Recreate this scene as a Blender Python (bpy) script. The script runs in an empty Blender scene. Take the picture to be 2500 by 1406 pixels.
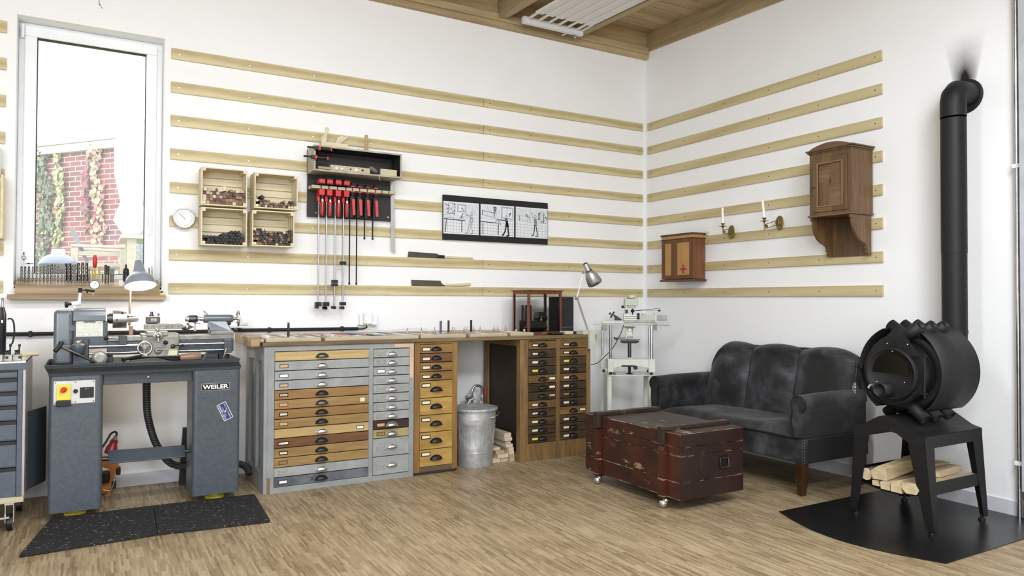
import bpy, math, random
from mathutils import Vector, Matrix, noise as mnoise
PI = math.pi
random.seed(7)
SC = bpy.context.scene
COL = SC.collection

# ------------------------------------------------------------------ camera
CAM = (-4.43573, -5.18506, 1.18195)
YAW, PITCH, ROLL, FOC = 0.52583, 0.01692, 0.00343, 1770.72
fw = Vector((math.sin(YAW)*math.cos(PITCH), math.cos(YAW)*math.cos(PITCH), math.sin(PITCH)))
rt = Vector((math.cos(YAW), -math.sin(YAW), 0.0))
up = rt.cross(fw)
rt2 = rt*math.cos(ROLL) + up*math.sin(ROLL)
up2 = -rt*math.sin(ROLL) + up*math.cos(ROLL)
cd = bpy.data.cameras.new('camera'); cam = bpy.data.objects.new('camera', cd); COL.objects.link(cam)
cam.matrix_world = Matrix(((rt2.x, up2.x, -fw.x, CAM[0]), (rt2.y, up2.y, -fw.y, CAM[1]), (rt2.z, up2.z, -fw.z, CAM[2]), (0, 0, 0, 1)))
cd.sensor_width = 36; cd.lens = FOC/2500*36; cd.clip_start = 0.05; cd.clip_end = 200
SC.camera = cam

def _hit(px, py, ax, v):            # the room's own point seen at a pixel, on the plane where coordinate ax has the value v
    d = fw + rt2*((px-1250)/FOC) - up2*((py-703)/FOC)
    t = (v-CAM[ax])/d[ax]
    return Vector(CAM) + d*t
def A(px, py, d=0.0):               # point on a plane parallel to the window wall, d in front of it
    p = _hit(px, py, 1, -d); return p.x, p.z
def B(px, py, d=0.0):               # point on a plane parallel to the right wall
    p = _hit(px, py, 0, -d); return p.y, p.z
def Zp(px, py, z=0.0):
    p = _hit(px, py, 2, z); return p.x, p.y

# ------------------------------------------------------------------ view, sky and lamps
SC.view_settings.view_transform = 'Standard'
SC.view_settings.look = 'None'
SC.view_settings.gamma = 1
SC.view_settings.use_curve_mapping = False
SC.view_settings.exposure = 0.36
try:
    SC.cycles.use_denoising = True
    SC.cycles.max_bounces = 8
    SC.cycles.diffuse_bounces = 5
    SC.cycles.sample_clamp_indirect = 6
    SC.cycles.blur_glossy = 0.6
    SC.cycles.caustics_reflective = False
    SC.cycles.caustics_refractive = False
except Exception:
    pass
W = bpy.data.worlds.new('overcast_sky'); SC.world = W; W.use_nodes = True
wn = W.node_tree; wn.nodes.clear()
bg = wn.nodes.new('ShaderNodeBackground'); wo = wn.nodes.new('ShaderNodeOutputWorld')
bg.inputs[0].default_value = (0.95, 0.97, 1.0, 1); bg.inputs[1].default_value = 3.2
wn.links.new(bg.outputs[0], wo.inputs[0])

def area(name, loc, target, sx, sy, power, col=(1, 1, 1)):
    l = bpy.data.lights.new(name, 'AREA'); l.shape = 'RECTANGLE'; l.size = sx; l.size_y = sy; l.energy = power; l.color = col
    o = bpy.data.objects.new(name, l); COL.objects.link(o); o.location = loc
    o.rotation_euler = (Vector(target)-Vector(loc)).to_track_quat('-Z', 'Y').to_euler()
    o['kind'] = 'helper'
    return o
# strip lamps under the rafters (all outside the frame), plus fill lights added at the right and behind the camera
area('ceiling_lamp_near', (-3.6, -2.9, 3.25), (-3.6, -2.1, 0), 1.6, 0.45, 34, (0.93, 0.97, 1.0))
area('ceiling_lamp_left', (-5.8, -3.0, 3.25), (-5.5, -2.2, 0), 1.6, 0.45, 25, (0.93, 0.97, 1.0))
area('ceiling_lamp_mid', (-3.4, -5.2, 3.15), (-3.3, -4.4, 0), 2.0, 0.5, 74, (0.92, 0.965, 1.0))
area('ceiling_lamp_right', (-1.9, -4.9, 3.15), (-1.7, -4.3, 0), 0.5, 1.6, 56, (0.91, 0.96, 1.0))  # added fill that brightens the right side, no real fitting
area('fill_light_back', (-6.3, -8.2, 1.9), (-2.6, 0, 1.5), 3.6, 2.4, 190, (0.89, 0.945, 1.0))  # added daylight fill from behind, no window is built there

# ------------------------------------------------------------------ mesh builder
class MB:
    def __init__(s): s.v = []; s.f = []; s.sm = []; s.mi = []
    def add(s, vs, fs, smooth=False, m=0):
        n = len(s.v); s.v += [Vector(p) for p in vs]
        for f in fs: s.f.append([n+i for i in f]); s.sm.append(smooth); s.mi.append(m)
        return s
    def box(s, x0, x1, y0, y1, z0, z1, m=0, T=None):
        if x0 > x1: x0, x1 = x1, x0
        if y0 > y1: y0, y1 = y1, y0
        if z0 > z1: z0, z1 = z1, z0
        vs = [(x0,y0,z0),(x1,y0,z0),(x1,y1,z0),(x0,y1,z0),(x0,y0,z1),(x1,y0,z1),(x1,y1,z1),(x0,y1,z1)]
        if T: vs = [T @ Vector(p) for p in vs]
        return s.add(vs, [(0,3,2,1),(4,5,6,7),(0,1,5,4),(1,2,6,5),(2,3,7,6),(3,0,4,7)], False, m)
    def frame(s, a, b, m=0):
        pass
    def ring(s, c, n, r, u=None, k=16):
        n = Vector(n).normalized()
        if u is None: u = n.orthogonal().normalized()
        w = n.cross(u)
        return [Vector(c) + u*(r*math.cos(2*PI*i/k)) + w*(r*math.sin(2*PI*i/k)) for i in range(k)]
    def cyl(s, p0, p1, r0, r1=None, k=16, cap=True, m=0, smooth=True):
        p0 = Vector(p0); p1 = Vector(p1); r1 = r0 if r1 is None else r1
        n = p1-p0; u = n.normalized().orthogonal().normalized()
        a = s.ring(p0, n, r0, u, k); b = s.ring(p1, n, r1, u, k)
        s.add(a+b, [(i, (i+1) % k, k+(i+1) % k, k+i) for i in range(k)], smooth, m)
        if cap:
            if r0 > 1e-6: s.add(a, [tuple(reversed(range(k)))], False, m)
            if r1 > 1e-6: s.add(b, [tuple(range(k))], False, m)
        return s
    def lathe(s, c, axis, prof, k=24, m=0, smooth=True, cap=True):
        # prof: list of (distance along the axis, radius)
        c = Vector(c); n = Vector(axis).normalized(); u = n.orthogonal().normalized()
        vs = []
        for h, r in prof: vs += s.ring(c+n*h, n, max(r, 1e-5), u, k)
        fs = [(j*k+i, j*k+(i+1) % k, (j+1)*k+(i+1) % k, (j+1)*k+i) for j in range(len(prof)-1) for i in range(k)]
        s.add(vs, fs, smooth, m)
        if cap:
            if prof[0][1] > 1e-4: s.add(vs[:k], [tuple(reversed(range(k)))], False, m)
            if prof[-1][1] > 1e-4: s.add(vs[-k:], [tuple(range(k))], False, m)
        return s
    def tube(s, pts, r, k=8, m=0, closed=False, cap=True):
        pts = [Vector(p) for p in pts]; n = len(pts); u = None; vs = []
        for i, p in enumerate(pts):
            a = pts[(i-1) % n] if (closed or i > 0) else p
            b = pts[(i+1) % n] if (closed or i < n-1) else p
            t = (b-a).normalized()
            if u is None: u = t.orthogonal().normalized()
            u = (u - t*u.dot(t)).normalized(); w = t.cross(u)
            rr = r[i] if isinstance(r, (list, tuple)) else r
            vs += [p + u*(rr*math.cos(2*PI*j/k)) + w*(rr*math.sin(2*PI*j/k)) for j in range(k)]
        rng = n if closed else n-1
        fs = [(i*k+j, i*k+(j+1) % k, ((i+1) % n)*k+(j+1) % k, ((i+1) % n)*k+j) for i in range(rng) for j in range(k)]
        s.add(vs, fs, True, m)
        if cap and not closed:
            s.add(vs[:k], [tuple(reversed(range(k)))], False, m); s.add(vs[-k:], [tuple(range(k))], False, m)
        return s
    def torus(s, c, axis, R, r, K=32, k=10, m=0):
        c = Vector(c); n = Vector(axis).normalized()
        return s.tube(s.ring(c, n, R, None, K), r, k, m, closed=True)
    def prism(s, poly, ax, a, b, m=0, smooth=False):
        # poly: points in the plane across axis ax (x: (y,z), y: (x,z), z: (x,y)), extruded from a to b
        def P(q, v): return {'x': (v, q[0], q[1]), 'y': (q[0], v, q[1]), 'z': (q[0], q[1], v)}[ax]
        k = len(poly); va = [P(q, a) for q in poly]; vb = [P(q, b) for q in poly]
        s.add(va+vb, [(i, (i+1) % k, k+(i+1) % k, k+i) for i in range(k)], smooth, m)
        s.add(va, [tuple(range(k))], False, m); s.add(vb, [tuple(reversed(range(k)))], False, m)
        return s
    def sphere(s, c, r, k=16, h=10, m=0, sc=(1, 1, 1)):
        c = Vector(c); vs = []
        for j in range(h+1):
            t = PI*j/h
            for i in range(k):
                p = 2*PI*i/k
                vs.append(c + Vector((r*math.sin(t)*math.cos(p)*sc[0], r*math.sin(t)*math.sin(p)*sc[1], r*math.cos(t)*sc[2])))
        return s.add(vs, [(j*k+i, (j+1)*k+i, (j+1)*k+(i+1) % k, j*k+(i+1) % k) for j in range(h) for i in range(k)], True, m)
    def grid(s, fn, nu, nv, m=0, smooth=True, wrapu=False):
        vs = [fn(i/nu, j/nv) for j in range(nv+1) for i in range(nu+1)]; w = nu+1
        return s.add(vs, [(j*w+i, j*w+i+1, (j+1)*w+i+1, (j+1)*w+i) for j in range(nv) for i in range(nu)], smooth, m)
    def xf(s, T, start=0):
        for i in range(start, len(s.v)): s.v[i] = T @ s.v[i]
        return s
    def ob(s, name, mats, parent=None, origin=None, bevel=0, seg=2, sub=0, solid=0, weld=False, local=False, angle=35):
        if not isinstance(mats, (list, tuple)): mats = [mats]
        if parent is not None and not local: org = world_loc(parent)
        elif local: org = Vector((0, 0, 0))
        elif origin is not None: org = Vector(origin)
        else:
            xs = [p.x for p in s.v]; ys = [p.y for p in s.v]; zs = [p.z for p in s.v]
            org = Vector(((min(xs)+max(xs))/2, (min(ys)+max(ys))/2, min(zs)))
        me = bpy.data.meshes.new(name)
        me.from_pydata([tuple(p-org) for p in s.v], [], s.f)
        for i, p in enumerate(me.polygons): p.use_smooth = s.sm[i]; p.material_index = s.mi[i]
        for mt in mats: me.materials.append(mt)
        bm = bmesh.new(); bm.from_mesh(me)
        if weld: bmesh.ops.remove_doubles(bm, verts=bm.verts, dist=1e-4)
        bmesh.ops.recalc_face_normals(bm, faces=bm.faces)
        bm.to_mesh(me); bm.free(); me.update()
        o = bpy.data.objects.new(name, me); COL.objects.link(o)
        if parent is not None: o.parent = parent
        elif not local: o.location = org
        if solid:
            md = o.modifiers.new('thickness', 'SOLIDIFY'); md.thickness = solid; md.offset = 0
        if bevel:
            md = o.modifiers.new('bevel', 'BEVEL'); md.width = bevel; md.segments = seg; md.limit_method = 'ANGLE'; md.angle_limit = math.radians(angle)
        if sub:
            md = o.modifiers.new('subd', 'SUBSURF'); md.levels = sub; md.render_levels = sub
        return o
import bmesh
def world_loc(o):
    v = Vector(o.location)
    while o.parent: o = o.parent; v = v + Vector(o.location)
    return v
def tag(o, label=None, cat=None, group=None, kind=None):
    if label: o['label'] = label
    if cat: o['category'] = cat
    if group: o['group'] = group
    if kind: o['kind'] = kind
    return o
def thing(name, label, cat, loc, group=None, rz=0):
    o = bpy.data.objects.new(name, None); COL.objects.link(o); o.location = loc; o.rotation_euler = (0, 0, rz)
    o.empty_display_size = 0.05
    return tag(o, label, cat, group)
def struct(o): o['kind'] = 'structure'; return o
def dup(root, loc=None, rot=None, label=None, group=None, mats=None):
    r = root.copy(); COL.objects.link(r)
    if loc is not None: r.location = loc
    if rot is not None: r.rotation_euler = rot
    if label: r['label'] = label
    if group: r['group'] = group
    for ch in list(root.children):
        c = ch.copy(); COL.objects.link(c); c.parent = r
        for g in list(ch.children):
            d = g.copy(); COL.objects.link(d); d.parent = c
    return r
def child_copy(o, parent, loc=(0, 0, 0)):
    c = o.copy(); COL.objects.link(c); c.parent = parent; c.location = loc
    return c
def arc(cx, cy, r, a0, a1, n):
    return [(cx+r*math.cos(math.radians(a0+(a1-a0)*i/n)), cy+r*math.sin(math.radians(a0+(a1-a0)*i/n))) for i in range(n+1)]
def spline(pts, n=6):
    pts = [Vector(p) for p in pts]; out = []
    P = [pts[0]*2-pts[1]] + pts + [pts[-1]*2-pts[-2]]
    for i in range(1, len(P)-2):
        for j in range(n):
            t = j/n; a, b, c, d = P[i-1], P[i], P[i+1], P[i+2]
            out.append(0.5*((2*b)+(c-a)*t+(2*a-5*b+4*c-d)*t*t+(3*b-a-3*c+d)*t**3))
    out.append(pts[-1]); return out
def text_mesh(name, txt, size, mat, parent, loc, rot, depth=0.0006, font_w=1.0, align='CENTER', bold=0.0):
    # the lettering as real thin raised mesh
    cu = bpy.data.curves.new(name, 'FONT'); cu.body = txt; cu.size = size; cu.extrude = depth; cu.align_x = align; cu.align_y = 'CENTER'; cu.offset = bold
    t = bpy.data.objects.new(name+'_tmp', cu); COL.objects.link(t)
    dg = bpy.context.evaluated_depsgraph_get(); dg.update()
    me = bpy.data.meshes.new_from_object(t.evaluated_get(dg)); bpy.data.objects.remove(t); me.name = name
    me.materials.clear(); me.materials.append(mat)
    for v in me.vertices: v.co.x *= font_w
    o = bpy.data.objects.new(name, me); COL.objects.link(o); o.parent = parent
    o.location = Vector(loc) - (world_loc(parent) if parent else Vector((0, 0, 0))); o.rotation_euler = rot
    return o
FRONT_A = (PI/2, 0, 0)      # lettering that faces the camera side of the window wall (towards -y)
FRONT_B = (PI/2, 0, -PI/2)  # lettering on faces that look towards -x

# ------------------------------------------------------------------ materials
def lin(c):
    return tuple(((x/255)/12.92 if x/255 <= 0.04045 else ((x/255+0.055)/1.055)**2.4) for x in c)+(1,)
class NT:
    def __init__(s, name):
        s.m = bpy.data.materials.new(name); s.m.use_nodes = True; s.t = s.m.node_tree; s.t.nodes.clear()
        s.out = s.n('ShaderNodeOutputMaterial'); s.p = s.n('ShaderNodeBsdfPrincipled'); s.l(s.p.outputs[0], s.out.inputs[0])
        s.co = s.n('ShaderNodeTexCoord')
    def n(s, t, **k):
        x = s.t.nodes.new(t)
        for a, b in k.items(): setattr(x, a, b)
        return x
    def l(s, a, b): s.t.links.new(a, b)
    def map(s, scale=(1, 1, 1), rot=(0, 0, 0), src=None, loc=(0, 0, 0)):
        x = s.n('ShaderNodeMapping'); x.inputs['Scale'].default_value = scale; x.inputs['Rotation'].default_value = rot; x.inputs['Location'].default_value = loc
        s.l(src or s.co.outputs['Object'], x.inputs[0]); return x.outputs[0]
    def noise(s, vec, scale, detail=4, rough=0.55, dist=0.0):
        x = s.n('ShaderNodeTexNoise'); x.inputs['Scale'].default_value = scale; x.inputs['Detail'].default_value = detail
        x.inputs['Roughness'].default_value = rough; x.inputs['Distortion'].default_value = dist
        s.l(vec, x.inputs['Vector']); return x.outputs[0]
    def ramp(s, fac, stops, interp='LINEAR'):
        x = s.n('ShaderNodeValToRGB'); x.color_ramp.interpolation = interp; e = x.color_ramp.elements
        while len(e) < len(stops): e.new(0.5)
        for i, (p, c) in enumerate(stops): e[i].position = p; e[i].color = c if len(c) == 4 else lin(c)
        s.l(fac, x.inputs[0]); return x.outputs[0]
    def math(s, op, a, b=None, c=None):
        x = s.n('ShaderNodeMath'); x.operation = op
        for i, v in enumerate((a, b, c)):
            if v is None: continue
            if isinstance(v, (int, float)): x.inputs[i].default_value = v
            else: s.l(v, x.inputs[i])
        return x.outputs[0]
    def mix(s, fac, a, b, mode='MIX'):
        x = s.n('ShaderNodeMix'); x.data_type = 'RGBA'; x.blend_type = mode
        for k, v in (('Factor', fac),):
            if isinstance(v, (int, float)): x.inputs[0].default_value = v
            else: s.l(v, x.inputs[0])
        for i, v in ((6, a), (7, b)):
            if isinstance(v, tuple): x.inputs[i].default_value = v if len(v) == 4 else lin(v)
            else: s.l(v, x.inputs[i])
        return x.outputs[2]
    def bump(s, h, strength=0.2, dist=0.002):
        x = s.n('ShaderNodeBump'); x.inputs['Strength'].default_value = strength; x.inputs['Distance'].default_value = dist
        s.l(h, x.inputs['Height']); s.l(x.outputs[0], s.p.inputs['Normal'])
    def fin(s, col, rough=0.5, metal=0.0, spec=0.5):
        if isinstance(col, tuple): s.p.inputs['Base Color'].default_value = col
        else: s.l(col, s.p.inputs['Base Color'])
        if isinstance(rough, (int, float)): s.p.inputs['Roughness'].default_value = rough
        else: s.l(rough, s.p.inputs['Roughness'])
        s.p.inputs['Metallic'].default_value = metal
        s.p.inputs['Specular IOR Level'].default_value = spec
        return s.m
def paint(name, c, rough=0.45, metal=0.0, var=0.06, scale=8, spec=0.5, bump=0.0, bscale=120):
    s = NT(name); f = s.noise(s.map(), scale, 4)
    a = tuple(max(0, x*(1-var)) for x in c); b = tuple(min(255, x*(1+var)) for x in c)
    col = s.ramp(f, [(0.3, a), (0.7, b)])
    if bump: s.bump(s.noise(s.map(), bscale, 3), bump)
    r = s.math('MULTIPLY_ADD', f, 0.16, rough-0.08)
    return s.fin(col, r, metal, spec)
def wood(name, dark, light, axis='x', fine=60, coarse=7, rough=0.55, stretch=18, knots=0, kcol=(60, 42, 25), bump=0.12, wave=0.0, mid=None, ring=0):
    s = NT(name); i = 'xyz'.index(axis)
    sc = [1.0]*3; sc[i] = 1/stretch
    v = s.map(tuple(sc))
    f1 = s.noise(v, fine, 3, 0.6); f2 = s.noise(v, coarse, 3, 0.5, 0.8)
    f = s.math('MULTIPLY_ADD', f1, 0.55, s.math('MULTIPLY', f2, 0.5))
    if ring:
        w = s.n('ShaderNodeTexWave'); w.wave_type = 'RINGS'; w.inputs['Scale'].default_value = ring; w.inputs['Distortion'].default_value = 3.5
        w.inputs['Detail'].default_value = 2; w.inputs['Detail Scale'].default_value = 1.5
        sc2 = [1.0]*3; sc2[i] = 0.12; s.l(s.map(tuple(sc2), loc=(0.3, 0.17, 0.23)), w.inputs[0])
        f = s.math('MULTIPLY_ADD', w.outputs['Fac'], 0.28, s.math('MULTIPLY', f, 0.78))
    col = s.ramp(f, [(0.30, dark), (0.5, mid or tuple((a+b)/2 for a, b in zip(dark, light))), (0.72, light)])
    if knots:
        vv = s.n('ShaderNodeTexVoronoi'); vv.inputs['Scale'].default_value = knots
        sk = [1.0]*3; sk[i] = 0.45; s.l(s.map(tuple(sk)), vv.inputs['Vector'])
        k = s.ramp(vv.outputs['Distance'], [(0.07, (255, 255, 255)), (0.13, (0, 0, 0))])
        col = s.mix(k, col, lin(kcol))
    if bump: s.bump(f1, bump, 0.001)
    return s.fin(col, rough)
def worn(name, base, chip, axis='x', amount=0.56, scale=9, rough=0.5, dark=None, fine=70, seams=()):
    # old paint or stain, rubbed through to the wood in irregular flecks
    s = NT(name); i = 'xyz'.index(axis); sc = [1.0]*3; sc[i] = 0.3
    v = s.map(tuple(sc))
    g = s.noise(v, scale, 6, 0.72); g2 = s.noise(s.map(), scale*0.35, 3)
    b = s.mix(s.ramp(g2, [(0.35, (0, 0, 0)), (0.65, (255, 255, 255))]), lin(dark or tuple(x*0.72 for x in base)), lin(base))
    mask = s.ramp(g, [(amount, (0, 0, 0)), (amount+0.035, (255, 255, 255))])
    col = s.mix(mask, b, lin(chip))
    if seams:   # paint rubbed off along the joints between the boards
        sp = s.n('ShaderNodeSeparateXYZ'); s.l(s.co.outputs['Object'], sp.inputs[0])
        n2 = s.noise(s.map((1, .35, 1)), 16, 4, .7)
        for z in seams:
            d = s.math('ABSOLUTE', s.math('SUBTRACT', sp.outputs[2], z))
            e = s.math('LESS_THAN', d, s.math('MULTIPLY', s.math('SUBTRACT', n2, .44), .022))
            col = s.mix(e, col, lin(chip))
    s.bump(g, 0.15, 0.002)
    return s.fin(col, s.math('MULTIPLY_ADD', g, 0.3, rough-0.12))
def metal(name, c, rough=0.3, var=0.05, scale=30, aniso=None):
    s = NT(name); f = s.noise(s.map(), scale, 4)
    col = s.ramp(f, [(0.3, tuple(x*(1-var) for x in c)), (0.7, tuple(min(255, x*(1+var)) for x in c))])
    return s.fin(col, s.math('MULTIPLY_ADD', f, 0.2, rough-0.1), 1.0)
def emit(name, c, strength):
    s = NT(name); s.p.inputs['Emission Color'].default_value = lin(c); s.p.inputs['Emission Strength'].default_value = strength
    return s.fin(lin(c), 0.5)

M = {}
def floor_mat():
    s = NT('oak_strip_parquet')
    sp = s.n('ShaderNodeSeparateXYZ'); s.l(s.co.outputs['Object'], sp.inputs[0])
    px, py = sp.outputs[0], sp.outputs[1]
    wx, L = 0.0105, 0.16
    u = s.math('DIVIDE', px, wx); ci = s.math('FLOOR', u)
    wn_ = s.n('ShaderNodeTexWhiteNoise'); wn_.noise_dimensions = '1D'; s.l(ci, wn_.inputs['W'])
    v = s.math('ADD', s.math('DIVIDE', py, L), s.math('MULTIPLY', s.math('FLOOR', s.math('MULTIPLY', wn_.outputs['Value'], 1.5)), 0.5)); ri = s.math('FLOOR', v)
    cx = s.n('ShaderNodeCombineXYZ'); s.l(ci, cx.inputs[0]); s.l(ri, cx.inputs[1])
    w2 = s.n('ShaderNodeTexWhiteNoise'); w2.noise_dimensions = '3D'; s.l(cx.outputs[0], w2.inputs['Vector'])
    grain = s.noise(s.map((1, 0.06, 1)), 180, 3, 0.6)
    big = s.noise(s.map(), 1.3, 4, 0.6)
    mid = s.noise(s.map((1, 0.5, 1)), 9, 4, 0.6)
    f = s.math('ADD', s.math('MULTIPLY', w2.outputs['Value'], 0.22), s.math('ADD', s.math('MULTIPLY', grain, 0.38), s.math('ADD', s.math('MULTIPLY', big, 0.24), s.math('MULTIPLY', mid, 0.30))))
    col = s.ramp(f, [(0.34, (92, 76, 54)), (0.46, (128, 110, 82)), (0.60, (158, 139, 109)), (0.80, (188, 170, 138))])
    fu = s.math('FRACT', u); e1 = s.math('LESS_THAN', fu, 0.07)
    fv = s.math('FRACT', v); e2 = s.math('LESS_THAN', fv, 0.012)
    e = s.math('MAXIMUM', e1, e2)
    col = s.mix(s.math('MULTIPLY', s.math('GREATER_THAN', w2.outputs['Value'], 0.93), 0.35), col, lin((84, 68, 46)))
    col = s.mix(s.math('MULTIPLY', s.math('LESS_THAN', w2.outputs['Value'], 0.06), 0.35), col, lin((214, 196, 164)))
    col = s.mix(s.math('MULTIPLY', e, 0.26), col, lin((80, 64, 44)))
    spk = s.ramp(s.noise(s.map(), 90, 2), [(0.78, (0, 0, 0)), (0.80, (255, 255, 255))])
    col = s.mix(s.math('MULTIPLY', s.ramp(spk, [(0, (0, 0, 0)), (1, (255, 255, 255))]), 0.5), col, lin((205, 195, 175)))
    s.bump(f, 0.08, 0.001)
    return s.fin(col, s.math('MULTIPLY_ADD', big, 0.25, 0.32), 0, 0.4)
def plaster(name, c, soot=False):
    s = NT(name); f = s.noise(s.map(), 2.2, 5, 0.6); g = s.noise(s.map(), 160, 3)
    col = s.ramp(f, [(0.3, tuple(x*0.985 for x in c)), (0.7, c)])
    if soot:   # the smoke stain above the place where the flue goes through the wall
        sp = s.n('ShaderNodeSeparateXYZ'); s.l(s.co.outputs['Object'], sp.inputs[0])
        dy = s.math('SUBTRACT', sp.outputs[1], -2.845); dz = s.math('SUBTRACT', sp.outputs[2], 2.49)
        w = s.math('MULTIPLY_ADD', dz, 0.22, 0.070)
        a = s.math('SUBTRACT', 1.0, s.math('ABSOLUTE', s.math('DIVIDE', dy, w)))
        a = s.math('MAXIMUM', a, 0.0)
        a = s.math('POWER', a, 0.6)
        h = s.math('MAXIMUM', s.math('SUBTRACT', 1.0, s.math('DIVIDE', dz, 0.30)), 0.0)
        h = s.math('MULTIPLY', s.math('POWER', h, 1.5), s.math('GREATER_THAN', dz, -0.08))
        n = s.math('MULTIPLY_ADD', s.noise(s.map(), 9, 4), 0.7, 0.95)
        k = s.math('MINIMUM', s.math('MULTIPLY', s.math('MULTIPLY', a, h), n), 1.0)
        col = s.mix(k, col, lin((38, 32, 26)))
    s.bump(g, 0.06, 0.001)
    return s.fin(col, 0.85, 0, 0.3)
M['floor'] = floor_mat()
M['wall'] = plaster('white_plaster', (249, 249, 250))
M['wallB'] = plaster('white_plaster_with_soot', (246, 247, 249), True)
M['skirt'] = paint('skirting_paint', (206, 208, 214), 0.45, var=0.02)
M['pine'] = wood('ceiling_pine', (146, 126, 92), (202, 180, 142), 'x', 40, 5, 0.7, 14, knots=3.2, kcol=(52, 36, 22))
M['piney'] = wood('beam_pine', (140, 123, 92), (194, 175, 140), 'y', 40, 5, 0.7, 14, knots=3.0, kcol=(52, 36, 22))
M['rail'] = wood('birch_ply_rail', (176, 158, 112), (216, 202, 162), 'x', 45, 4, 0.55, 7, ring=5, bump=0.04)
M['raily'] = wood('birch_ply_rail_right', (182, 166, 122), (206, 192, 152), 'y', 45, 4, 0.55, 12, ring=3, bump=0.04)
M['screw'] = metal('screw_steel', (215, 210, 195), 0.3)
M['hole'] = paint('screw_recess', (70, 58, 40), 0.8)
M['upvc'] = paint('white_window_plastic', (238, 240, 242), 0.3, var=0.01)
M['gasket'] = paint('black_rubber', (22, 22, 24), 0.6)
M['oak'] = wood('oak_board', (128, 106, 76), (178, 155, 120), 'x', 50, 6, 0.5, 14, ring=5)
M['oaklt'] = wood('light_oak_block', (158, 130, 94), (202, 176, 138), 'x', 50, 6, 0.5, 14)
M['crate'] = wood('spruce_crate', (200, 186, 150), (236, 224, 194), 'x', 45, 5, 0.6, 12, bump=0.06)
M['ply'] = wood('bare_plywood', (170, 158, 128), (206, 196, 168), 'x', 60, 8, 0.6, 16, bump=0.05)
M['plygrey'] = paint('worn_grey_green_board', (172, 168, 152), 0.6, var=0.12, scale=14)
M['black'] = paint('black_paint', (15, 15, 16), 0.45, var=0.15)
M['blackmatt'] = paint('matt_black', (22, 22, 23), 0.7, var=0.12)
M['boardblack'] = paint('black_backboard', (40, 37, 36), 0.6, var=0.12, scale=12)
M['red'] = paint('red_plastic', (196, 34, 40), 0.35, var=0.05)
M['redlt'] = paint('pale_red_rubber', (205, 72, 72), 0.5, var=0.05)
M['steel'] = metal('brushed_steel', (186, 186, 188), 0.32)
M['steeldk'] = metal('dark_steel', (96, 94, 92), 0.4)
M['chrome'] = metal('chrome', (214, 214, 216), 0.24)
M['cast'] = paint('machined_cast_iron', (148, 146, 140), 0.35, 0.55, 0.12, 22)
M['hammer'] = paint('hammertone_blue_grey', (80, 87, 96), 0.34, 0.1, 0.06, 60, bump=0.12, bscale=160)
M['gloss'] = paint('glossy_blue_grey_enamel', (96, 104, 114), 0.2, 0.0, 0.04, 6, 0.8)
M['hammerdk'] = paint('blue_grey_enamel', (66, 72, 78), 0.4, 0.05, 0.06, 30, bump=0.08, bscale=160)
M['white'] = paint('white_card', (240, 240, 238), 0.6, var=0.01)
M['ivory'] = paint('ivory_card', (226, 216, 192), 0.7, var=0.05, scale=40)
M['yellow'] = paint('yellow_plastic', (230, 210, 70), 0.4)
M['lightgrey'] = paint('machine_light_grey', (198, 200, 190), 0.4, var=0.03)
M['cream'] = paint('cream_enamel', (226, 228, 216), 0.4, var=0.03)
M['greyw'] = worn('grey_cabinet_paint', (150, 153, 153), (118, 104, 86), 'z', 0.735, 26, 0.5, dark=(138, 141, 142))
M['greyx'] = worn('grey_drawer_paint', (158, 161, 161), (112, 104, 92), 'x', 0.74, 30, 0.5, dark=(143, 146, 147))
M['bluegrey'] = worn('blue_grey_drawer_paint', (104, 110, 118), (70, 66, 60), 'x', 0.72, 26, 0.5)
M['dwLight'] = wood('pale_drawer_wood', (158, 132, 84), (204, 180, 128), 'x', 60, 7, 0.5, 14)
M['dwBrown'] = wood('brown_drawer_wood', (112, 82, 46), (156, 120, 72), 'x', 60, 7, 0.5, 14)
M['dwTan'] = wood('tan_drawer_wood', (122, 95, 56), (168, 137, 88), 'x', 60, 7, 0.5, 14)
M['dwDark'] = wood('dark_drawer_wood', (84, 54, 32), (128, 86, 54), 'x', 60, 7, 0.5, 14)
M['maroon'] = worn('maroon_drawer_paint', (64, 38, 34), (110, 84, 70), 'x', 0.7, 26)
M['khaki'] = worn('khaki_drawer_paint', (162, 152, 108), (96, 84, 60), 'x', 0.7, 26)
M['ochre'] = wood('ochre_drawer_wood', (132, 100, 46), (190, 156, 88), 'x', 30, 4, 0.45, 5)
M['ochredk'] = wood('darker_ochre_wood', (104, 76, 36), (158, 124, 68), 'x', 30, 4, 0.45, 5)
M['ochrez'] = wood('cabinet_frame_wood', (104, 74, 36), (160, 122, 66), 'z', 40, 5, 0.5, 10)
M['darkw'] = wood('dark_stained_drawer', (40, 31, 20), (88, 69, 45), 'x', 40, 5, 0.45, 8)
M['darkw2'] = wood('brown_stained_drawer', (84, 60, 32), (136, 104, 62), 'x', 40, 5, 0.45, 8)
M['darkz'] = wood('dark_cabinet_frame', (86, 64, 38), (146, 116, 74), 'z', 40, 5, 0.5, 8)
M['panel'] = wood('dark_side_panel', (34, 25, 18), (54, 40, 30), 'z', 30, 4, 0.6, 6)
M['top'] = wood('worn_worktop', (84, 66, 44), (140, 118, 84), 'x', 50, 6, 0.6, 12)
M['tray'] = wood('grey_weathered_tray', (150, 136, 114), (206, 194, 172), 'x', 50, 6, 0.7, 12)
M['galv'] = paint('galvanised_steel', (184, 186, 188), 0.45, 0.55, 0.10, 22)
M['pale'] = wood('planed_maple', (184, 168, 142), (222, 208, 186), 'y', 50, 5, 0.6, 12)
M['palex'] = wood('planed_beech', (190, 172, 142), (226, 212, 186), 'z', 50, 5, 0.6, 12)
M['iron'] = paint('black_stove_iron', (29, 29, 31), 0.55, 0.2, 0.08, 30, 0.4, bump=0.08, bscale=220)
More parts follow.
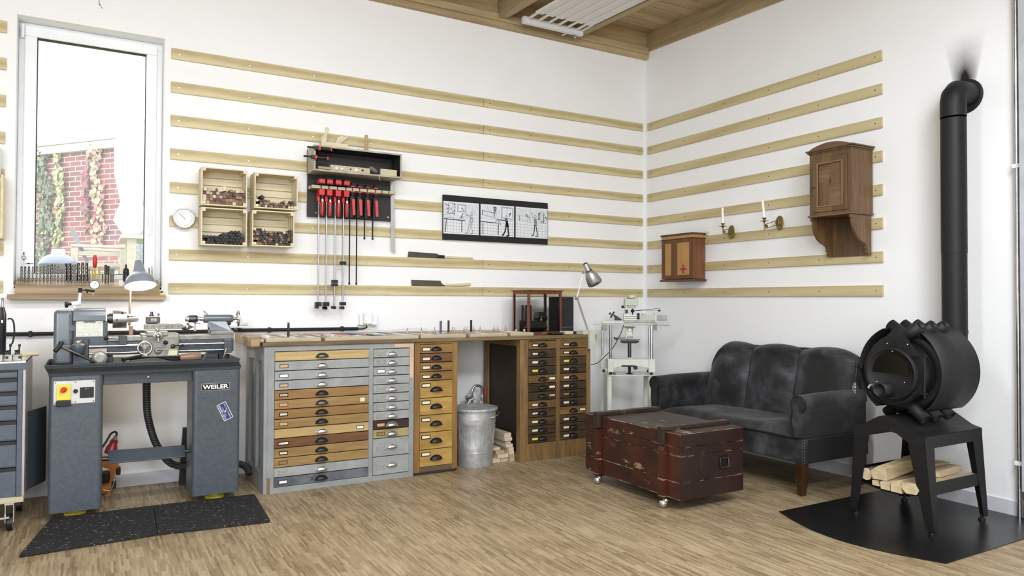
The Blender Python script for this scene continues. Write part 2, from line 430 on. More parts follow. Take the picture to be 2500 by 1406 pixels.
M['irondk'] = paint('black_stand_steel', (21, 21, 22), 0.5, 0.1, 0.08, 30, 0.4)
M['mat'] = None
# ------------------------------------------------------------------ room shell
XL, YF, ZC = -9.0, -9.0, 3.55
WX0, WX1, WZ0, WZ1 = -4.835, -4.040, 1.262, 2.873      # the window opening
REC = 0.13
struct(MB().box(XL, 0.3, YF, 0.3, -0.1, 0).ob('floor', M['floor'], origin=(0, 0, 0)))
b = MB()
TH = 0.34
b.box(XL, WX0, 0, TH, 0, 3.8); b.box(WX1, 0.3, 0, TH, 0, 3.8); b.box(WX0, WX1, 0, TH, 0, WZ0); b.box(WX0, WX1, 0, TH, WZ1, 3.8)
struct(b.ob('wall_back', M['wall'], origin=(0, 0, 0)))
struct(MB().box(0, 0.3, YF, 0, 0, 3.8).ob('wall_right', M['wallB'], origin=(0, 0, 0)))
struct(MB().box(XL-0.3, XL, YF, 0.34, 0, 3.8).ob('wall_left', M['wall'], origin=(0, 0, 0)))
struct(MB().box(XL, 0.3, YF-0.3, YF, 0, 3.8).ob('wall_front', M['wall'], origin=(0, 0, 0)))
# ceiling: planked deck on rafters, falling slightly away from the window wall
def deckz(y): return 3.66+0.04*y
b = MB(); n = 64; w = -YF/n
for i in range(n):
    y0 = -i*w; y1 = y0-w+0.004
    b.add([(XL, y0, deckz(y0)), (0.0, y0, deckz(y0)), (0.0, y1, deckz(y1)), (XL, y1, deckz(y1)),
           (XL, y0, deckz(y0)+.03), (0.0, y0, deckz(y0)+.03), (0.0, y1, deckz(y1)+.03), (XL, y1, deckz(y1)+.03)],
          [(0, 1, 2, 3), (7, 6, 5, 4), (0, 4, 5, 1), (1, 5, 6, 2), (2, 6, 7, 3), (3, 7, 4, 0)])
b.box(XL, 0, YF, 0, 3.705, 3.74)
struct(b.ob('ceiling', M['pine'], origin=(0, 0, 0)))
def rafter(x0, x1, nm, y0=-0.06):
    b = MB(); zb = lambda y: 3.482+0.04*y
    b.add([(x0, y0, zb(y0)), (x1, y0, zb(y0)), (x1, YF, zb(YF)), (x0, YF, zb(YF)),
           (x0, y0, deckz(y0)), (x1, y0, deckz(y0)), (x1, YF, deckz(YF)), (x0, YF, deckz(YF))],
          [(0, 3, 2, 1), (4, 5, 6, 7), (0, 1, 5, 4), (1, 2, 6, 5), (2, 3, 7, 6), (3, 0, 4, 7)])
    struct(b.ob(nm, M['piney'], origin=((x0+x1)/2, y0, zb(y0)), bevel=0.003))
k = 1
rafter(-0.014, 0.0, 'trim_1', 0)
for i in range(11):
    k += 1; xc = -0.80-0.76*i
    rafter(xc-0.035, xc+0.035, 'trim_%d' % k)
b = MB().box(XL, 0, -0.06, 0, 3.456, 3.515).box(XL, 0, -0.05, 0, 3.413, 3.450).box(XL, 0, -0.045, 0, 3.448, 3.458)
struct(b.ob('trim_13', M['pine'], bevel=0.003))
struct(MB().box(XL, -0.014, -0.03, 0, 3.515, 3.66).ob('trim_14', M['pine']))
struct(MB().box(XL, 0, -0.0094, 0, 0, 0.082).ob('baseboard_back', M['skirt'], bevel=0.002))
struct(MB().box(-0.0094, 0, -9, -0.0094, 0, 0.082).ob('baseboard_right', M['skirt'], bevel=0.002))

# ------------------------------------------------------------------ window
wi = bpy.data.objects.new('window_1', None); COL.objects.link(wi); wi.location = (-4.44, REC, WZ0); struct(wi)
def rect_ring(b, x0, x1, z0, z1, t, y0, y1, m=0):
    b.box(x0, x1, y0, y1, z1-t, z1, m); b.box(x0, x1, y0, y1, z0, z0+t, m); b.box(x0, x0+t, y0, y1, z0+t, z1-t, m); b.box(x1-t, x1, y0, y1, z0+t, z1-t, m)
b = MB(); rect_ring(b, WX0+.001, WX1-.001, WZ0+.001, WZ1-.001, 0.05, REC, REC+0.07); b.ob('window_frame', M['upvc'], wi, bevel=0.004)
b = MB(); rect_ring(b, -4.803, -4.075, 1.272, 2.850, 0.064, REC-0.022, REC+0.05); b.ob('sash', M['upvc'], wi, bevel=0.006)
b = MB(); rect_ring(b, -4.7395, -4.1385, 1.3355, 2.7865, 0.005, REC-0.012, REC+0.03); b.ob('gasket', M['gasket'], wi)
s = NT('hazed_window_glass'); f = s.noise(s.map(), 3, 4)      # clear pane with daylight haze mixed in as a pale translucent veil
tr = s.n('ShaderNodeBsdfTransparent'); tl = s.n('ShaderNodeBsdfTranslucent'); mx = s.n('ShaderNodeMixShader')
tl.inputs[0].default_value = (.95, .95, .96, 1); s.l(s.math('MULTIPLY_ADD', f, .05, .035), mx.inputs[0]); s.l(tr.outputs[0], mx.inputs[1]); s.l(tl.outputs[0], mx.inputs[2]); s.l(mx.outputs[0], s.out.inputs[0])
M['glass'] = s.m
MB().box(-4.735, -4.143, REC+0.008, REC+0.012, 1.340, 2.782).ob('pane', M['glass'], wi)
b = MB().box(-4.118, -4.096, REC-0.036, REC-0.022, 1.66, 1.74).box(-4.113, -4.101, REC-0.066, REC-0.036, 1.715, 1.729).box(-4.115, -4.099, REC-0.070, REC-0.058, 1.60, 1.735)
b.ob('window_handle', M['upvc'], wi, bevel=0.004)
MB().cyl((-4.812, REC-0.03, 2.77), (-4.812, REC-0.03, 2.85), 0.009).ob('hinge', M['upvc'], wi)
# wooden sill board under the opening
sb = MB().box(-4.858, -4.024, -0.075, 0.0, 1.177, 1.207).box(-4.834, -4.041, 0.0, REC+.02, 1.240, 1.2615)
tag(sb.ob('window_sill', M['oak'], bevel=0.003), 'long oak shelf board on the wall directly under the window', 'shelf board')

# ------------------------------------------------------------------ wall rails with their screws
RZ = [1.28807+0.2184*(8-k) for k in range(1, 9)]       # upper edges, topmost first
ORD = ['topmost', 'second', 'third', 'fourth', 'fifth', 'sixth', 'seventh', 'lowest']
def rail(x0, x1, k, kind, screws, ring=True):
    z1 = RZ[k]; z0 = z1-0.0704; t = 0.0156
    where = {'L': 'long section beside the window', 'R': 'short section ending at the room corner', 'B': 'on the right wall', 'X': 'stub left of the window'}[kind]
    if k in (0, 7): nm = {0: 'topmost', 7: 'lowest'}[k]+' pale birch wall rail, '
    else: nm = ORD[k]+' pale birch wall rail from the top, '
    grp = {'L': 'wall rails beside the window', 'R': 'wall rails next to the corner', 'B': 'wall rails on the right wall', 'X': 'wall rails left of the window'}[kind]
    b = MB()
    if kind == 'B': b.box(-t, 0, x0, x1, z0, z1); mt = M['raily']; org = (0, (x0+x1)/2, z0)
    else: b.box(x0, x1, -t, 0, z0, z1); mt = M['rail']; org = ((x0+x1)/2, 0, z0)
    o = b.ob('wall_rail', mt, origin=org, bevel=0.0012); tag(o, nm+where, 'wall rail', grp)
    for q in screws:
        if kind == 'B': c = (-t, q, z1-0.036); ax = (-1, 0, 0)
        else: c = (q, -t, z1-0.036); ax = (0, -1, 0)
        k_ = 1.0 if ring else .55
        s_ = MB().lathe(c, ax, [(0.0, 0.0075*k_), (0.0012, 0.0072*k_), (0.0012, 0.004*k_), (0.0002, 0.0022*k_)], 12, 0 if ring else 1)
        s_.ob('screw', [M['screw'], M['hole']], o)
zs = 2.7
XS_L = [A(p, 240, 0.0156)[0] for p in (437, 609, 766, 906, 1043, 1170)]
XS_R = [A(p, 300, 0.0156)[0] for p in (1196, 1296, 1390, 1560)]
YS_B = [B(p, 300, 0.0156)[0] for p in (1590, 1672, 1768, 1876, 1998, 2137)]
for k in range(8):
    rail(-4.001, -1.7075, k, 'L', XS_L)
    rail(-1.7035, -0.044, k, 'R', XS_R, False)
    rail(-2.335, -0.0467, k, 'B', YS_B, False)
    rail(-6.2, -4.884, k, 'X', [-4.93])

# ------------------------------------------------------------------ outside the window
grass = paint('lawn', (120, 140, 86), 0.9, var=0.25, scale=6)
struct(MB().box(-14, 8, 0.36, 16, 0.9, 1.05).ob('ground', grass, origin=(-4, 8, 0.9)))
# brick house with its gable turned towards the window
p0 = Vector((-4.05, 7.3, 0)); p1 = Vector((-5.6, 9.26, 0)); dr = (p1-p0).normalized(); nr = Vector((-dr.y, dr.x, 0))
if nr.y > 0: nr = -nr
bh = thing('brick_house', 'red brick house with pale eaves seen through the window', 'house', (-4.6, 8.0, 1.05))
s = NT('hazy_red_brick'); bt = s.n('ShaderNodeTexBrick'); bt.inputs['Scale'].default_value = 1.0
bt.inputs['Brick Width'].default_value = 0.25; bt.inputs['Row Height'].default_value = 0.079; bt.inputs['Mortar Size'].default_value = 0.006
bt.inputs['Color1'].default_value = lin((150, 92, 92)); bt.inputs['Color2'].default_value = lin((118, 88, 100)); bt.inputs['Mortar'].default_value = lin((206, 196, 196)); bt.inputs['Bias'].default_value = -0.2
s.l(s.co.outputs['UV'], bt.inputs[0]); M['brick'] = s.fin(bt.outputs['Color'], 0.9, 0, 0.2)
a_ = p0-dr*7; c_ = p0+dr*9
me = bpy.data.meshes.new('wall'); L_ = (c_-a_).length
vs = [a_, c_, c_, a_]; zz = [1.05, 1.05, 3.50, 3.50]
V = [tuple(Vector((p.x, p.y, z))-Vector((-4.6, 8.0, 1.05))) for p, z in zip(vs, zz)]
V += [tuple(Vector(p)-nr*0.3) for p in V]
me.from_pydata(V, [], [(0, 1, 2, 3), (4, 7, 6, 5), (0, 4, 5, 1), (1, 5, 6, 2), (2, 6, 7, 3), (3, 7, 4, 0)])
uv = me.uv_layers.new(name='UVMap')
uvs = [(0, 0), (L_, 0), (L_, 2.45), (0, 2.45)]
for p in me.polygons:
    for li, vi in zip(p.loop_indices, p.vertices): uv.data[li].uv = uvs[vi % 4]
me.materials.append(M['brick']); o = bpy.data.objects.new('wall', me); COL.objects.link(o); o.parent = bh
b = MB(); base = [Vector(p) for p in (a_, c_)]
def slab(b, z0, z1, out0, out1):
    q = [a_+nr*out0, c_+nr*out0, c_+nr*out1, a_+nr*out1]
    b.add([(p.x, p.y, z0) for p in q]+[(p.x, p.y, z1) for p in q], [(0, 3, 2, 1), (4, 5, 6, 7), (0, 1, 5, 4), (1, 2, 6, 5), (2, 3, 7, 6), (3, 0, 4, 7)])
slab(b, 3.48, 3.60, 0.0, 0.09); b.ob('eaves_board', paint('eaves_white', (225, 222, 222), 0.7), bh)
b = MB(); slab(b, 3.60, 3.64, -0.4, 0.13); b.ob('gutter', paint('zinc_gutter', (150, 150, 148), 0.5), bh)
# climbing plant: hanging runs of leaves on the brick
def leaf_run(px, py0, py1, wid, cols, nm, lab, n):
    # leaves scattered on the wall plane between two heights
    b = MB(); rnd = random.Random(int(px))
    def on_wall(x, y):
        d = fw + rt2*((x-1250)/FOC) - up2*((y-703)/FOC)
        t = (p0-Vector(CAM)).dot(nr)/d.dot(nr); return Vector(CAM)+d*t
    for i in range(n):
        t = rnd.random(); y = py0+(py1-py0)*t; x = px + (rnd.random()-.5)*wid*(0.5+0.9*math.sin(t*9+px)**2) + 6*math.sin(t*5+px)
        c = on_wall(x, y)+nr*(0.03+rnd.random()*0.06); r = 0.022+rnd.random()*0.03
        n_ = (nr+Vector((rnd.random()-.5, rnd.random()-.5, rnd.random()-.6))).normalized(); u = n_.orthogonal().normalized(); w = n_.cross(u); a0 = rnd.random()*6
        pts = [c+(u*math.cos(a0+j*PI/2.5)+w*math.sin(a0+j*PI/2.5))*r*(1.2 if j == 0 else 0.9) for j in range(5)]
        b.add(pts, [(0, 1, 2, 3, 4)], False, rnd.choice(range(len(cols))))
    o = b.ob(nm, [paint('leaf_%d_%d' % (int(px), i), c, 0.8, var=0.15) for i, c in enumerate(cols)])
    tag(o, lab, 'climbing plant', kind='stuff')
leaf_run(112, 375, 660, 34, [(118, 122, 108), (140, 146, 116), (104, 108, 102)], 'ivy', 'dense green ivy climbing the left end of the brick house', 520)
leaf_run(150, 372, 600, 18, [(164, 168, 126), (150, 154, 122)], 'ivy', 'yellow green hanging ivy strand on the brick house', 200)
leaf_run(222, 380, 570, 12, [(170, 90, 110), (140, 110, 110)], 'creeper', 'thin dark red creeper strand on the bricks', 200)
leaf_run(243, 360, 620, 26, [(184, 146, 146), (190, 170, 140), (170, 122, 126), (176, 176, 142)], 'creeper', 'broad orange and red creeper on the middle of the brick house', 240)
# low hedge
b = MB(); rnd = random.Random(3)
for i in range(2200):
    c = Vector((-4.9+rnd.random()*1.6, 4.3+rnd.random()*0.5, 1.06+rnd.random()*0.42)); r = 0.02+0.03*rnd.random()
    n_ = Vector((rnd.random()-.5, -0.6, rnd.random())).normalized(); u = n_.orthogonal().normalized(); w = n_.cross(u)
    b.add([c+u*r, c+w*r*.7, c-u*r, c-w*r*.7], [(0, 1, 2, 3)], False, rnd.choice((0, 1, 2)))
tag(b.ob('bush', [paint('leaf_bush_a', (150, 170, 110), 0.8), paint('leaf_bush_b', (118, 142, 90), 0.8), paint('leaf_bush_c', (196, 206, 150), 0.8)]), 'low leafy green bush outside behind the garden chair', 'bush', kind='stuff')
# garden furniture on the terrace: distance about 3.4 m beyond the wall
teak = wood('silvered_teak', (176, 164, 154), (214, 204, 194), 'x', 40, 5, 0.7, 8)
YG = -2.6
def G(px, py, d=YG): x, z = A(px, py, d); return Vector((x, -d, z))
gc = thing('garden_chair', 'wooden garden armchair with grey sling back outside the window', 'chair', (G(210, 600).x, -YG, 1.05))
x0, z0 = A(172, 600, YG); x1, _ = A(318, 600, YG); _, za = A(200, 597, YG); _, zs_ = A(200, 625, YG)
for y in (2.6, 3.12):
    MB().box(x0, x1, y-0.03, y+0.03, za-0.025, za).ob('armrest', teak, gc, bevel=0.006)
    for xx in (x0+0.03, x1-0.06): MB().box(xx-0.025, xx+0.03, y-0.02, y+0.02, 1.05, za-0.025).ob('leg', teak, gc, bevel=0.004)
MB().box(x0+.02, x1-.03, 2.63, 3.09, za-0.2, za-0.165).ob('seat', teak, gc, bevel=0.004)
MB().box(x0+.02, x1-.03, 2.60, 2.625, za-0.10, za-0.06).ob('rail', teak, gc, bevel=0.004)
bx, bz = A(168, 557, YG)
b = MB(); b.prism([(x0+.12, za-0.16), (x0+.15, za-0.16), (bx+.045, bz), (bx, bz+0.01)], 'y', 2.64, 3.08)
b.ob('backrest', paint('grey_sling_fabric', (128, 130, 136), 0.8), gc, bevel=0.004)
tx0 = A(292, 578, YG+.5)[0]; tx1 = A(372, 578, YG+.5)[0]; tz = A(300, 578, YG+.5)[1]
gt = thing('garden_table', 'wooden garden table right of the grey sling chair outside', 'table', ((tx0+tx1)/2, 2.3, 1.05))
MB().box(tx0, tx1+.5, 1.85, 2.5, tz-0.03, tz).ob('tabletop', teak, gt, bevel=0.005)
for xx in (tx0+.09, tx1+.4):
    for y in (1.92, 2.42): MB().box(xx-.035, xx+.035, y-.035, y+.035, 1.05, tz-.03).ob('leg', teak, gt, bevel=0.004)
gg = thing('kettle_grill', 'round kettle grill with glossy domed lid outside the window', 'grill', (G(140, 640, -2.2).x, 2.2, 1.05))
cx = A(142, 640, -2.2)[0]; r_ = (A(190, 645, -2.2)[0]-A(92, 645, -2.2)[0])/2; zr = A(140, 645, -2.2)[1]; zt = A(140, 618, -2.2)[1]
MB().lathe((cx, 2.2, zr), (0, 0, 1), [(0, r_), (0.01, r_*1.0), ((zt-zr)*.55, r_*.82), ((zt-zr)*.85, r_*.5), (zt-zr, r_*.12)], 32).ob('lid', paint('glossy_blue_grey_enamel', (120, 126, 150), 0.12), gg)
MB().lathe((cx, 2.2, zr), (0, 0, -1), [(0, r_*1.02), (0.03, r_), (.14, r_*.72), (.2, r_*.3)], 32).ob('bowl', paint('dark_enamel', (70, 74, 80), 0.3), gg)
MB().cyl((cx, 2.2, zt-.01), (cx, 2.2, zt+.035), r_*.36, r_*.33).ob('handle', M['upvc'], gg)
for a in (0.3, 2.4, 4.5): MB().cyl((cx+.1*math.cos(a), 2.2+.1*math.sin(a), zr-.15), (cx+.26*math.cos(a), 2.2+.26*math.sin(a), 1.05), .012).ob('leg', M['steel'], gg)
# closed parasol
pc = A(322, 400, -3.0)[0]; pa = thing('parasol', 'closed white garden parasol hanging in folds outside the window', 'parasol', (pc, 3.0, 1.05))
zf = lambda py: A(322, py, -3.0)[1]
prof = [(zf(285), .03), (zf(300), .1), (zf(360), .14), (zf(430), .135), (zf(495), .085), (zf(540), .14), (zf(575), .06)]
def para(u, v):
    t = v*(len(prof)-1); i = min(int(t), len(prof)-2); f = t-i
    z = prof[i][0]*(1-f)+prof[i+1][0]*f; r = prof[i][1]*(1-f)+prof[i+1][1]*f
    a = 2*PI*u; r *= 1+0.12*math.cos(8*a)
    return (pc+r*math.cos(a), 3.0+r*math.sin(a), z)
MB().grid(para, 64, 24).ob('canopy', paint('white_canvas', (250, 250, 250), 0.9, var=.01), pa, solid=0.004)
MB().cyl((pc, 3.0, 1.05), (pc, 3.0, zf(280)), .02).ob('pole', teak, pa)
sx = A(346, 400, -3.4)[0]
b = MB().box(sx-.03, sx+.05, 3.38, 3.44, 1.05, A(346, 292, -3.4)[1])
tag(b.ob('garden_screen', paint('blue_grey_striped_fabric', (150, 158, 170), 0.8, var=.2, scale=30), bevel=.01), 'narrow blue grey rolled fabric screen beside the parasol outside', 'screen')
# ------------------------------------------------------------------ thermometer
tx, tz = -3.917, 1.709
th = thing('wall_thermometer', 'round white dial thermometer with steel rim on the wall right of the window', 'thermometer', (tx, -0.0156, tz))
MB().lathe((tx, -0.0156, tz), (0, -1, 0), [(0, .064), (.02, .066), (.026, .066), (.030, .062), (.026, .058), (.022, .058)], 40).ob('case', M['chrome'], th)
s = NT('thermometer_dial'); sp = s.n('ShaderNodeSeparateXYZ'); s.l(s.co.outputs['Object'], sp.inputs[0])
rr = s.math('SQRT', s.math('ADD', s.math('MULTIPLY', sp.outputs[0], sp.outputs[0]), s.math('MULTIPLY', sp.outputs[2], sp.outputs[2])))
an = s.math('MULTIPLY', s.math('ARCTAN2', sp.outputs[0], sp.outputs[2]), 60/(2*PI))
tick = s.math('MULTIPLY', s.math('LESS_THAN', s.math('FRACT', an), 0.25), s.math('MULTIPLY', s.math('GREATER_THAN', rr, .044), s.math('LESS_THAN', rr, .050)))
M['dial'] = s.fin(s.mix(tick, lin((240, 244, 246)), lin((40, 44, 48))), .4)
MB().cyl((tx, -0.036, tz), (tx, -0.0385, tz), 0.058, k=40).ob('dial', M['dial'], th)
MB().box(-.001, .001, -.0405, -.0395, -.012, .045, T=Matrix.Translation((tx, 0, tz)) @ Matrix.Rotation(-.8, 4, 'Y')).ob('pointer', M['black'], th)

# ------------------------------------------------------------------ wooden crates on the rails
def crate(x0, x1, z0, z1, label):
    d0, d1 = -0.0162, -0.185; t = 0.008
    c = thing('wooden_crate', label, 'crate', ((x0+x1)/2, d0, z0), 'slatted crates on the rails')
    b = MB()   # back slats
    n = 5; g = 0.006; h = (z1-z0-0.004-(n-1)*g)/n
    for i in range(n): b.box(x0+.002, x1-.002, d0-t, d0, z0+.002+i*(h+g), z0+.002+i*(h+g)+h)
    b.ob('back_panel', M['crate'], c, bevel=0.001)
    m = 3; g = 0.010; w = (0.15-(m-1)*g)/m
    for nm, xa in (('side_panel', x0), ('side_panel', x1-t)):
        b = MB()
        for i in range(m): b.box(xa, xa+t, d0-t-.001-i*(w+g)-w, d0-t-.001-i*(w+g), z0+t, z1-t)
        b.ob(nm, M['crate'], c, bevel=0.001)
    for nm, za in (('bottom_panel', z0), ('top_panel', z1-t)):
        b = MB()
        for i in range(m): b.box(x0, x1, d0-t-.001-i*(w+g)-w, d0-t-.001-i*(w+g), za, za+t)
        b.ob(nm, M['crate'], c, bevel=0.001)
    for xa in (x0+t, x1-t-.018):
        for za in (z0+t, z1-t-.018):
            MB().box(xa, xa+.018, d1+.004, d0-t-.002, za, za+.018).ob('corner_block', M['crate'], c, bevel=0.001)
    return c
CR = [(-3.832, -3.552, 1.788, 2.034, 'slatted crate on the rails, upper left of four, holding square wood offcuts'),
      (-3.506, -3.222, 1.790, 2.028, 'slatted crate on the rails, upper right of four, with a few mixed blanks'),
      (-3.832, -3.551, 1.530, 1.774, 'slatted crate on the rails, lower left of four, filled with black rods'),
      (-3.519, -3.243, 1.537, 1.776, 'slatted crate on the rails, lower right of four, filled with mixed round rods')]
for c in CR: crate(*c)
def face_mats(nm, cols, end=None):
    return [paint('%s_%d' % (nm, i), c, 0.6, var=0.14, scale=60) for i, c in enumerate(cols)]
sqm = face_mats('square_blank', [(122, 96, 76), (98, 70, 58), (150, 122, 98), (208, 196, 172), (136, 108, 84), (84, 62, 52), (186, 168, 140)])
blm = face_mats('ebony_rod', [(34, 35, 38), (42, 43, 46), (28, 28, 31)])
mxm = face_mats('mixed_rod', [(72, 60, 54), (110, 88, 70), (46, 44, 46), (206, 194, 172), (156, 128, 98), (90, 72, 60), (150, 112, 90), (60, 54, 52), (128, 104, 86)])
NTH = ['', 'first', 'second', 'third', 'fourth', 'fifth', 'sixth', 'seventh', 'eighth', 'ninth', 'tenth', 'eleventh', 'twelfth', 'thirteenth', 'fourteenth', 'fifteenth', 'sixteenth']
HUE_S = ['brown', 'dark brown', 'tan', 'cream', 'mid brown', 'blackish brown', 'beige']
HUE_M = ['dark brown', 'brown', 'black', 'cream', 'light tan', 'deep brown', 'reddish', 'very dark', 'tan']
HUE_B = ['black', 'charcoal', 'deep black']
proto = {}
def stick(kind, mi, mats, x, z, r, ln, rot, name, label, group, cat='wood blank', yb=-0.030, front=None):
    key = (kind, round(r, 4), mi)
    if key not in proto:
        b = MB()
        if kind == 'sq': b.box(-r, r, -1, 0, -r, r)
        else: b.cyl((0, 0, 0), (0, -1, 0), r, k=12)
        me_o = b.ob(name, mats[mi], local=True, bevel=0.0012 if kind == 'sq' else 0, seg=1); o = me_o
        proto[key] = o
    else:
        o = proto[key].copy(); COL.objects.link(o)
    o.location = (x, yb, z); o.scale = (1, ln, 1); o.rotation_euler = (0, rot, 0)
    tag(o, label, cat, group); return o
rnd = random.Random(11)
# upper left crate: square blanks in a dense wall, several loose ones on top
x0, z0 = CR[0][0]+.0105, CR[0][2]+.0095
cols_n = 11; w = (CR[0][1]-CR[0][0]-.022-0.036)/cols_n
lbls = 'square brown wood blank seen end on in the upper left crate'
for i in range(13):
    hcount = [3, 4, 4, 4, 4, 4, 4, 4, 4, 4, 4, 4, 3][i]
    ww = (CR[0][1]-CR[0][0]-.021)/13
    zb = z0 if 1 <= i <= 11 else z0+.0185
    for j in range(hcount):
        mi = rnd.choice((0, 1, 4, 5, 0, 1, 2, 3, 6))
        lbls = '%s square blank, %s from the left, %s row up, upper left crate' % (HUE_S[mi], NTH[i+1], NTH[j+1])
        stick('sq', mi, sqm, x0+ww*(i+.5), zb+ww*.5+j*(ww+.0004), ww*.485, .125+rnd.random()*.02, 0, 'wood_blank', lbls, 'square wood blanks in the upper left crate')
zt = z0+4*.0204+.003
for i, (dx, w_, h_, c) in enumerate([(.016, .012, .010, 3), (.05, .026, .009, 6), (.175, .010, .009, 2), (.212, .013, .009, 3), (.24, .012, .008, 6)]):
    b = MB().box(-w_, w_, -.13, 0, -h_, h_); o = b.ob('wood_offcut', sqm[c], local=True, bevel=.001)
    o.location = (x0+dx, -.03, zt+h_); tag(o, '%s loose pale offcut from the left on top of the square blanks, upper left crate' % NTH[i+1], 'wood blank', 'loose offcuts on the upper left pile')
b = MB().box(-.028, .028, -.12, 0, -.016, .016); o = b.ob('wood_offcut', sqm[3], local=True, bevel=.001); o.location = (x0+.118, -.03, zt+.019); o.rotation_euler = (0, -.25, 0)
tag(o, 'large tilted pale wood block on the middle of the upper left crate pile', 'wood blank')
def pack(x0, x1, z0, hfun, r, kind, mats, name, label, group, mis, maxn=200, keep=()):
    n = 0; row = 0; z = z0+r
    while row < 12:
        x = x0+r+(r if row % 2 else 0); cn = 0
        any_ = False
        while x <= x1-r+1e-5:
            inc = not (row < 1 and (x < x0+.018+r*.6 or x > x1-.018-r*.6)) and not (row == 1 and z-r < z0+.0185 and (x < x0+.018+r or x > x1-.018-r))
            if z+r*.3 < z0+hfun((x-x0)/(x1-x0)) and inc and n < maxn:
                mi = rnd.choice(mis); cn += 1; hue = (HUE_B if mats is blm else HUE_M)[mi]
                lb = '%s %s, %s from the left, %s row up, %s crate' % (hue, label, NTH[cn], NTH[row+1], group.split(' in the ')[1].replace(' crate', ''))
                stick(kind, mi, mats, x, z, r*.97, .125+rnd.random()*.025, rnd.random()*6 if kind == 'rd' else 0, name, lb, group); n += 1; any_ = True
            x += 2*r+.0003
        z += 1.74*r; row += 1
    return n
# upper right: low mixed heap
pack(CR[1][0]+.0095, CR[1][1]-.0095, CR[1][2]+.0095, lambda u: .048+.006*math.sin(9*u), .0095, 'rd', mxm, 'wood_blank', 'short blank', 'mixed blanks in the upper right crate', (0, 1, 3, 4, 5, 8))
for i, (dx, c, a) in enumerate([(.045, 2, .7), (.03, 2, .2), (.065, 2, .3)]):
    o = MB().box(-.014, .014, -.12, 0, -.010, .010).ob('wood_offcut', mxm[c], local=True, bevel=.001)
    o.location = (CR[1][0]+.012+dx, -.03, CR[1][2]+.078+.001*i if i == 0 else CR[1][2]+.078+.024*(i == 2)); o.rotation_euler = (0, a, 0)
    if i: bpy.data.objects.remove(o); continue
    tag(o, 'dark square offcut on top of the heap in the upper right crate', 'wood blank')
# lower left: black rods
pack(CR[2][0]+.0085, CR[2][1]-.0085, CR[2][2]+.0085, lambda u: .068+.022*max(0, math.sin((u-.35)*4)) - .012*math.exp(-((u-.35)/.09)**2), .0105, 'rd', blm, 'ebony_rod', 'round rod', 'black rods in the lower left crate', (0, 1, 2))
# lower right: mixed rods
pack(CR[3][0]+.0085, CR[3][1]-.0085, CR[3][2]+.0085, lambda u: .105+.012*math.sin(u*6+1), .0090, 'rd', mxm, 'wood_rod', 'round rod end', 'mixed rods in the lower right crate', (0, 1, 2, 2, 0, 3, 4, 5, 6, 7, 7, 8, 2, 7))

# ------------------------------------------------------------------ clamp rack: open box on top of a black board
rk = thing('clamp_rack', 'tool rack with an open grey box above a black backboard', 'tool rack', (-2.80, 0, 1.77))
MB().box(-3.120, -2.474, -0.030, -0.0162, 1.770, 2.075).ob('backboard', M['boardblack'], rk, bevel=.001)
BX0, BX1, BZ0, BZ1, BY = -3.122, -2.481, 2.070, 2.248, -0.205
t = .012
MB().box(BX0, BX1, -0.030, -0.0162, BZ0, BZ1).ob('back_panel', M['boardblack'], rk)
MB().box(BX0+t, BX1-t, BY, -0.0305, BZ0, BZ0+t).ob('bottom_panel', M['plygrey'], rk, bevel=.001)
MB().box(BX0+t, BX1-t, BY, -0.0305, BZ1-t, BZ1).ob('top_panel', M['plygrey'], rk, bevel=.001)
MB().box(BX0, BX0+t, BY, -0.0305, BZ0, BZ1).ob('side_panel', M['plygrey'], rk, bevel=.001)
MB().box(BX1-t, BX1, BY, -0.0305, BZ0, BZ1).ob('side_panel', M['plygrey'], rk, bevel=.001)
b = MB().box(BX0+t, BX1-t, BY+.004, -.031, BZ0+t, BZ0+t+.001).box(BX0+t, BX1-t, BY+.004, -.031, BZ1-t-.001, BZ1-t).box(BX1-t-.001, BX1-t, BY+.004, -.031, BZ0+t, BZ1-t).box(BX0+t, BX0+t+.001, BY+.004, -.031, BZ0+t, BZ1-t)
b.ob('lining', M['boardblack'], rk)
# slotted holder strip that sticks out of the board
b = MB(); sx = [-3.047, -2.992, -2.930, -2.870, -2.822, -2.770, -2.712, -2.650, -2.600, -2.548]
xs = [-3.115]+sx+[-2.492]
for i in range(len(xs)-1): b.box(xs[i]+.004, xs[i+1]-.004, -.120, -.045, 1.962, 1.984)
b.box(-3.115, -2.492, -.050, -.0305, 1.962, 1.984)
b.ob('holder_strip', M['ply'], rk, bevel=.001)
for x, z in ((-3.06, 1.80), (-2.52, 1.80)): MB().lathe((x, -.030, z), (0, -1, 0), [(0, .007), (.0015, .006)], 12).ob('screw', M['screw'], rk)
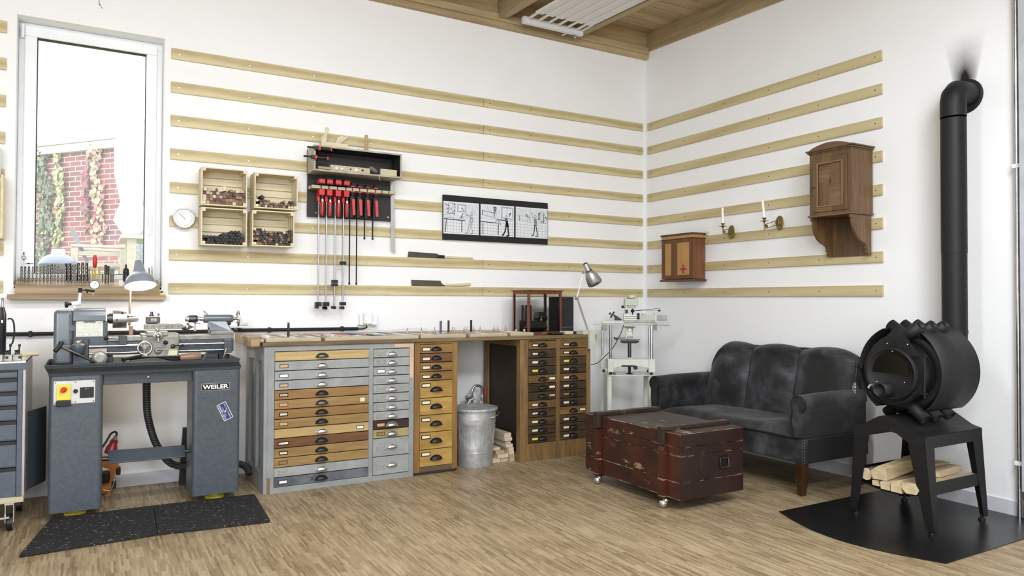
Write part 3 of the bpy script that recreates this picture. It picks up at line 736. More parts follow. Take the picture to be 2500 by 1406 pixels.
# parallel clamps: red jaws, red handle, long steel bar
def pclamp(x, zend, lower, lab):
    c = thing('parallel_clamp', lab, 'clamp', (x, -.09, 1.985), 'red parallel clamps hanging from the rack')
    y = -.10
    MB().box(x-.021, x+.021, y-.05, y+.03, 1.996, 2.026).ob('upper_jaw', M['red'], c, bevel=.003)
    MB().box(x-.023, x+.023, y-.055, y+.035, 2.026, 2.031).box(x-.023, x+.023, y-.055, y+.035, 1.9905, 1.996).ob('jaw_pad', M['black'], c, bevel=.001)
    MB().box(x-.019, x+.019, y-.045, y+.03, 1.912, 1.956).box(x-.022, x-.004, y-.01, y+.03, 1.872, 1.913).ob('sliding_jaw', M['red'], c, bevel=.003)
    MB().cyl((x+.006, y-.03, 1.912), (x+.006, y-.03, 1.885), .009).ob('spindle', M['black'], c)
    MB().cyl((x+.006, y-.03, 1.886), (x+.006, y-.03, 1.868), .0095).ob('ferrule', M['chrome'], c)
    hx = x+.006
    MB().lathe((hx, y-.03, 1.868), (0, 0, -1), [(0, .0135), (.02, .0145), (.05, .016), (.085, .014), (.098, .008)], 12).ob('grip', M['red'], c)
    MB().box(hx+.001, hx+.012, y-.048, y-.035, 1.782, 1.842).ob('grip_inlay', M['black'], c, bevel=.004)
    MB().box(x-.0135, x-.0065, y-.002, y+.024, zend, 1.912).ob('bar', M['steel'], c, bevel=.001)
    for kind, z in lower:
        if kind == 'L': b = MB().prism([(x-.028, z-.045), (x-.008, z-.045), (x-.008, z-.03), (x+.012, z-.03), (x+.012, z), (x-.028, z)], 'y', y-.01, y+.03)
        elif kind == 'B': b = MB().box(x-.029, x+.011, y-.01, y+.03, z-.013, z+.010)
        elif kind == '2': b = MB().box(x-.029, x+.011, y-.01, y+.03, z+.0015, z+.022).box(x-.029, x+.011, y-.01, y+.03, z-.022, z-.0015)
        else: b = MB().prism([(x-.028, z-.012), (x-.005, z-.015), (x, z-.006), (x-.004, z+.006), (x-.028, z+.006)], 'y', y-.01, y+.03)
        b.ob('end_stop', M['black'], c, bevel=.002)
pclamp(-3.047, 1.112, [('L', 1.165)], 'red parallel clamp, leftmost on the rack, black stop at its foot')
pclamp(-2.992, 1.112, [('L', 1.165), ('S', 1.125)], 'red parallel clamp, second from the left on the rack, two skewed stops')
pclamp(-2.930, 1.114, [('2', 1.30), ('S', 1.130)], 'red parallel clamp, third from the left, double black block halfway down its bar')
pclamp(-2.870, 1.116, [('B', 1.445), ('B', 1.155), ('S', 1.128)], 'red parallel clamp, fourth from the left, black block high on its bar')
def oclamp(x, zend, lab):
    c = thing('one_handed_clamp', lab, 'clamp', (x, -.09, 1.985), 'black one handed clamps hanging from the rack')
    y = -.10
    MB().box(x-.012, x+.010, y-.035, y+.01, 1.996, 2.018).ob('upper_jaw', M['blackmatt'], c, bevel=.003)
    MB().box(x-.012, x+.010, y-.035, y+.01, 1.925, 1.950).ob('lower_jaw', M['blackmatt'], c, bevel=.003)
    MB().box(x-.016, x+.014, y-.04, y+.012, 1.9895, 1.996).box(x-.016, x+.014, y-.04, y+.012, 1.950, 1.9568).ob('jaw_pad', M['redlt'], c, bevel=.002)
    b = MB().prism([(x-.016, 1.925), (x+.006, 1.925), (x+.010, 1.90), (x+.012, 1.81), (x+.004, 1.775), (x-.016, 1.775), (x-.020, 1.81)], 'y', y-.025, y+.015)
    b.ob('body', M['black'], c, bevel=.005)
    b = MB().prism([(x-.010, 1.900), (x+.004, 1.905), (x+.012, 1.895), (x+.016, 1.787), (x-.002, 1.787)], 'y', y-.042, y-.026)
    b.ob('trigger', M['redlt'], c, bevel=.003)
    MB().box(x-.015, x-.009, y-.004, y+.010, zend, 1.80).ob('bar', M['blackmatt'], c, bevel=.001)
    MB().box(x-.0165, x-.0075, y-.006, y+.012, zend-.002, zend+.014).ob('end_cap', M['black'], c)
for x, z, l in ((-2.822, 1.292, 'black one handed clamp with red grip, nearest the parallel clamps, long bar'), (-2.770, 1.292, 'black one handed clamp with red grip, second of four, long bar'),
                (-2.712, 1.622, 'black one handed clamp with red grip, third of four, short bar'), (-2.650, 1.622, 'black one handed clamp with red grip, rightmost clamp of the rack')): oclamp(x, z, l)
# two small clamps gripping the left side of the box
for i, (z, dx, lab) in enumerate(((2.222, .012, 'small black bar clamp gripping the box side, upper one'), (2.158, -.012, 'small black bar clamp gripping the box side, lower one'))):
    c = thing('bar_clamp', lab, 'clamp', (-3.11, -.21, z), 'small clamps on the side of the rack box')
    x = -3.115+dx
    MB().box(x-.070, x+.0, -.228, -.218, z-.006, z+.006).ob('bar', M['blackmatt'], c, bevel=.001)
    MB().cyl((x+.004, -.224, z), (x+.018, -.224, z), .016).cyl((x+.088, -.224, z-.001), (x+.097, -.224, z-.001), .0125).ob('grip_ring', M['redlt'], c)
    MB().cyl((x+.018, -.224, z), (x+.088, -.224, z-.001), .0125, .0135).ob('grip', M['black'], c)
    MB().box(x-.02, x+.004, -.236, -.207, z-.012, z+.012).ob('jaw', M['black'], c, bevel=.002)
# things lying in the rack box
zb = BZ0+t+.001
b = MB().box(-3.005, -2.72, -.200, -.150, zb, zb+.038)
for i, px in enumerate((-2.975, -2.93, -2.885, -2.80, -2.745)): b.cyl((px, -.2003, zb+.030), (px, -.2008, zb+.030), .0022, k=8, m=1)
for px, r in ((-2.905, .0), (-2.862, .0065), (-2.775, .0085)):
    if r: b.cyl((px, -.2003, zb+.019), (px, -.2010, zb+.019), r, k=14, m=1)
tag(b.ob('drilled_block', [M['ply'], M['black']], bevel=0), 'long pale wooden block with drilled holes lying in the rack box', 'wood block')
MB_ = MB().cyl((-3.09, -.19, zb+.012), (-2.99, -.195, zb+.011), .011, .009)
tag(MB_.ob('turned_dowel', M['oaklt']), 'short turned wooden handle at the left end of the rack box', 'tool handle')
for i, (x, l) in enumerate(((-2.965, 'small white plug standing in the drilled block, left one'), (-2.925, 'small white plug standing in the drilled block, right one'), (-2.822, 'bigger white plug beside the dark hole of the drilled block'))):
    r = .010 if i < 2 else .013
    tag(MB().lathe((x, -.201, zb+.014), (0, -1, 0), [(0, r), (.008, r), (.009, r*.6), (.014, r*.6)], 12).ob('plug', M['white']), l, 'plug', 'white plugs on the drilled block')
c = thing('flap_wheel', 'grey oval sanding brush leaning in the right of the rack box', 'brush', (-2.68, -.19, zb))
MB().sphere((-2.69, -.180, zb+.033), .03, sc=(1.25, .8, .62)).xf(Matrix.Translation((-2.69, -.18, zb+.033)) @ Matrix.Rotation(.55, 4, 'Y') @ Matrix.Translation((2.69, .18, -zb-.033))).ob('pad', paint('grey_brush', (112, 108, 100), .7), c)
MB().tube([(-2.72, -.19, zb+.018), (-2.745, -.196, zb+.008), (-2.75, -.197, zb+.004)], .004).ob('stem', M['steeldk'], c)
b = MB()
for i in range(6): b.box(-2.640+.0005, -2.515, -.196+.0, -.176, zb+i*.0075+.0003, zb+i*.0075+.0072)
tag(b.ob('folding_rule', paint('rule_yellowwhite', (214, 204, 170), .6), bevel=.001), 'folded pale wooden folding rule at the right end of the rack box', 'folding rule')
MB_ = MB().tube(spline([(-2.652, -.2065, BZ0+.012), (-2.650, -.2085, BZ0-.005), (-2.655, -.209, BZ0-.018), (-2.645, -.209, BZ0-.03)]), .0011)
tag(MB_.ob('string', M['white']), 'short end of white string hanging over the rack box edge', 'string')
# wooden plane on top of the box
zt = BZ1
pl = thing('wooden_plane', 'pale wooden smoothing plane with a horn handle on top of the rack', 'plane', (-2.95, -.12, zt))
MB().box(-3.055, -2.865, -.150, -.090, zt+.0003, zt+.040).ob('body', M['crate'], pl, bevel=.002)
hn = MB().tube(spline([(-3.035, -.12, zt+.038), (-3.028, -.12, zt+.065), (-3.022, -.12, zt+.085), (-3.012, -.12, zt+.115), (-3.010, -.12, zt+.148)], 5), [.020, .022, .0235, .0245, .025, .025, .024, .022, .020, .0175, .0155, .0135, .012, .0115, .0112, .0115, .012, .0125, .0125, .012, .009], k=14)
hn.ob('horn', M['crate'], pl)
MB().prism([(-2.955, zt+.04), (-2.935, zt+.04), (-2.885, zt+.092), (-2.905, zt+.098), (-2.935, zt+.085)], 'y', -.138, -.102).ob('wedge', M['crate'], pl, bevel=.002)
MB().prism([(-2.930, zt+.04), (-2.926, zt+.04), (-2.868, zt+.095), (-2.873, zt+.097)], 'y', -.138, -.102).ob('iron', M['steel'], pl)
mh = MB().lathe((-2.722, -.12, zt+.0003), (0, 0, 1), [(0, .017), (.022, .018), (.028, .013), (.05, .010), (.09, .012), (.118, .0135), (.128, .010)], 20)
tag(mh.ob('chisel_handle', M['oaklt']), 'turned wooden handle standing upright on top of the rack', 'handle')
sk = MB().lathe((-2.600, -.115, zt+.0103), (1, 0, 0), [(-.014, .009), (-.004, .0095), (.0, .010), (.012, .008), (.02, .004)], 14)
tag(sk.ob('collet', M['steeldk']), 'small brass brown collet lying on the right end of the rack top', 'collet')
# steel rule hanging at the right of the rack
b = MB().prism([(-2.504, 2.074), (-2.473, 2.074), (-2.462, 1.530), (-2.470, 1.535), (-2.480, 1.548), (-2.487, 1.552), (-2.493, 1.556)], 'y', -.0335, -.0310)
tag(b.ob('steel_ruler', paint('ruler_steel', (190, 191, 190), .3, .7, .05)), 'long steel ruler hanging at the right edge of the black backboard', 'ruler')

# ------------------------------------------------------------------ triptych drawing
PX0, PX1, PZ0, PZ1 = -2.068, -1.0935, 1.6535, 2.006
pt = thing('drawing_board', 'black board with three ink drawings of a craftsman at a bench', 'picture', ((PX0+PX1)/2, -.0156, PZ0))
MB().box(PX0, PX1, -.026, -.0158, PZ0, PZ1).ob('board', M['blackmatt'], pt)
inkm = paint('ink', (26, 26, 28), .8, var=.02); paperm = paint('drawing_paper', (226, 230, 236), .8, var=.015)
pw = (PX1-PX0-.004*2-.016*2)/3
figs = []
for i in range(3):
    xa = PX0+.004+i*(pw+.016); za, zb_ = PZ0+.049, PZ1-.050
    pn = MB().box(xa, xa+pw, -.0275, -.0262, za, zb_).ob('drawing', paperm, pt)
    ib = MB(); H = zb_-za; rr_ = random.Random(40+i); yy = -.0279
    def ln(pts, w=.0011):
        P = [Vector((xa+u*pw, 0, za+v*H)) for u, v in pts]
        for a, b_ in zip(P, P[1:]):
            d = (b_-a); L = d.length
            if L < 1e-6: continue
            d /= L; n_ = Vector((-d.z, 0, d.x))*w; e = d*w*.5
            q = [a-n_-e, b_-n_+e, b_+n_+e, a+n_-e]
            ib.add([(p.x, yy, p.z) for p in q]+[(p.x, yy+.0005, p.z) for p in q], [(0, 1, 2, 3), (7, 6, 5, 4)])
    hz = .56
    for c in range(12 if i != 2 else 9):           # floor tiles
        u = (c+.4)/12 if i != 2 else (c+.4)/9; ln([(u, 0.01), (u+.01*rr_.random(), .2), (u-.01, hz-.04-.05*rr_.random())], .0005)
    for r in range(6): ln([(0.01, .06+r*.095), (.5, .05+r*.094), (.99, .055+r*.09)], .0005)
    ln([(.01, hz+.02), (.99, hz-.02)], .0007)
    for c in range(22):                            # wavy wall lines
        u = .03+c*.044
        if (i == 0 and .38 < u < .64) or (i == 1 and .6 < u < .96) or (i == 1 and u < .1): continue
        ln([(u+.012*math.sin(k*1.3+c), hz+.04+k*.06) for k in range(7)], .0006)
    if i == 0:
        for q in range(40): a0, b0 = .03+rr_.random()*.28, .6+rr_.random()*.34; ln([(a0, b0), (a0+.03, b0+.01*rr_.random())], .0016)
        ln([(.14, .6), (.14, .95), (.31, .95), (.31, .6)], .0012); ln([(.39, .70), (.39, .93), (.62, .92), (.62, .70), (.39, .70)], .0014); ln([(.41, .72), (.41, .91), (.6, .90), (.6, .72), (.41, .72)], .0008)
        ln([(.5, .78), (.52, .84), (.57, .72)], .002); ln([(.02, .46), (.6, .43)], .003); ln([(.02, .50), (.3, .49)], .0012)
        ln([(.08, .43), (.06, .06)], .003); ln([(.51, .41), (.51, .08)], .003); ln([(.40, .45), (.46, .50), (.56, .50), (.6, .41)], .0012)
        ln([(.49, .50), (.54, .65)], .0032); ln([(.72, .60), (.56, .66)], .0014); ln([(.73, .58), (.6, .60)], .0012)
        hx, bx, fy = .79, .78, .04
        ln([(.75, .60), (.80, .60), (.83, .40), (.74, .38), (.76, .50), (.75, .60)], .0016); ln([(.77, .55), (.8, .5), (.76, .45), (.81, .42)], .0012)
        ln([(.74, .38), (.70, .20), (.66, .04), (.61, .04)], .0016); ln([(.76, .36), (.76, .2), (.72, .05)], .001); ln([(.80, .38), (.80, .22), (.83, .05), (.76, .03)], .0016)
        cx_, cz_ = .80, .68
    elif i == 1:
        ln([(.62, .58), (.62, .95), (.97, .94), (.97, .58), (.62, .60)], .0018); ln([(.65, .62), (.65, .92), (.94, .91), (.94, .62)], .0008); ln([(.78, .60), (.78, .92)], .0012); ln([(.86, .66), (.89, .78), (.85, .72)], .0028)
        ln([(.38, .93), (.46, .92), (.44, .80), (.40, .80), (.38, .93)], .0026); ln([(.42, .93), (.42, .80)], .003); ln([(.36, .745), (.46, .74)], .0026); ln([(.41, .74), (.41, .6)], .002)
        ln([(.02, .80), (.38, .74)], .0016); ln([(.05, .78), (.05, .66)], .003); ln([(.02, .66), (.4, .60)], .001)
        ln([(.01, .44), (.5, .42)], .003); ln([(.07, .41), (.07, .05)], .003); ln([(.52, .39), (.52, .06)], .0034)
        ln([(.44, .45), (.51, .57), (.60, .38), (.52, .42)], .0016); ln([(.5, .55), (.53, .45)], .002)
        ln([(.55, .53), (.75, .52)], .0032); ln([(.74, .55), (.78, .56), (.83, .34), (.74, .34), (.76, .45), (.74, .55)], .004); ln([(.78, .50), (.79, .36)], .010)
        ln([(.76, .33), (.73, .18), (.67, .05), (.64, .04)], .0058); ln([(.81, .33), (.82, .18), (.84, .04), (.77, .01)], .0058)
        cx_, cz_ = .75, .63
    else:
        for q in range(36): a0, b0 = .77+rr_.random()*.2, .5+rr_.random()*.3; ln([(a0, b0), (a0+.025, b0+.006)], .0014)
        ln([(.76, .48), (.76, .88), (.99, .86)], .0008); ln([(.88, .5), (.88, .85)], .002); ln([(.12, .55), (.12, .70)], .002); ln([(.03, .72), (.4, .70)], .0008)
        ln([(.58, .63), (.63, .63), (.66, .43), (.58, .42), (.59, .52), (.58, .63)], .0024); ln([(.60, .60), (.63, .5), (.60, .45)], .0028)
        ln([(.58, .62), (.51, .70), (.50, .80), (.44, .80)], .0016); ln([(.64, .61), (.72, .62), (.72, .74)], .0016); ln([(.73, .62), (.72, .82), (.76, .83)], .0044)
        ln([(.59, .42), (.58, .26), (.55, .10), (.50, .09)], .004); ln([(.63, .42), (.66, .24), (.68, .07), (.62, .06)], .004)
        ln([(.37, .46), (.37, .66), (.43, .66), (.43, .46)], .0008); ln([(.39, .66), (.34, .76), (.30, .76)], .0024); ln([(.42, .64), (.46, .60)], .001)
        cx_, cz_ = .61, .71
        ln([(.40+.025*math.cos(k), .71+.035*math.sin(k)) for k in range(8)], .001)
    ln([(cx_+.030*math.cos(k*.7), cz_+.055*math.sin(k*.7)) for k in range(10)], .0014)
    ib.ob('ink_drawing', inkm, pn)

# ------------------------------------------------------------------ two fine saws resting on the rails
def saw(x0, x1, xh, zr, nm, lab, hdark, tilt):
    zr += .0006
    c = thing('japanese_saw', lab, 'saw', ((x0+x1)/2, -.008, zr), 'fine saws on the rails')
    y0, y1 = -.0095, -.0075
    if hdark:
        MB().prism([(x0, zr), (x0+.006, zr+.044), (x0+.245, zr+.036), (x0+.255, zr+.028), (x0+.31, zr+.024), (x0+.31, zr)], 'y', y0, y1).ob('blade', paint('dark_blade', (84, 78, 70), .5, .5, .12), c)
        MB().tube([(xh, y1, zr+.0115), (xh+.1, y1, zr+.0105), (x1-.01, y1, zr+.0095), (x1, y1, zr+.0095)], [.0095, .010, .009, .008], k=12).ob('grip', M['crate'], c)
        MB().box(xh-.06, xh+.004, -.012, -.005, zr, zr+.022).ob('back_clip', M['black'], c)
    else:
        MB().prism([(x0+.004, zr), (x0, zr+.046), (x0+.245, zr+.044), (x0+.252, zr+.028), (x0+.268, zr+.014), (x0+.285, zr+.010), (x0+.285, zr)], 'y', y0, y1).ob('blade', paint('dark_blade_two', (92, 88, 78), .5, .5, .12), c)
        MB().tube([(xh, y1, zr+.0115), (xh+.08, y1, zr+.0125), (x1-.06, y1, zr+.017), (x1-.012, y1, zr+.020), (x1, y1, zr+.020)], [.009, .011, .0135, .0135, .009], k=12).ob('grip', M['crate'], c)
saw(-2.352, -1.795, -2.045, RZ[6], '', 'dark bladed pull saw with long cane grip on the seventh rail', True, 0)
saw(-2.322, -1.815, -2.030, RZ[7], '', 'grey bladed saw with a smooth pale grip on the lowest rail', False, 0)

# ------------------------------------------------------------------ conduit, cables, sockets
def pipe_clips(b, xs, z):
    for x in xs: b.box(x-.009, x+.009, -.03, 0, z-.017, z+.017)
zc = 0.972
for x0, x1, l in ((-5.6, -3.665, 'black conduit on the wall behind the lathe'), (-3.575, -2.742, 'black conduit on the wall above the grey worktop trays')):
    c = thing('cable_conduit', l, 'conduit', ((x0+x1)/2, 0, zc))
    MB().cyl((x0, -.021, zc+.002), (x1, -.021, zc-.002), .0115).ob('tube', M['blackmatt'], c)
    for x in ((-4.745, -4.20) if x0 < -4 else (-3.37, -2.86)): MB().box(x-.009, x+.009, -.036, 0, zc-.018, zc+.018).ob('clip', M['black'], c, bevel=.004)
o = MB().tube(spline([(-3.66, -.021, zc), (-3.64, -.024, zc+.005), (-3.628, -.03, zc+.035), (-3.625, -.03, 1.04), (-3.615, -.03, zc+.025), (-3.60, -.026, zc), (-3.57, -.021, zc-.001)]), .0048)
tag(o.ob('cable_loop', M['black']), 'black cable joining the two conduits by the lathe tailstock', 'cable')
o = MB().tube(spline([(-2.745, -.021, zc-.003), (-2.71, -.021, zc-.003), (-2.68, -.022, zc+.006), (-2.668, -.024, zc+.035)]), .0048)
tag(o.ob('black_cable', M['black']), 'black cable from the conduit up into the white wall socket', 'cable')
sc = thing('wall_socket', 'white double wall socket box with a plug above the worktop', 'socket', (-2.66, 0, 1.0))
MB().box(-2.735, -2.60, -.045, 0, 1.003, 1.075).ob('box', M['upvc'], sc, bevel=.006)
MB().box(-2.74, -2.595, -.062, -.0, 0.998, 1.004).ob('lid', M['upvc'], sc, bevel=.002)
MB().box(-2.715, -2.655, -.085, -.045, 1.005, 1.085).ob('plug', M['white'], sc, bevel=.006)
s2 = thing('wall_socket', 'white wall socket behind the lathe tailstock wheel', 'socket', (-3.63, 0, 1.0))
MB().box(-3.70, -3.56, -.045, 0, 1.000, 1.062).ob('box', M['upvc'], s2, bevel=.006)
MB().box(-3.71, -3.55, -.06, 0, .992, .999).ob('lid', M['upvc'], s2, bevel=.002)
o = MB().tube(spline([(-2.69, -.07, 1.004), (-2.68, -.075, .985), (-2.65, -.08, .968), (-2.58, -.085, .958), (-2.45, -.08, .961), (-2.35, -.06, .966), (-2.2, -.04, .962)]), .0028)
tag(o.ob('white_cable', M['white']), 'thin white cable running from the wall socket along the back of the trays', 'cable')
# ------------------------------------------------------------------ drawer cabinets
FY = -0.630
def pull_mesh():        # half-dome cup pull with its back flange, open at the bottom; local, centred
    b = MB(); a, bb, c = .034, .019, .024
    b.grid(lambda u, v: (a*math.cos(PI*u), -.002-bb*math.sin(PI*u)**.8*math.cos(v*PI/2), -.012+c*math.sin(PI*u)**.8*math.sin(v*PI/2)) if 0 < u < 1 else (a*math.cos(PI*u), -.002, -.012), 16, 8)
    n = 16; fl = [(1.22*a*math.cos(PI*i/n), -.015+1.28*c*math.sin(PI*i/n)) for i in range(n+1)]
    b.prism([(x, z) for x, z in fl], 'y', -.0018, -.0003)
    return b
PULL = {}
def pull(mat, parent, x, z, s=1.0):
    if mat not in PULL:
        o = pull_mesh().ob('handle', M[mat], local=True, solid=0.0012); PULL[mat] = o; o.parent = parent
    else:
        o = PULL[mat].copy(); COL.objects.link(o); o.parent = parent
    o.location = Vector((x, FY-.004, z))-world_loc(parent); o.scale = (s, s, s); return o
HOLD = {}
def holder(kind, parent, x, z, w=.05, h=.020):
    fm, pm = {'grey': ('plygrey', 'greyhold'), 'black': ('black', 'ivory'), 'white': ('steeldk', 'white'), 'tan': ('steeldk', 'kraft'), 'brown': ('dwDark', 'kraft'), 'empty': ('steeldk', 'dwTan'), 'yellow': ('darkw', 'yellow'), 'none': ('darkw', 'ivory'), 'long': ('black', 'ivory')}[kind]
    b = MB(); y0 = FY-.0042
    b.box(x-w/2, x+w/2, y0-.001, y0, z-h/2, z+h/2, 1)
    t = .003 if kind not in ('black', 'long') else .0045
    for q in ((x-w/2, x+w/2, z+h/2-t, z+h/2), (x-w/2, x+w/2, z-h/2, z-h/2+t), (x-w/2, x-w/2+t, z-h/2, z+h/2), (x+w/2-t, x+w/2, z-h/2, z+h/2)): b.box(q[0], q[1], y0-.0025, y0, q[2], q[3], 0)
    o = b.ob('label_holder', [M[fm], M[pm]], parent); return o
M['kraft'] = paint('kraft_card', (196, 160, 116), .7, var=.1, scale=60)
M['greyhold'] = paint('grey_painted_card', (146, 148, 146), .6, var=.1, scale=60)
def drawer(par, x0, x1, z0, z1, mat, pm=None, px=None, hold=None, hx=None, hz=None, pz=None, s=1.0, w=.05, h=.02, pulllab=None):
    d = MB().box(x0+.0015, x1-.0015, FY-.004, FY+.30, z0+.0028, z1-.0022).ob('drawer', M[mat], par, bevel=0.0015)
    zm = (z0+z1)/2
    if pm: pull(pm, d, px if px else (x0+x1)/2, pz if pz else zm, s)
    if hold: holder(hold, d, hx if hx else x0+.055, hz if hz else zm, w, h)
    return d
def carcass(par, x0, x1, z0, z1, yb, cols, zts, mt, side_mt, inner='panel'):
    # face frame (stiles and rails) around the drawer columns, sides, back
    b = MB(); edges = [x0]
    for c0, c1 in cols: edges += [c0, c1]
    edges.append(x1)
    for i in range(0, len(edges), 2): b.box(edges[i], edges[i+1], FY-.0, FY+.022, z0, z1)
    for (c0, c1), (zt, zb_) in zip(cols, zts): b.box(c0, c1, FY, FY+.022, zt, z1); b.box(c0, c1, FY, FY+.022, z0, zb_)
    b.ob('face_frame', M[mt], par, bevel=.001)
    for xa in (x0, x1-.02): MB().box(xa, xa+.02, FY+.0225, yb, z0, z1).ob('side_panel', M[side_mt], par)
    MB().box(x0+.02, x1-.02, yb-.012, yb, z0, z1).ob('back_panel', M['panel'], par)
# grey cabinet with two columns of drawers
g = thing('drawer_cabinet', 'grey painted wooden cabinet with wide and narrow drawers, left under the worktop', 'cabinet', (-3.02, -.32, 0))
GX0, GX1 = -3.503, -2.552
carcass(g, GX0, GX1, 0.0, .895, -.06, [(-3.463, -2.866), (-2.838, -2.587)], [(.864, .037), (.862, .034)], 'greyw', 'greyw')
# framed left side: raised stiles over the sunken panel
b = MB().box(GX0-.022, GX0, FY, FY+.09, 0, .895).box(GX0-.022, GX0, -.15, -.06, 0, .895).box(GX0-.022, GX0, FY+.09, -.15, .80, .895).box(GX0-.022, GX0, FY+.09, -.15, 0, .12).box(GX0-.020, GX0, -.38, -.33, .12, .80)
b.ob('side_frame', M['greyw'], g, bevel=.002)
b = MB().box(GX0-.001, GX0+.018, FY-.0006, FY+.001, .0, .10); b.ob('worn_corner', wood('rubbed_corner', (92, 70, 48), (140, 116, 88), 'z', 40, 6), g)
cols1 = ['dwLight', 'greyx', 'greyx', 'greyx', 'dwBrown', 'dwTan', 'dwBrown', 'dwTan', 'dwLight', 'dwDark', 'dwTan', 'dwTan', 'greyx', 'bluegrey']
pulls = ['steeldk', 'chrome', 'chrome', 'chrome', 'black', 'steeldk', 'black', 'black', 'chrome', 'black', 'black', 'black', 'chrome', 'black']
holds = [None, 'tan', 'white', 'tan', 'black', 'brown', 'black', 'brown', None, 'long', 'black', 'empty', 'grey', 'white']
for i in range(14):
    z1 = .862-.0589*i
    d = drawer(g, -3.463, -2.866, z1-.0589, z1, cols1[i], pulls[i], -3.173, holds[i], -3.408, None, None, 1.0, .052 if holds[i] != 'long' else .066, .022)
    if i == 5: MB().box(-2.925, -2.895, FY-.0047, FY-.0041, z1-.042, z1-.018).ob('paper_label', M['ivory'], d)
    if i == 8: holder('white', d, -2.925, z1-.030, .05, .022)
    if i == 9: text_mesh('lettering', 'H', .014, M['black'], d, (-3.430, FY-.0057, z1-.030), FRONT_A, .0002); text_mesh('lettering', '———', .006, M['black'], d, (-3.405, FY-.0057, z1-.027), FRONT_A, .0002)
    if i == 4: text_mesh('lettering', 'Bohrer', .011, M['black'], d, (-3.408, FY-.0057, z1-.030), FRONT_A, .0002)
    if i == 13: text_mesh('lettering', 'X', .032, M['black'], d, (-3.232, FY-.0045, z1-.033), FRONT_A, .0002)
cols2 = ['greyx']*8+['maroon', 'khaki']
for i in range(10):
    z1 = .860-.0585*i
    drawer(g, -2.838, -2.587, z1-.0585, z1, cols2[i], 'chrome' if i < 8 else 'steel', -2.708, 'white' if i == 2 else ('brown' if i == 8 else ('empty' if i == 9 else 'grey')), -2.785, None, None, 1.0, .056, .024)
for i in range(2):
    z1 = .275-.1195*i
    drawer(g, -2.838, -2.587, z1-.1195, z1, 'greyx', 'chrome', -2.708, 'grey', -2.785, z1-.068, z1-.055, 1.0, .056, .024)
# primer patches left on the frame
b = MB().box(-2.690, -2.556, FY-.0012, FY-.0004, .866, .889).box(-2.583, -2.556, FY-.0012, FY-.0004, .66, .866); b.ob('primer_patch', paint('salmon_primer', (206, 172, 146), .6, var=.06), g)
# yellow cabinet
y_ = thing('drawer_cabinet', 'ochre wooden cabinet with one column of drawers and black cup pulls', 'cabinet', (-2.38, -.32, 0), None)
carcass(y_, -2.548, -2.228, .018, .895, -.06, [(-2.509, -2.268)], [(.882, .052)], 'ochrez', 'ochrez')
MB().box(-2.545, -2.231, FY+.002, -.07, 0.0, .018).ob('plinth', M['panel'], y_)
MB().box(-2.509, -2.268, FY-.002, FY+.0005, .020, .052).ob('base_rail', wood('scuffed_base', (70, 58, 44), (110, 92, 70), 'x', 40, 6), y_)
z1 = .881
for i in range(4):
    drawer(y_, -2.509, -2.268, z1-.0620, z1, ['ochredk', 'dwDark', 'ochredk', 'ochredk'][i], 'black', -2.389, 'black', -2.465, z1-.036 if i == 1 else z1-.033, None, .98, .062, .026); z1 -= .0620
for i in range(5):
    drawer(y_, -2.509, -2.268, z1-.1162, z1, 'ochre', 'black', -2.389, 'black', -2.465, z1-.030, z1-.058, 1.12, .066, .028); z1 -= .1162
# dark cabinet with two columns
dk = thing('drawer_cabinet', 'dark stained cabinet with two columns of narrow drawers, right end of the worktop', 'cabinet', (-1.38, -.32, 0), None)
DX0, DX1 = -1.705, -1.088
carcass(dk, DX0, DX1, 0, .895, -.06, [(-1.650, -1.408), (-1.372, -1.128)], [(.884, .128), (.882, .128)], 'darkz', 'panel')
MB().box(-1.650, -1.408, FY+.004, FY+.02, .012, .128).box(-1.372, -1.128, FY+.004, FY+.02, .012, .128).ob('base_panel', M['darkw2'], dk)
b = MB().box(DX0-.016, DX0, FY, FY+.055, 0, .895).box(DX0-.016, DX0, -.13, -.06, 0, .895).box(DX0-.016, DX0, FY+.055, -.13, .845, .895).box(DX0-.016, DX0, FY+.055, -.13, 0, .06)
b.ob('side_frame', M['darkz'], dk, bevel=.002)
kinds = [['none', 'none'], ['none', 'none'], ['none', 'yellow'], ['yellow', 'none'], ['white', 'none'], ['none', 'none'], ['tan', 'empty'], ['none', 'none'], ['black', 'none'], ['none', 'none'], ['none', 'none'], ['yellow', 'none']]
for i in range(12):
    z1 = .882-.0627*i
    for c, (x0, x1) in enumerate(((-1.650, -1.408), (-1.372, -1.128))):
        mt = 'darkw2' if (i, c) in ((0, 0), (4, 0), (0, 1), (1, 1), (4, 1), (7, 0), (8, 1)) else 'darkw'
        right = (c == 0 and i in (4, 5, 6)) or (c == 1 and i == 8)
        hk = kinds[i][c]; hk = 'black' if i < 2 else hk
        drawer(dk, x0, x1, z1-.0627, z1, mt, 'black', x0+.122, hk, x0+(.205 if right else .055), None, None, .98, .056, .022)
# worktop
wt = thing('worktop', 'long worn wooden worktop across the three drawer cabinets', 'worktop', (-2.3, -.32, .8955))
MB().box(-3.535, -1.075, -.642, -.012, .8956, .920).ob('board', M['top'], wt, bevel=.004)
b = MB().box(-3.60, -3.545, -.615, -.05, .893, .952); b.ob('end_batten', M['oak'], wt, bevel=.006)
for y in (-.60, -.34): MB().box(-3.545, -3.52, y, y+.06, .9202, .940).ob('wood_block', M['tray'], wt, bevel=.003)

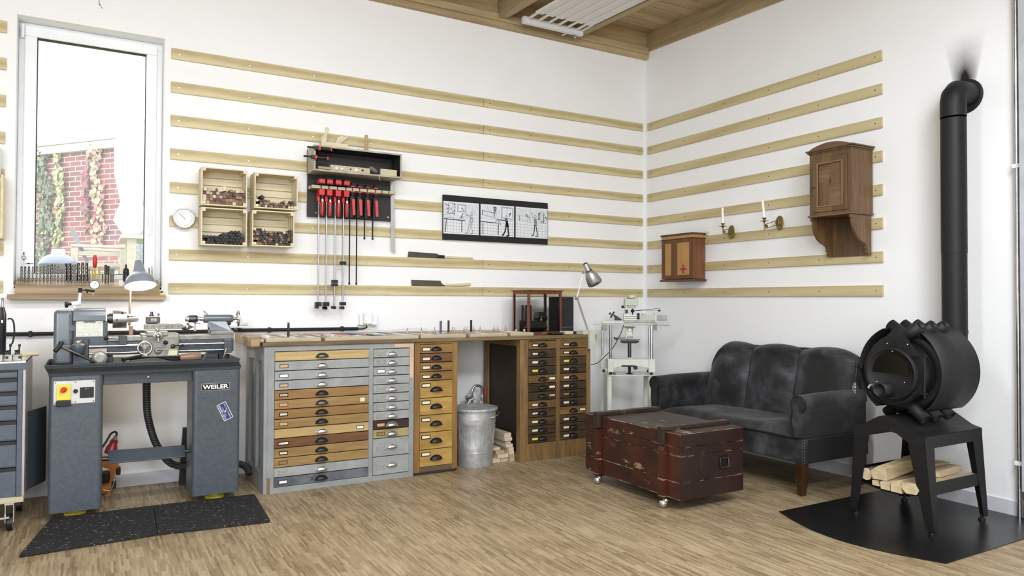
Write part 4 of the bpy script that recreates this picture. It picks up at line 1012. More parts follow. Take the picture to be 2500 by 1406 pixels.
# ------------------------------------------------------------------ shallow trays on the worktop
TZ = .9203
TR = [(-3.512, -3.178, 'leftmost'), (-3.150, -2.515, 'long second'), (-2.498, -2.158, 'third'), (-2.128, -1.825, 'fourth'), (-1.795, -1.600, 'fifth')]
TR2 = []
for i, (x0, x1, w) in enumerate(TR):
    c = thing('sorting_tray', '%s shallow grey wooden tray from the left on the worktop' % w if i else 'leftmost shallow grey wooden tray on the worktop beside the drill bit', 'tray', ((x0+x1)/2, -.33, TZ), 'shallow trays on the worktop')
    yb = -.05
    MB().box(x0+.012, x1-.012, -.608, yb-.012, TZ, TZ+.006).ob('base', M['tray'], c)
    for q in ((x0, x1, -.62, -.606), (x0, x1, yb-.014, yb), (x0, x0+.012, -.606, yb-.014), (x1-.012, x1, -.606, yb-.014)): MB().box(q[0], q[1], q[2], q[3], TZ, TZ+.025).ob('rim', M['tray'], c, bevel=.0015)
    nd = max(2, int((x1-x0)/.055)); b = MB()
    for k in range(1, nd): xx = x0+(x1-x0)*k/nd; b.box(xx-.002, xx+.002, -.606, yb-.014, TZ+.006, TZ+.020)
    b.ob('divider', M['tray'], c); TR2.append((x0, x1, nd))
# coloured flat blanks sorted in the trays
cc = {0: ['white', 'khakib', 'tray', 'white', 'greyb'], 1: ['greyb', 'white', 'peach', 'rose', 'white', 'magenta', 'black', 'blue', 'rose', 'mint', 'white'], 2: ['rose', 'white', 'blue', 'lilac', 'greyb', 'khakib'], 3: ['khakib', 'lilac', 'white', 'greyb', 'khakib'], 4: ['rose', 'white', 'khakib']}
for n_, c in (('khakib', (190, 176, 150)), ('greyb', (132, 130, 128)), ('peach', (226, 182, 150)), ('rose', (206, 150, 160)), ('magenta', (170, 90, 120)), ('blue', (92, 122, 170)), ('mint', (190, 222, 190)), ('lilac', (180, 168, 196))): M[n_] = paint('blank_'+n_, c, .4, var=.12, scale=30)
HN = {'white': 'white', 'khakib': 'sand coloured', 'greyb': 'grey', 'peach': 'peach coloured', 'rose': 'rose pink', 'magenta': 'magenta', 'blue': 'blue', 'mint': 'mint green', 'lilac': 'lilac', 'black': 'black', 'tray': 'weathered brown'}
rnd = random.Random(5)
for ti, (x0, x1, nd) in enumerate(TR2):
    for k in range(nd):
        cx = x0+(x1-x0)*(k+.5)/nd; col = cc[ti][k % len(cc[ti])]; w = (x1-x0)/nd*.36
        for q, (ya, yb) in enumerate(((-.59, -.36), (-.33, -.09))):
            col = cc[ti][(k+q*2) % len(cc[ti])]
            o = MB().box(cx-w, cx+w, ya, yb-rnd.random()*.05, TZ+.0062, TZ+.0215+rnd.random()*.004).ob('pen_blank', M[col], bevel=.001)
            tag(o, '%s blank, %s slot from the left, %s half of the %s tray' % (HN[col], NTH[k+1], 'front' if q == 0 else 'rear', ['leftmost', 'second', 'third', 'fourth', 'fifth'][ti]), 'wood blank', 'coloured blanks sorted in the trays')
# upright blanks and a drill bit
def upright(px, d, pyb, pyt, w, mat, lab, zb=None):
    x, z0 = A(px, pyb, d); _, z1 = A(px, pyt, d); z0 = TZ+.0263 if zb is None else zb
    tag(MB().box(x-w/2, x+w/2, -d-w/2, -d+w/2, z0, z1).ob('upright_blank', M[mat], bevel=.0008), lab, 'wood blank', 'upright blanks on the trays')
M['purple'] = paint('purpleheart', (104, 82, 118), .5); M['darkbrown'] = paint('rosewood', (66, 50, 46), .5)
upright(1076, .45, 815, 783, .0135, 'purple', 'purple square blank standing upright on the tray')
upright(1095, .36, 813, 782, .0125, 'darkbrown', 'dark brown square blank standing upright right of the purple one')
upright(1150, .33, 811, 781, .0125, 'black', 'black square blank standing upright among the brass bushings')
def twist(b, p, h, r, turns, m=0, k=10, flute=.45):
    n = 28
    def fn(u, v):
        a = 2*PI*u; rr = r*(1-flute*max(0, math.cos(a*2-v*turns*2*PI))**2)
        return (p[0]+rr*math.cos(a), p[1]+rr*math.sin(a), p[2]+v*h)
    b.grid(fn, k*2, n, m); return b
x, _ = A(704, 826, .5)
b = MB(); twist(b, (x, -.5, TZ+.040), .075, .0075, 2.2); b.cyl((x, -.5, TZ+.0255), (x, -.5, TZ+.042), .0085).cyl((x, -.5, TZ+.114), (x, -.5, TZ+.116), .007)
tag(b.ob('drill_bit', paint('blackened_steel', (58, 60, 54), .4, .6)), 'thick black drill bit standing upright on the leftmost tray', 'drill bit')
# brass bushing sets on pins
brass = paint('pale_brass', (190, 178, 128), .35, .6, .1)
px_list = [(994, .40), (1029, .38), (1061, .36), (1104, .36), (1110, .43), (1133, .34), (1140, .40), (1156, .30), (1172, .38), (1206, .33), (1215, .37), (1234, .30)]
bp = None; nb = 0
for px, d in px_list+[(1260, .5), (1280, .5)]:
    x, _ = A(px, 815, d); nb += 1
    lb = 'small brass bushing with upright pin, %s from the left on the trays' % NTH[nb] if nb <= 12 else 'small pale bushing with pin in front of the glass case, %s' % ('left one' if nb == 13 else 'right one')
    if bp is None:
        bp = thing('pin_bushing', lb, 'bushing', (x, -d, TZ+.0262), 'brass bushings with pins on the trays')
        MB().lathe((0, 0, 0), (0, 0, 1), [(0, .0085), (.010, .0095), (.016, .0085), (.020, .004)], 14).ob('base', brass, bp, local=True)
        MB().cyl((0, 0, .018), (0, 0, .040), .0018, k=8).ob('pin', M['steeldk'], bp, local=True)
    else: dup(bp, (x, -d, TZ+.0262), label=lb)
# ------------------------------------------------------------------ glass display case and what stands round it
maho = wood('mahogany', (84, 42, 26), (130, 72, 48), 'z', 50, 6, .4, 12)
VX0, VX1, VY0, VY1, VZ0, VZ1 = A(1290, 700, .44)[0], A(1372, 700, .44)[0], -.44, -.20, .9203, 1.262
v = thing('display_case', 'small mahogany framed glass display case on the worktop', 'display case', ((VX0+VX1)/2, -.32, VZ0))
MB().box(VX0-.012, VX1+.012, VY0-.012, VY1+.012, VZ1-.008, VZ1).ob('lid', maho, v, bevel=.003)
MB().box(VX0, VX1, VY0, VY1, VZ0, VZ0+.018).ob('base', maho, v, bevel=.002)
b = MB(); rect = [(VX0, VX0+.018), (VX1-.018, VX1)]
for xa, xb in rect:
    for ya in (VY0, VY1-.018): b.box(xa, xb, ya, ya+.018, VZ0+.018, VZ1-.008)
for ya in (VY0, VY1-.018): b.box(VX0+.018, VX1-.018, ya, ya+.018, VZ1-.030, VZ1-.008)
for xa, xb in rect: b.box(xa, xb, VY0+.018, VY1-.018, VZ1-.030, VZ1-.008)
b.ob('frame', maho, v, bevel=.0015)
s = NT('display_glass'); s.p.inputs['Transmission Weight'].default_value = 1.0; s.p.inputs['IOR'].default_value = 1.05
M['vglass'] = s.fin((.96, .97, .97, 1), 0.0, 0, .3)
MB().box(VX0+.018, VX1-.018, VY0+.004, VY0+.006, VZ0+.018, VZ1-.030).ob('pane', M['vglass'], v)
MB().box(VX0+.004, VX0+.006, VY0+.018, VY1-.018, VZ0+.018, VZ1-.030).ob('pane', M['vglass'], v)
zi = VZ0+.0185
tag(MB().box(VX0+.022, VX0+.082, VY1-.13, VY1-.07, zi, zi+.085).ob('grey_stand', paint('grey_felt_block', (150, 140, 138), .8)), 'grey block standing in the left of the glass display case', 'block')
zz_ = zi+.0855
for i, (dx, dy, h, c, l) in enumerate(((.032, -.10, .120, 'greyb', 'tall grey rod in the display case, leftmost'), (.066, -.09, .095, 'greyb', 'shorter grey rod beside the tall one in the display case'))):
    tag(MB().box(VX0+dx-.008, VX0+dx+.008, VY1+dy-.008, VY1+dy+.008, zz_, zz_+h).ob('display_rod', M[c], bevel=.001), l, 'rod', 'rods in the display case')
for i, (dx, dy, h, c, l) in enumerate(((.094, -.05, .205, 'darkbrown', 'tall dark brown rod standing in the middle of the display case'), (.112, -.075, .175, 'dwDark', 'reddish brown rod in the middle of the display case'), (.135, -.05, .205, 'darkbrown', 'dark rod right of the reddish one in the display case'))):
    tag(MB().box(VX0+dx-.007, VX0+dx+.007, VY1+dy-.007, VY1+dy+.007, zi, zi+h).ob('display_rod', M[c], bevel=.001), l, 'rod', 'rods in the display case')
def facet_box(x0, x1, y0, y1, z0, z1, inset, nm, lab, mt, rz=0, tilt=0):
    b = MB(); zm = z0+(z1-z0)*.35
    lo = [(x0+inset, y0+inset*.5, z0), (x1-inset, y0+inset*.5, z0), (x1-inset, y1, z0), (x0+inset, y1, z0)]
    md = [(x0, y0, zm), (x1, y0, zm), (x1, y1, zm), (x0, y1, zm)]
    hi = [(x0+inset, y0+inset, z1), (x1-inset, y0+inset, z1), (x1-inset, y1, z1), (x0+inset, y1, z1)]
    b.add(lo+md+hi, [(3, 2, 1, 0), (8, 9, 10, 11)]+[(i, (i+1) % 4, 4+(i+1) % 4, 4+i) for i in range(4)]+[(4+i, 4+(i+1) % 4, 8+(i+1) % 4, 8+i) for i in range(4)])
    if tilt:
        c = Vector(((x0+x1)/2, (y0+y1)/2, z0)); b.xf(Matrix.Translation(c) @ Matrix.Rotation(tilt, 4, 'Y') @ Matrix.Translation(-c))
    o = b.ob(nm, mt); tag(o, lab, 'box'); return o
gb = paint('black_box_card', (34, 36, 38), .35); gb2 = paint('grey_box_card', (94, 92, 92), .4)
fx = facet_box(VX0+.028, VX0+.175, VY0+.024, VY0+.10, zi, zi+.085, .018, 'faceted_box', 'small black faceted box with a white emblem in the display case', gb)
e = MB().cyl((VX0+.10, VY0+.0365, zi+.066), (VX0+.10, VY0+.0355, zi+.066), .008, k=14).box(VX0+.078, VX0+.122, VY0+.0325, VY0+.0335, zi+.049, zi+.055); e.ob('emblem', M['white'], fx)
facet_box(VX0+.175, VX0+.262, VY1-.11, VY1-.03, zi+.075, zi+.150, .014, 'faceted_box', 'tilted black faceted box on top of the grey one, right in the display case', gb, 0, .0)
facet_box(VX0+.180, VX0+.258, VY1-.115, VY1-.025, zi, zi+.0745, .012, 'faceted_box', 'grey faceted box at the right rear of the display case', gb2)
for dx in (.07, .078): tag(MB().cyl((VX0+.085+dx, VY0+.065, zi+.0855), (VX0+.085+dx, VY0+.065, zi+.10), .0035).cyl((VX0+.085+dx, VY0+.065, zi+.10), (VX0+.085+dx, VY0+.065, zi+.122), .001).ob('pin_bushing', brass), 'tiny brass pin standing on the black faceted box, %s' % ('left' if dx < .075 else 'right'), 'bushing', 'tiny pins on the faceted box')
bx0, bx1 = A(1361, 760, .33)[0], A(1394, 760, .33)[0]; bz = A(1380, 725, .33)[1]
fo = thing('black_folder', 'tall black box folder standing right of the display case', 'folder', ((bx0+bx1)/2+.006, -.27, TZ))
MB().box(max(bx0, VX1+.014), bx1+.012, -.35, -.20, TZ, bz).ob('cover', paint('black_linen', (36, 37, 40), .7, bump=.2), fo, bevel=.002)
MB().box(max(bx0, VX1+.014)+.001, bx1+.011, -.3512, -.3502, TZ+.045, TZ+.047).ob('band', M['steel'], fo)
x, _ = A(1366, 780, .36); b = MB().cyl((x, -.362, TZ+.06), (x, -.362, TZ+.17), .0028, .0022, k=8)
tag(b.ob('pencil', paint('rose_gold', (190, 160, 140), .35, .5)), 'thin rose coloured pencil upright against the black folder', 'pencil')
x, _ = A(1358, 815, .58)
b = MB().box(x-.05, x+.05, -.61, -.53, TZ, TZ+.018); tag(b.ob('leather_pouch', M['black'], bevel=.007, seg=3), 'small black leather pouch lying at the worktop front edge', 'pouch')
b = MB().tube(spline([(x-.10, -.54, TZ+.010), (x-.06, -.53, TZ+.012), (x-.0, -.505, TZ+.012), (x+.05, -.49, TZ+.012)]), .007)
tag(b.ob('leather_strip', paint('tan_leather', (150, 90, 64), .6)), 'brown leather strip lying behind the black pouch', 'strip')
x0, x1 = A(1371, 812, .5)[0]+.02, A(1396, 812, .5)[0]
tag(MB().box(x0, x1, -.52, -.44, TZ, TZ+.022).ob('wood_block', M['crate'], bevel=.002), 'small pale wood block on the worktop behind the pouch', 'block')
x0, x1 = A(1397, 812, .5)[0], A(1414, 812, .5)[0]
tag(MB().box(x0, x1, -.50, -.42, TZ, TZ+.018).ob('wood_block', M['darkbrown'], bevel=.002), 'small dark brown wood block on the worktop near the lamp clamp', 'block')
# desk lamp clamped to the worktop corner
LD = .60
LP = lambda px, py: Vector((A(px, py, LD)[0], -LD, A(px, py, LD)[1]))
lx, lz = A(1438, 800, LD)
lp = thing('desk_lamp', 'silver jointed desk lamp with bell shade on the worktop corner', 'lamp', (lx, -LD, TZ))
MB().box(LP(1418, 800).x, LP(1441, 800).x, -.635, -.54, TZ+.0, TZ+.030).ob('clamp_plate', M['lightgrey'], lp, bevel=.002)
xa, xb = A(1438, 830, .66)[0], A(1451, 830, .66)[0]
MB().box(xa, xb, -.672, -.6425, A(1445, 852, .66)[1], TZ+.034).box(xa, xb, -.6425, -.60, TZ+.0, TZ+.034).ob('clamp_bracket', M['lightgrey'], lp, bevel=.003)
MB().box(xb+.001, xb+.020, -.665, -.64, .878, .92).ob('clamp_screw', M['oak'], lp, bevel=.003)
pj = LP(1408, 728); pb = LP(1434, 802); ph = LP(1424, 666); pb.z = TZ+.030
MB().cyl(pb, pj, .0035, k=8).cyl(pb+Vector((.010, 0, 0)), pj+Vector((.010, 0, 0)), .0035, k=8).ob('lower_arm', M['chrome'], lp)
MB().cyl(pj, ph, .005, k=8).ob('upper_arm', M['upvc'], lp)
MB().cyl(pj+Vector((0, .014, 0)), pj-Vector((0, .014, 0)), .011).cyl(pj-Vector((.018, 0, .008)), pj+Vector((.012, 0, 0)), .003).ob('joint', M['steel'], lp)
MB().cyl(ph+Vector((0, .012, 0)), ph-Vector((0, .012, 0)), .008).cyl(ph, ph+Vector((.012, 0, .018)), .006).ob('head_joint', M['steel'], lp)
q0 = LP(1428, 643); q1 = LP(1453, 692); ax = (q1-q0); L = ax.length
MB().lathe(q0, ax, [(0, .017), (.004, .0215), (L*.36, .024), (L*.37, .028), (L*.5, .042), (L*.68, .053), (L*.86, .058), (L, .0585), (L-.002, .0565), (L*.86, .055), (L*.6, .045), (L*.42, .03)], 28, cap=False).ob('lamp_shade', paint('shade_aluminium', (168, 168, 168), .34, .75, .06), lp)
MB().lathe(q0+ax*.33, ax, [(0, .0255), (.007, .0275)], 24).ob('band', M['black'], lp)
MB().cyl(q0-ax.normalized()*.0, q0-ax.normalized()*.002, .008).ob('vent', M['black'], lp)
MB().tube(spline([pb+Vector((.02, 0, .0)), pb+Vector((.045, 0, .03)), pb+Vector((.055, 0, .01)), pb+Vector((.040, 0, .0))]), .003).ob('cable', M['white'], lp)

# ------------------------------------------------------------------ under the worktop: bin, boards, pipes
bc = (-2.03, -.505)
bn = thing('metal_bin', 'galvanised metal dustbin with lid under the worktop', 'bin', (bc[0], bc[1], 0))
R1, R0, H = .162, .125, .405
pr = [(0, R0), (.006, R0+.001)]
for t, bump_ in ((.05, 0), (.095, .003), (.105, .003), (.115, 0), (.13, .003), (.14, 0), (.30, 0), (.312, .003), (.322, 0), (.333, .003), (.343, 0), (H, 0)): pr.append((t, R0+(R1-R0)*t/H*.92+bump_))
MB().lathe((bc[0], bc[1], 0), (0, 0, 1), pr, 48).ob('body', M['galv'], bn)
b = MB()
for i in range(22):
    a = 2*PI*i/22; r0 = R0+(R1-R0)*.15/H*.92+.0008; r1 = R0+(R1-R0)*.29/H*.92+.0008
    b.cyl((bc[0]+r0*math.cos(a), bc[1]+r0*math.sin(a), .15), (bc[0]+r1*math.cos(a), bc[1]+r1*math.sin(a), .29), .0016, k=6)
b.ob('fluting', M['galv'], bn)
MB().lathe((bc[0], bc[1], H), (0, 0, 1), [(-.012, R1+.006), (.0, R1+.010), (.006, R1+.008), (.010, R1-.01), (.022, R1*.6), (.030, R1*.25), (.032, 0)], 48).ob('lid', M['galv'], bn)
MB().tube(spline([(bc[0]-.055, bc[1], H+.022), (bc[0]-.042, bc[1], H+.05), (bc[0], bc[1], H+.066), (bc[0]+.042, bc[1], H+.05), (bc[0]+.055, bc[1], H+.022)]), .0055).ob('lid_handle', M['galv'], bn)
a0 = -.95
hp = [(bc[0]+(R1+.022*k_)*math.cos(a0+da), bc[1]+(R1+.022*k_)*math.sin(a0+da), .355+dz) for da, k_, dz in ((-.28, .0, -.006), (-.2, .8, .0), (0, 1.1, .012), (.25, 1.1, .022), (.40, .3, .02))]
MB().tube(spline(hp), .004).ob('side_handle', M['chrome'], bn)
# heating pipes with a red valve
pp = thing('pipe_valve', 'chrome pipe loop with a red valve handle behind the bin', 'pipework', (-1.80, -.05, .25))
pz = lambda px, py: (A(px, py, .09)[0], -.09, A(px, py, .09)[1])
MB().tube(spline([pz(1154, 1030), pz(1153, 985), pz(1152, 958), pz(1157, 945), pz(1166, 941), pz(1175, 946), pz(1178, 962), pz(1177, 985), pz(1177, 1030)]), .010, k=12).ob('pipe', M['chrome'], pp)
for p_ in (pz(1153, 972), pz(1177, 966), pz(1177, 982)): MB().lathe(p_, (0, 0, 1), [(-.012, .012), (-.010, .0145), (.010, .0145), (.012, .012)], 6, smooth=False).ob('fitting', M['chrome'], pp)
p_ = pz(1181, 955); MB().box(p_[0]-.006, p_[0]+.006, -.125, -.105, p_[2]-.045, p_[2]+.035).ob('valve_handle', M['red'], pp, bevel=.005)
p_ = pz(1142, 971); q_ = pz(1154, 971)
MB().cyl(p_, q_, .008).cyl((p_[0], p_[1], p_[2]-.06), p_, .008).ob('branch', M['chrome'], pp)
MB().sphere((p_[0]-.01, -.09, p_[2]), .014, 10, 8, sc=(.8, 1, 1.4)).ob('knob', M['cast'], pp)
p_ = pz(1120, 976); tag(MB().cyl((p_[0], 0, p_[2]), (p_[0], -.03, p_[2]), .012).ob('wall_plug', M['black']), 'small black round wall plug just right of the ochre cabinet', 'plug')
# stacked pale boards
bd = [ # x0, x1, z0, z1, y front
 (-1.860, -1.768, 0, .026, -.600), (-1.764, -1.725, 0, .026, -.615), (-1.765, -1.725, .0265, .052, -.60)]
rows = [
 ('pale beech board on the floor beside the bin, outermost', -1.900, -1.836, 0, .030, -.60, 'palex'),
 ('brownish board on the floor between pale ones', -1.832, -1.772, 0, .026, -.60, 'tray'),
 ('pale thick board lying second in the low stack', -1.862, -1.774, .0305, .058, -.61, 'palex'),
 ('dark ended board third up in the low stack', -1.866, -1.796, .0585, .080, -.585, 'oaklt'),
 ('pale board on top of the low stack by the bin', -1.890, -1.815, .0805, .100, -.56, 'palex'),
 ('grey ended board at the bottom of the tall stack', -1.768, -1.728, 0, .026, -.62, 'tray'),
 ('brown ended board second from the bottom of the tall stack', -1.769, -1.728, .0265, .052, -.62, 'oaklt'),
 ('board third from the bottom of the tall stack', -1.771, -1.729, .0525, .074, -.615, 'palex'),
 ('wide board in the middle of the tall stack', -1.772, -1.729, .0745, .100, -.61, 'palex'),
 ('board above the middle of the tall stack', -1.79, -1.731, .1005, .124, -.60, 'palex'),
 ('short grey board near the top of the tall stack', -1.780, -1.736, .1245, .146, -.58, 'tray'),
 ('second board from the top of the tall stack', -1.795, -1.731, .1465, .170, -.59, 'palex'),
 ('topmost pale board of the tall stack against the dark cabinet', -1.795, -1.737, .1705, .203, -.585, 'palex')]
for l, x0, x1, z0, z1, yf, m_ in rows:
    tag(MB().box(x0, x1, yf+.055, -.12, z0, z1).ob('wood_board', M['pale'] if m_ == 'palex' else M[m_], bevel=.001), l, 'board', 'boards stacked beside the bin')
# ------------------------------------------------------------------ metal lathe on its two pedestals
lt = thing('metal_lathe', 'blue grey metal turning lathe on two pedestals under the window', 'lathe', (-4.12, -.45, 0))
H_, HD = M['hammer'], M['hammerdk']
DF = .64
def PX(px, py, d): x, z = A(px, py, d); return Vector((x, -d, z))
zt_l = A(108, 892, .68)[1]
def pedestal(x0, x1, z0, z1, nm='pedestal'):
    b = MB(); r = .022; y0, y1 = -DF, -.34
    pl = []
    for cx, cy, a in ((x0+r, y0+r, 180), (x1-r, y0+r, 270), (x1-r, y1-r, 0), (x0+r, y1-r, 90)): pl += arc(cx, cy, r, a, a+90, 5)
    b.prism(pl, 'z', z0, z1)
    return b.ob(nm, H_, lt, bevel=.004, angle=60)
pL0, pL1 = A(117, 1100, DF)[0], A(250, 1100, DF)[0]; pR0, pR1 = A(469, 1100, DF)[0], A(585, 1100, DF)[0]
zpb = .045
ped1 = pedestal(pL0, pL1, zpb, zt_l-.0662); ped2 = pedestal(pR0, pR1, zpb, zt_l-.0662)
# chip tray with flared rim, sits on both pedestals
tx0, tx1, ty0, ty1 = A(107, 892, .68)[0], A(587, 874, .68)[0], -.68, -.22
b = MB()
def flare(x0, x1, y0, y1, z): return [(x0, y0, z), (x1, y0, z), (x1, y1, z), (x0, y1, z)]
rings = [flare(pL0, pR1, -DF, -.30, zt_l-.066), flare(pL0-.004, pR1+.004, -DF-.006, -.29, zt_l-.046), flare(tx0+.006, tx1-.006, ty0+.008, ty1-.01, zt_l-.02), flare(tx0, tx1, ty0, ty1, zt_l),
         flare(tx0+.006, tx1-.006, ty0+.006, ty1-.006, zt_l-.001), flare(tx0+.03, tx1-.03, ty0+.035, ty1-.03, zt_l-.05)]
vs = [p for r in rings for p in r]; fs = []
for j in range(len(rings)-1):
    for i in range(4): fs.append((j*4+i, j*4+(i+1) % 4, (j+1)*4+(i+1) % 4, (j+1)*4+i))
fs += [(3, 2, 1, 0), (20, 21, 22, 23)]
b.add(vs, fs); b.ob('chip_tray', HD, lt, bevel=.002)
# front beam between pedestals and its lock
bz0 = A(350, 935, .60)[1]; bz1 = A(350, 905, .60)[1]
bm_ = MB().box(pL1+.0, pR0-.0, -.605, -.585, bz0, bz1).ob('front_panel', HD, lt, bevel=.002)
c = PX(362, 920, .606); MB().lathe(c, (0, -1, 0), [(0, .008), (.004, .008), (.005, .005)], 14).ob('lock', M['steel'], bm_)
MB().box(PX(351, 900, .6).x, PX(365, 900, .6).x, -.60, -.585, bz1, bz1+.02).ob('latch', H_, lt)
# round levelling feet
for px, py in ((183, 1261), (527, 1219)):
    x, y = Zp(px, py, 0); y += .045
    MB().lathe((x, y, 0), (0, 0, 1), [(0, .050), (.006, .054), (.016, .054), (.020, .046), (.022, .030), (.034, .030), (.036, .018), (zpb, .018)], 32).ob('levelling_foot', paint('yellow_enamel', (206, 188, 56), .4, var=.12, scale=40), lt)
# switch panel
q0, q1 = A(131, 937, DF), A(232, 982, DF); sy = -DF-.003
pn = MB().box(q0[0], q1[0], sy, -DF-.0002, q1[1], q0[1]+.012).ob('switch_panel', paint('panel_aluminium', (206, 206, 206), .45, .2, .04), lt, bevel=.001)
w_ = q1[0]-q0[0]; hh = q0[1]+.012-q1[1]
yw = MB().box(q0[0]+.014, q0[0]+.078, sy-.010, sy-.0002, q1[1]+.022, q1[1]+hh-.016).ob('switch_plate', M['yellow'], pn, bevel=.001)
MB().cyl((q0[0]+.046, sy-.0102, q1[1]+.078), (q0[0]+.046, sy-.020, q1[1]+.078), .014).box(q0[0]+.030, q0[0]+.062, sy-.034, sy-.020, q1[1]+.071, q1[1]+.085, T=Matrix.Translation((q0[0]+.046, 0, q1[1]+.078)) @ Matrix.Rotation(-.7, 4, 'Y') @ Matrix.Translation((-q0[0]-.046, 0, -q1[1]-.078))).ob('switch_knob', M['red'], pn, bevel=.003)
MB().box(q0[0]+.013, q0[0]+.079, sy-.022, sy-.0002, q1[1]-.010, q1[1]+.021).ob('lock_bar', M['black'], pn, bevel=.003)
MB().lathe((q0[0]+.100, sy-.0002, q1[1]+.066), (0, -1, 0), [(0, .011), (.006, .011), (.010, .008)], 16).ob('push_button', M['black'], pn)
MB().box(q0[0]+.120, q0[0]+.185, sy-.004, sy-.0002, q1[1]+.028, q1[1]+.085).ob('rocker_switch', M['black'], pn, bevel=.001)
text_mesh('lettering', '0  1', .010, M['white'], pn, (q0[0]+.153, sy-.0046, q1[1]+.077), FRONT_A, .0001)
for dx in (.008, .100, w_-.008):
    for dz in (.008, hh-.008): MB().lathe((q0[0]+dx, sy-.0002, q1[1]+dz), (0, -1, 0), [(0, .0035), (.001, .003)], 8).ob('screw', M['steeldk'], pn)
# maker's plate and sticker
q0, q1 = A(491, 937, DF), A(561, 951, DF); cx = (q0[0]+q1[0])/2; cz = (q0[1]+q1[1])/2
np_ = MB().box(q0[0], q1[0], -DF-.0022, -DF-.0002, q1[1], q0[1]).ob('name_plate', M['steel'], lt); MB().box(q0[0]+.003, q1[0]-.003, -DF-.0028, -DF-.0022, q1[1]+.003, q0[1]-.003).ob('plate_field', M['black'], np_)
text_mesh('lettering', 'WEILER', .033, M['white'], np_, (cx, -DF-.0031, cz-.0005), FRONT_A, .0002, 1.22, bold=.0011)
c0 = A(549, 1004, DF); 
RX = Matrix.Translation((c0[0], 0, c0[1])) @ Matrix.Rotation(math.radians(-115), 4, 'Y') @ Matrix.Translation((-c0[0], 0, -c0[1]))
stk = MB().box(c0[0]-.052, c0[0]+.052, -DF-.0008, -DF-.0002, c0[1]-.027, c0[1]+.027, T=RX).ob('sticker', M['white'], lt)
sbm = paint('sticker_blue', (44, 52, 110), .5)
MB().box(c0[0]-.049, c0[0]+.049, -DF-.0011, -DF-.0008, c0[1]-.024, c0[1]+.024, T=RX).ob('sticker_field', sbm, stk)
def rtext(t, s_, u, v, fw_=1):
    # u along the plate, v across; the plate reads from bottom to top
    p = RX @ Vector((c0[0]+u, 0, c0[1]+v)); ang = math.radians(65)
    return text_mesh('lettering', t, s_, M['white'], stk, (p.x, -DF-.0014, p.z), (Matrix.Rotation(-math.radians(65), 3, 'Y') @ Matrix.Rotation(PI, 3, 'Y') @ Matrix.Rotation(PI/2, 3, 'X')).to_euler() if False else (Matrix.Rotation(math.radians(-115), 3, 'Y') @ Matrix.Rotation(PI/2, 3, 'X')).to_euler(), .0001, fw_)
RX = Matrix.Translation((c0[0], 0, c0[1])) @ Matrix.Rotation(math.radians(-115), 4, 'Y') @ Matrix.Translation((-c0[0], 0, -c0[1]))
rtext('KURT SIEMER', .0155, 0, .0145); rtext('MASCHINENHANDEL', .006, 0, .0035); rtext('EINBECK · 05561 2046', .009, 0, -.014)
MB().lathe(RX @ Vector((c0[0]+.0, -DF-.0011, c0[1]-.0035)), (0, -1, 0), [(0, .0045), (.0003, .0045)], 14).ob('sticker_emblem', M['white'], stk)
# foot pedal bar
q = [PX(263, 1099, .42), PX(451, 1086, .42), PX(453, 1114, .50), PX(265, 1131, .50)]
b = MB(); t = Vector((0, .004, -.006)); b.add(q+[p+t for p in q], [(0, 1, 2, 3), (7, 6, 5, 4), (0, 4, 5, 1), (1, 5, 6, 2), (2, 6, 7, 3), (3, 7, 4, 0)])
b.ob('foot_brake', H_, lt, bevel=.002)
MB().cyl((pL1, -.44, q[0].z-.045), (q[0].x+.02, -.44, q[0].z-.045), .012).cyl((q[1].x-.02, -.44, q[1].z-.035), (pR0, -.44, q[1].z-.035), .012).ob('pivot_shaft', M['steeldk'], lt)
# headstock: tall rounded gear cover, domed headstock, gearbox
DH = .47
def LB(px0, py0, px1, py1, d, depth, nm, mt, bev=.006, parent=lt, seg=3):
    x0, z1 = A(px0, py0, d); x1, z0 = A(px1, py1, d)
    return MB().box(x0, x1, -d, -d+depth, z0, z1).ob(nm, mt, parent, bevel=bev, seg=seg)
LB(131, 757, 178, 889, DH, .24, 'gear_cover', M['gloss'], .022, seg=5)
LB(132, 840, 176, 889, DH+.02, .1, 'gear_cover_base', M['gloss'], .015)
x0, z1 = A(179, 753, DH); x1, z0 = A(258, 785, DH); zb_ = A(200, 852, DH)[1]
b = MB(); y0 = -DH; pr = [(y0, z0), (y0, z0+.035), (y0+.012, z0+.065), (y0+.04, z1-.004), (y0+.08, z1), (y0+.16, z1), (y0+.2, z1-.01), (y0+.22, z0+.03), (y0+.22, z0)]
b.prism(pr, 'x', x0, x1, smooth=False); b.ob('headstock_cover', M['gloss'], lt, bevel=.008, seg=3)
MB().box(x0+.004, x1+.010, y0+.002, y0+.22, zb_, z0-.001).ob('headstock', H_, lt, bevel=.004)
b = MB(); b.prism([(x0+.05, z0-.002), (x0+.11, z0-.002), (x0+.10, z0+.006), (x0+.06, z0+.006)], 'y', y0-.006, y0+.001); b.ob('cover_lip', H_, lt, bevel=.002)
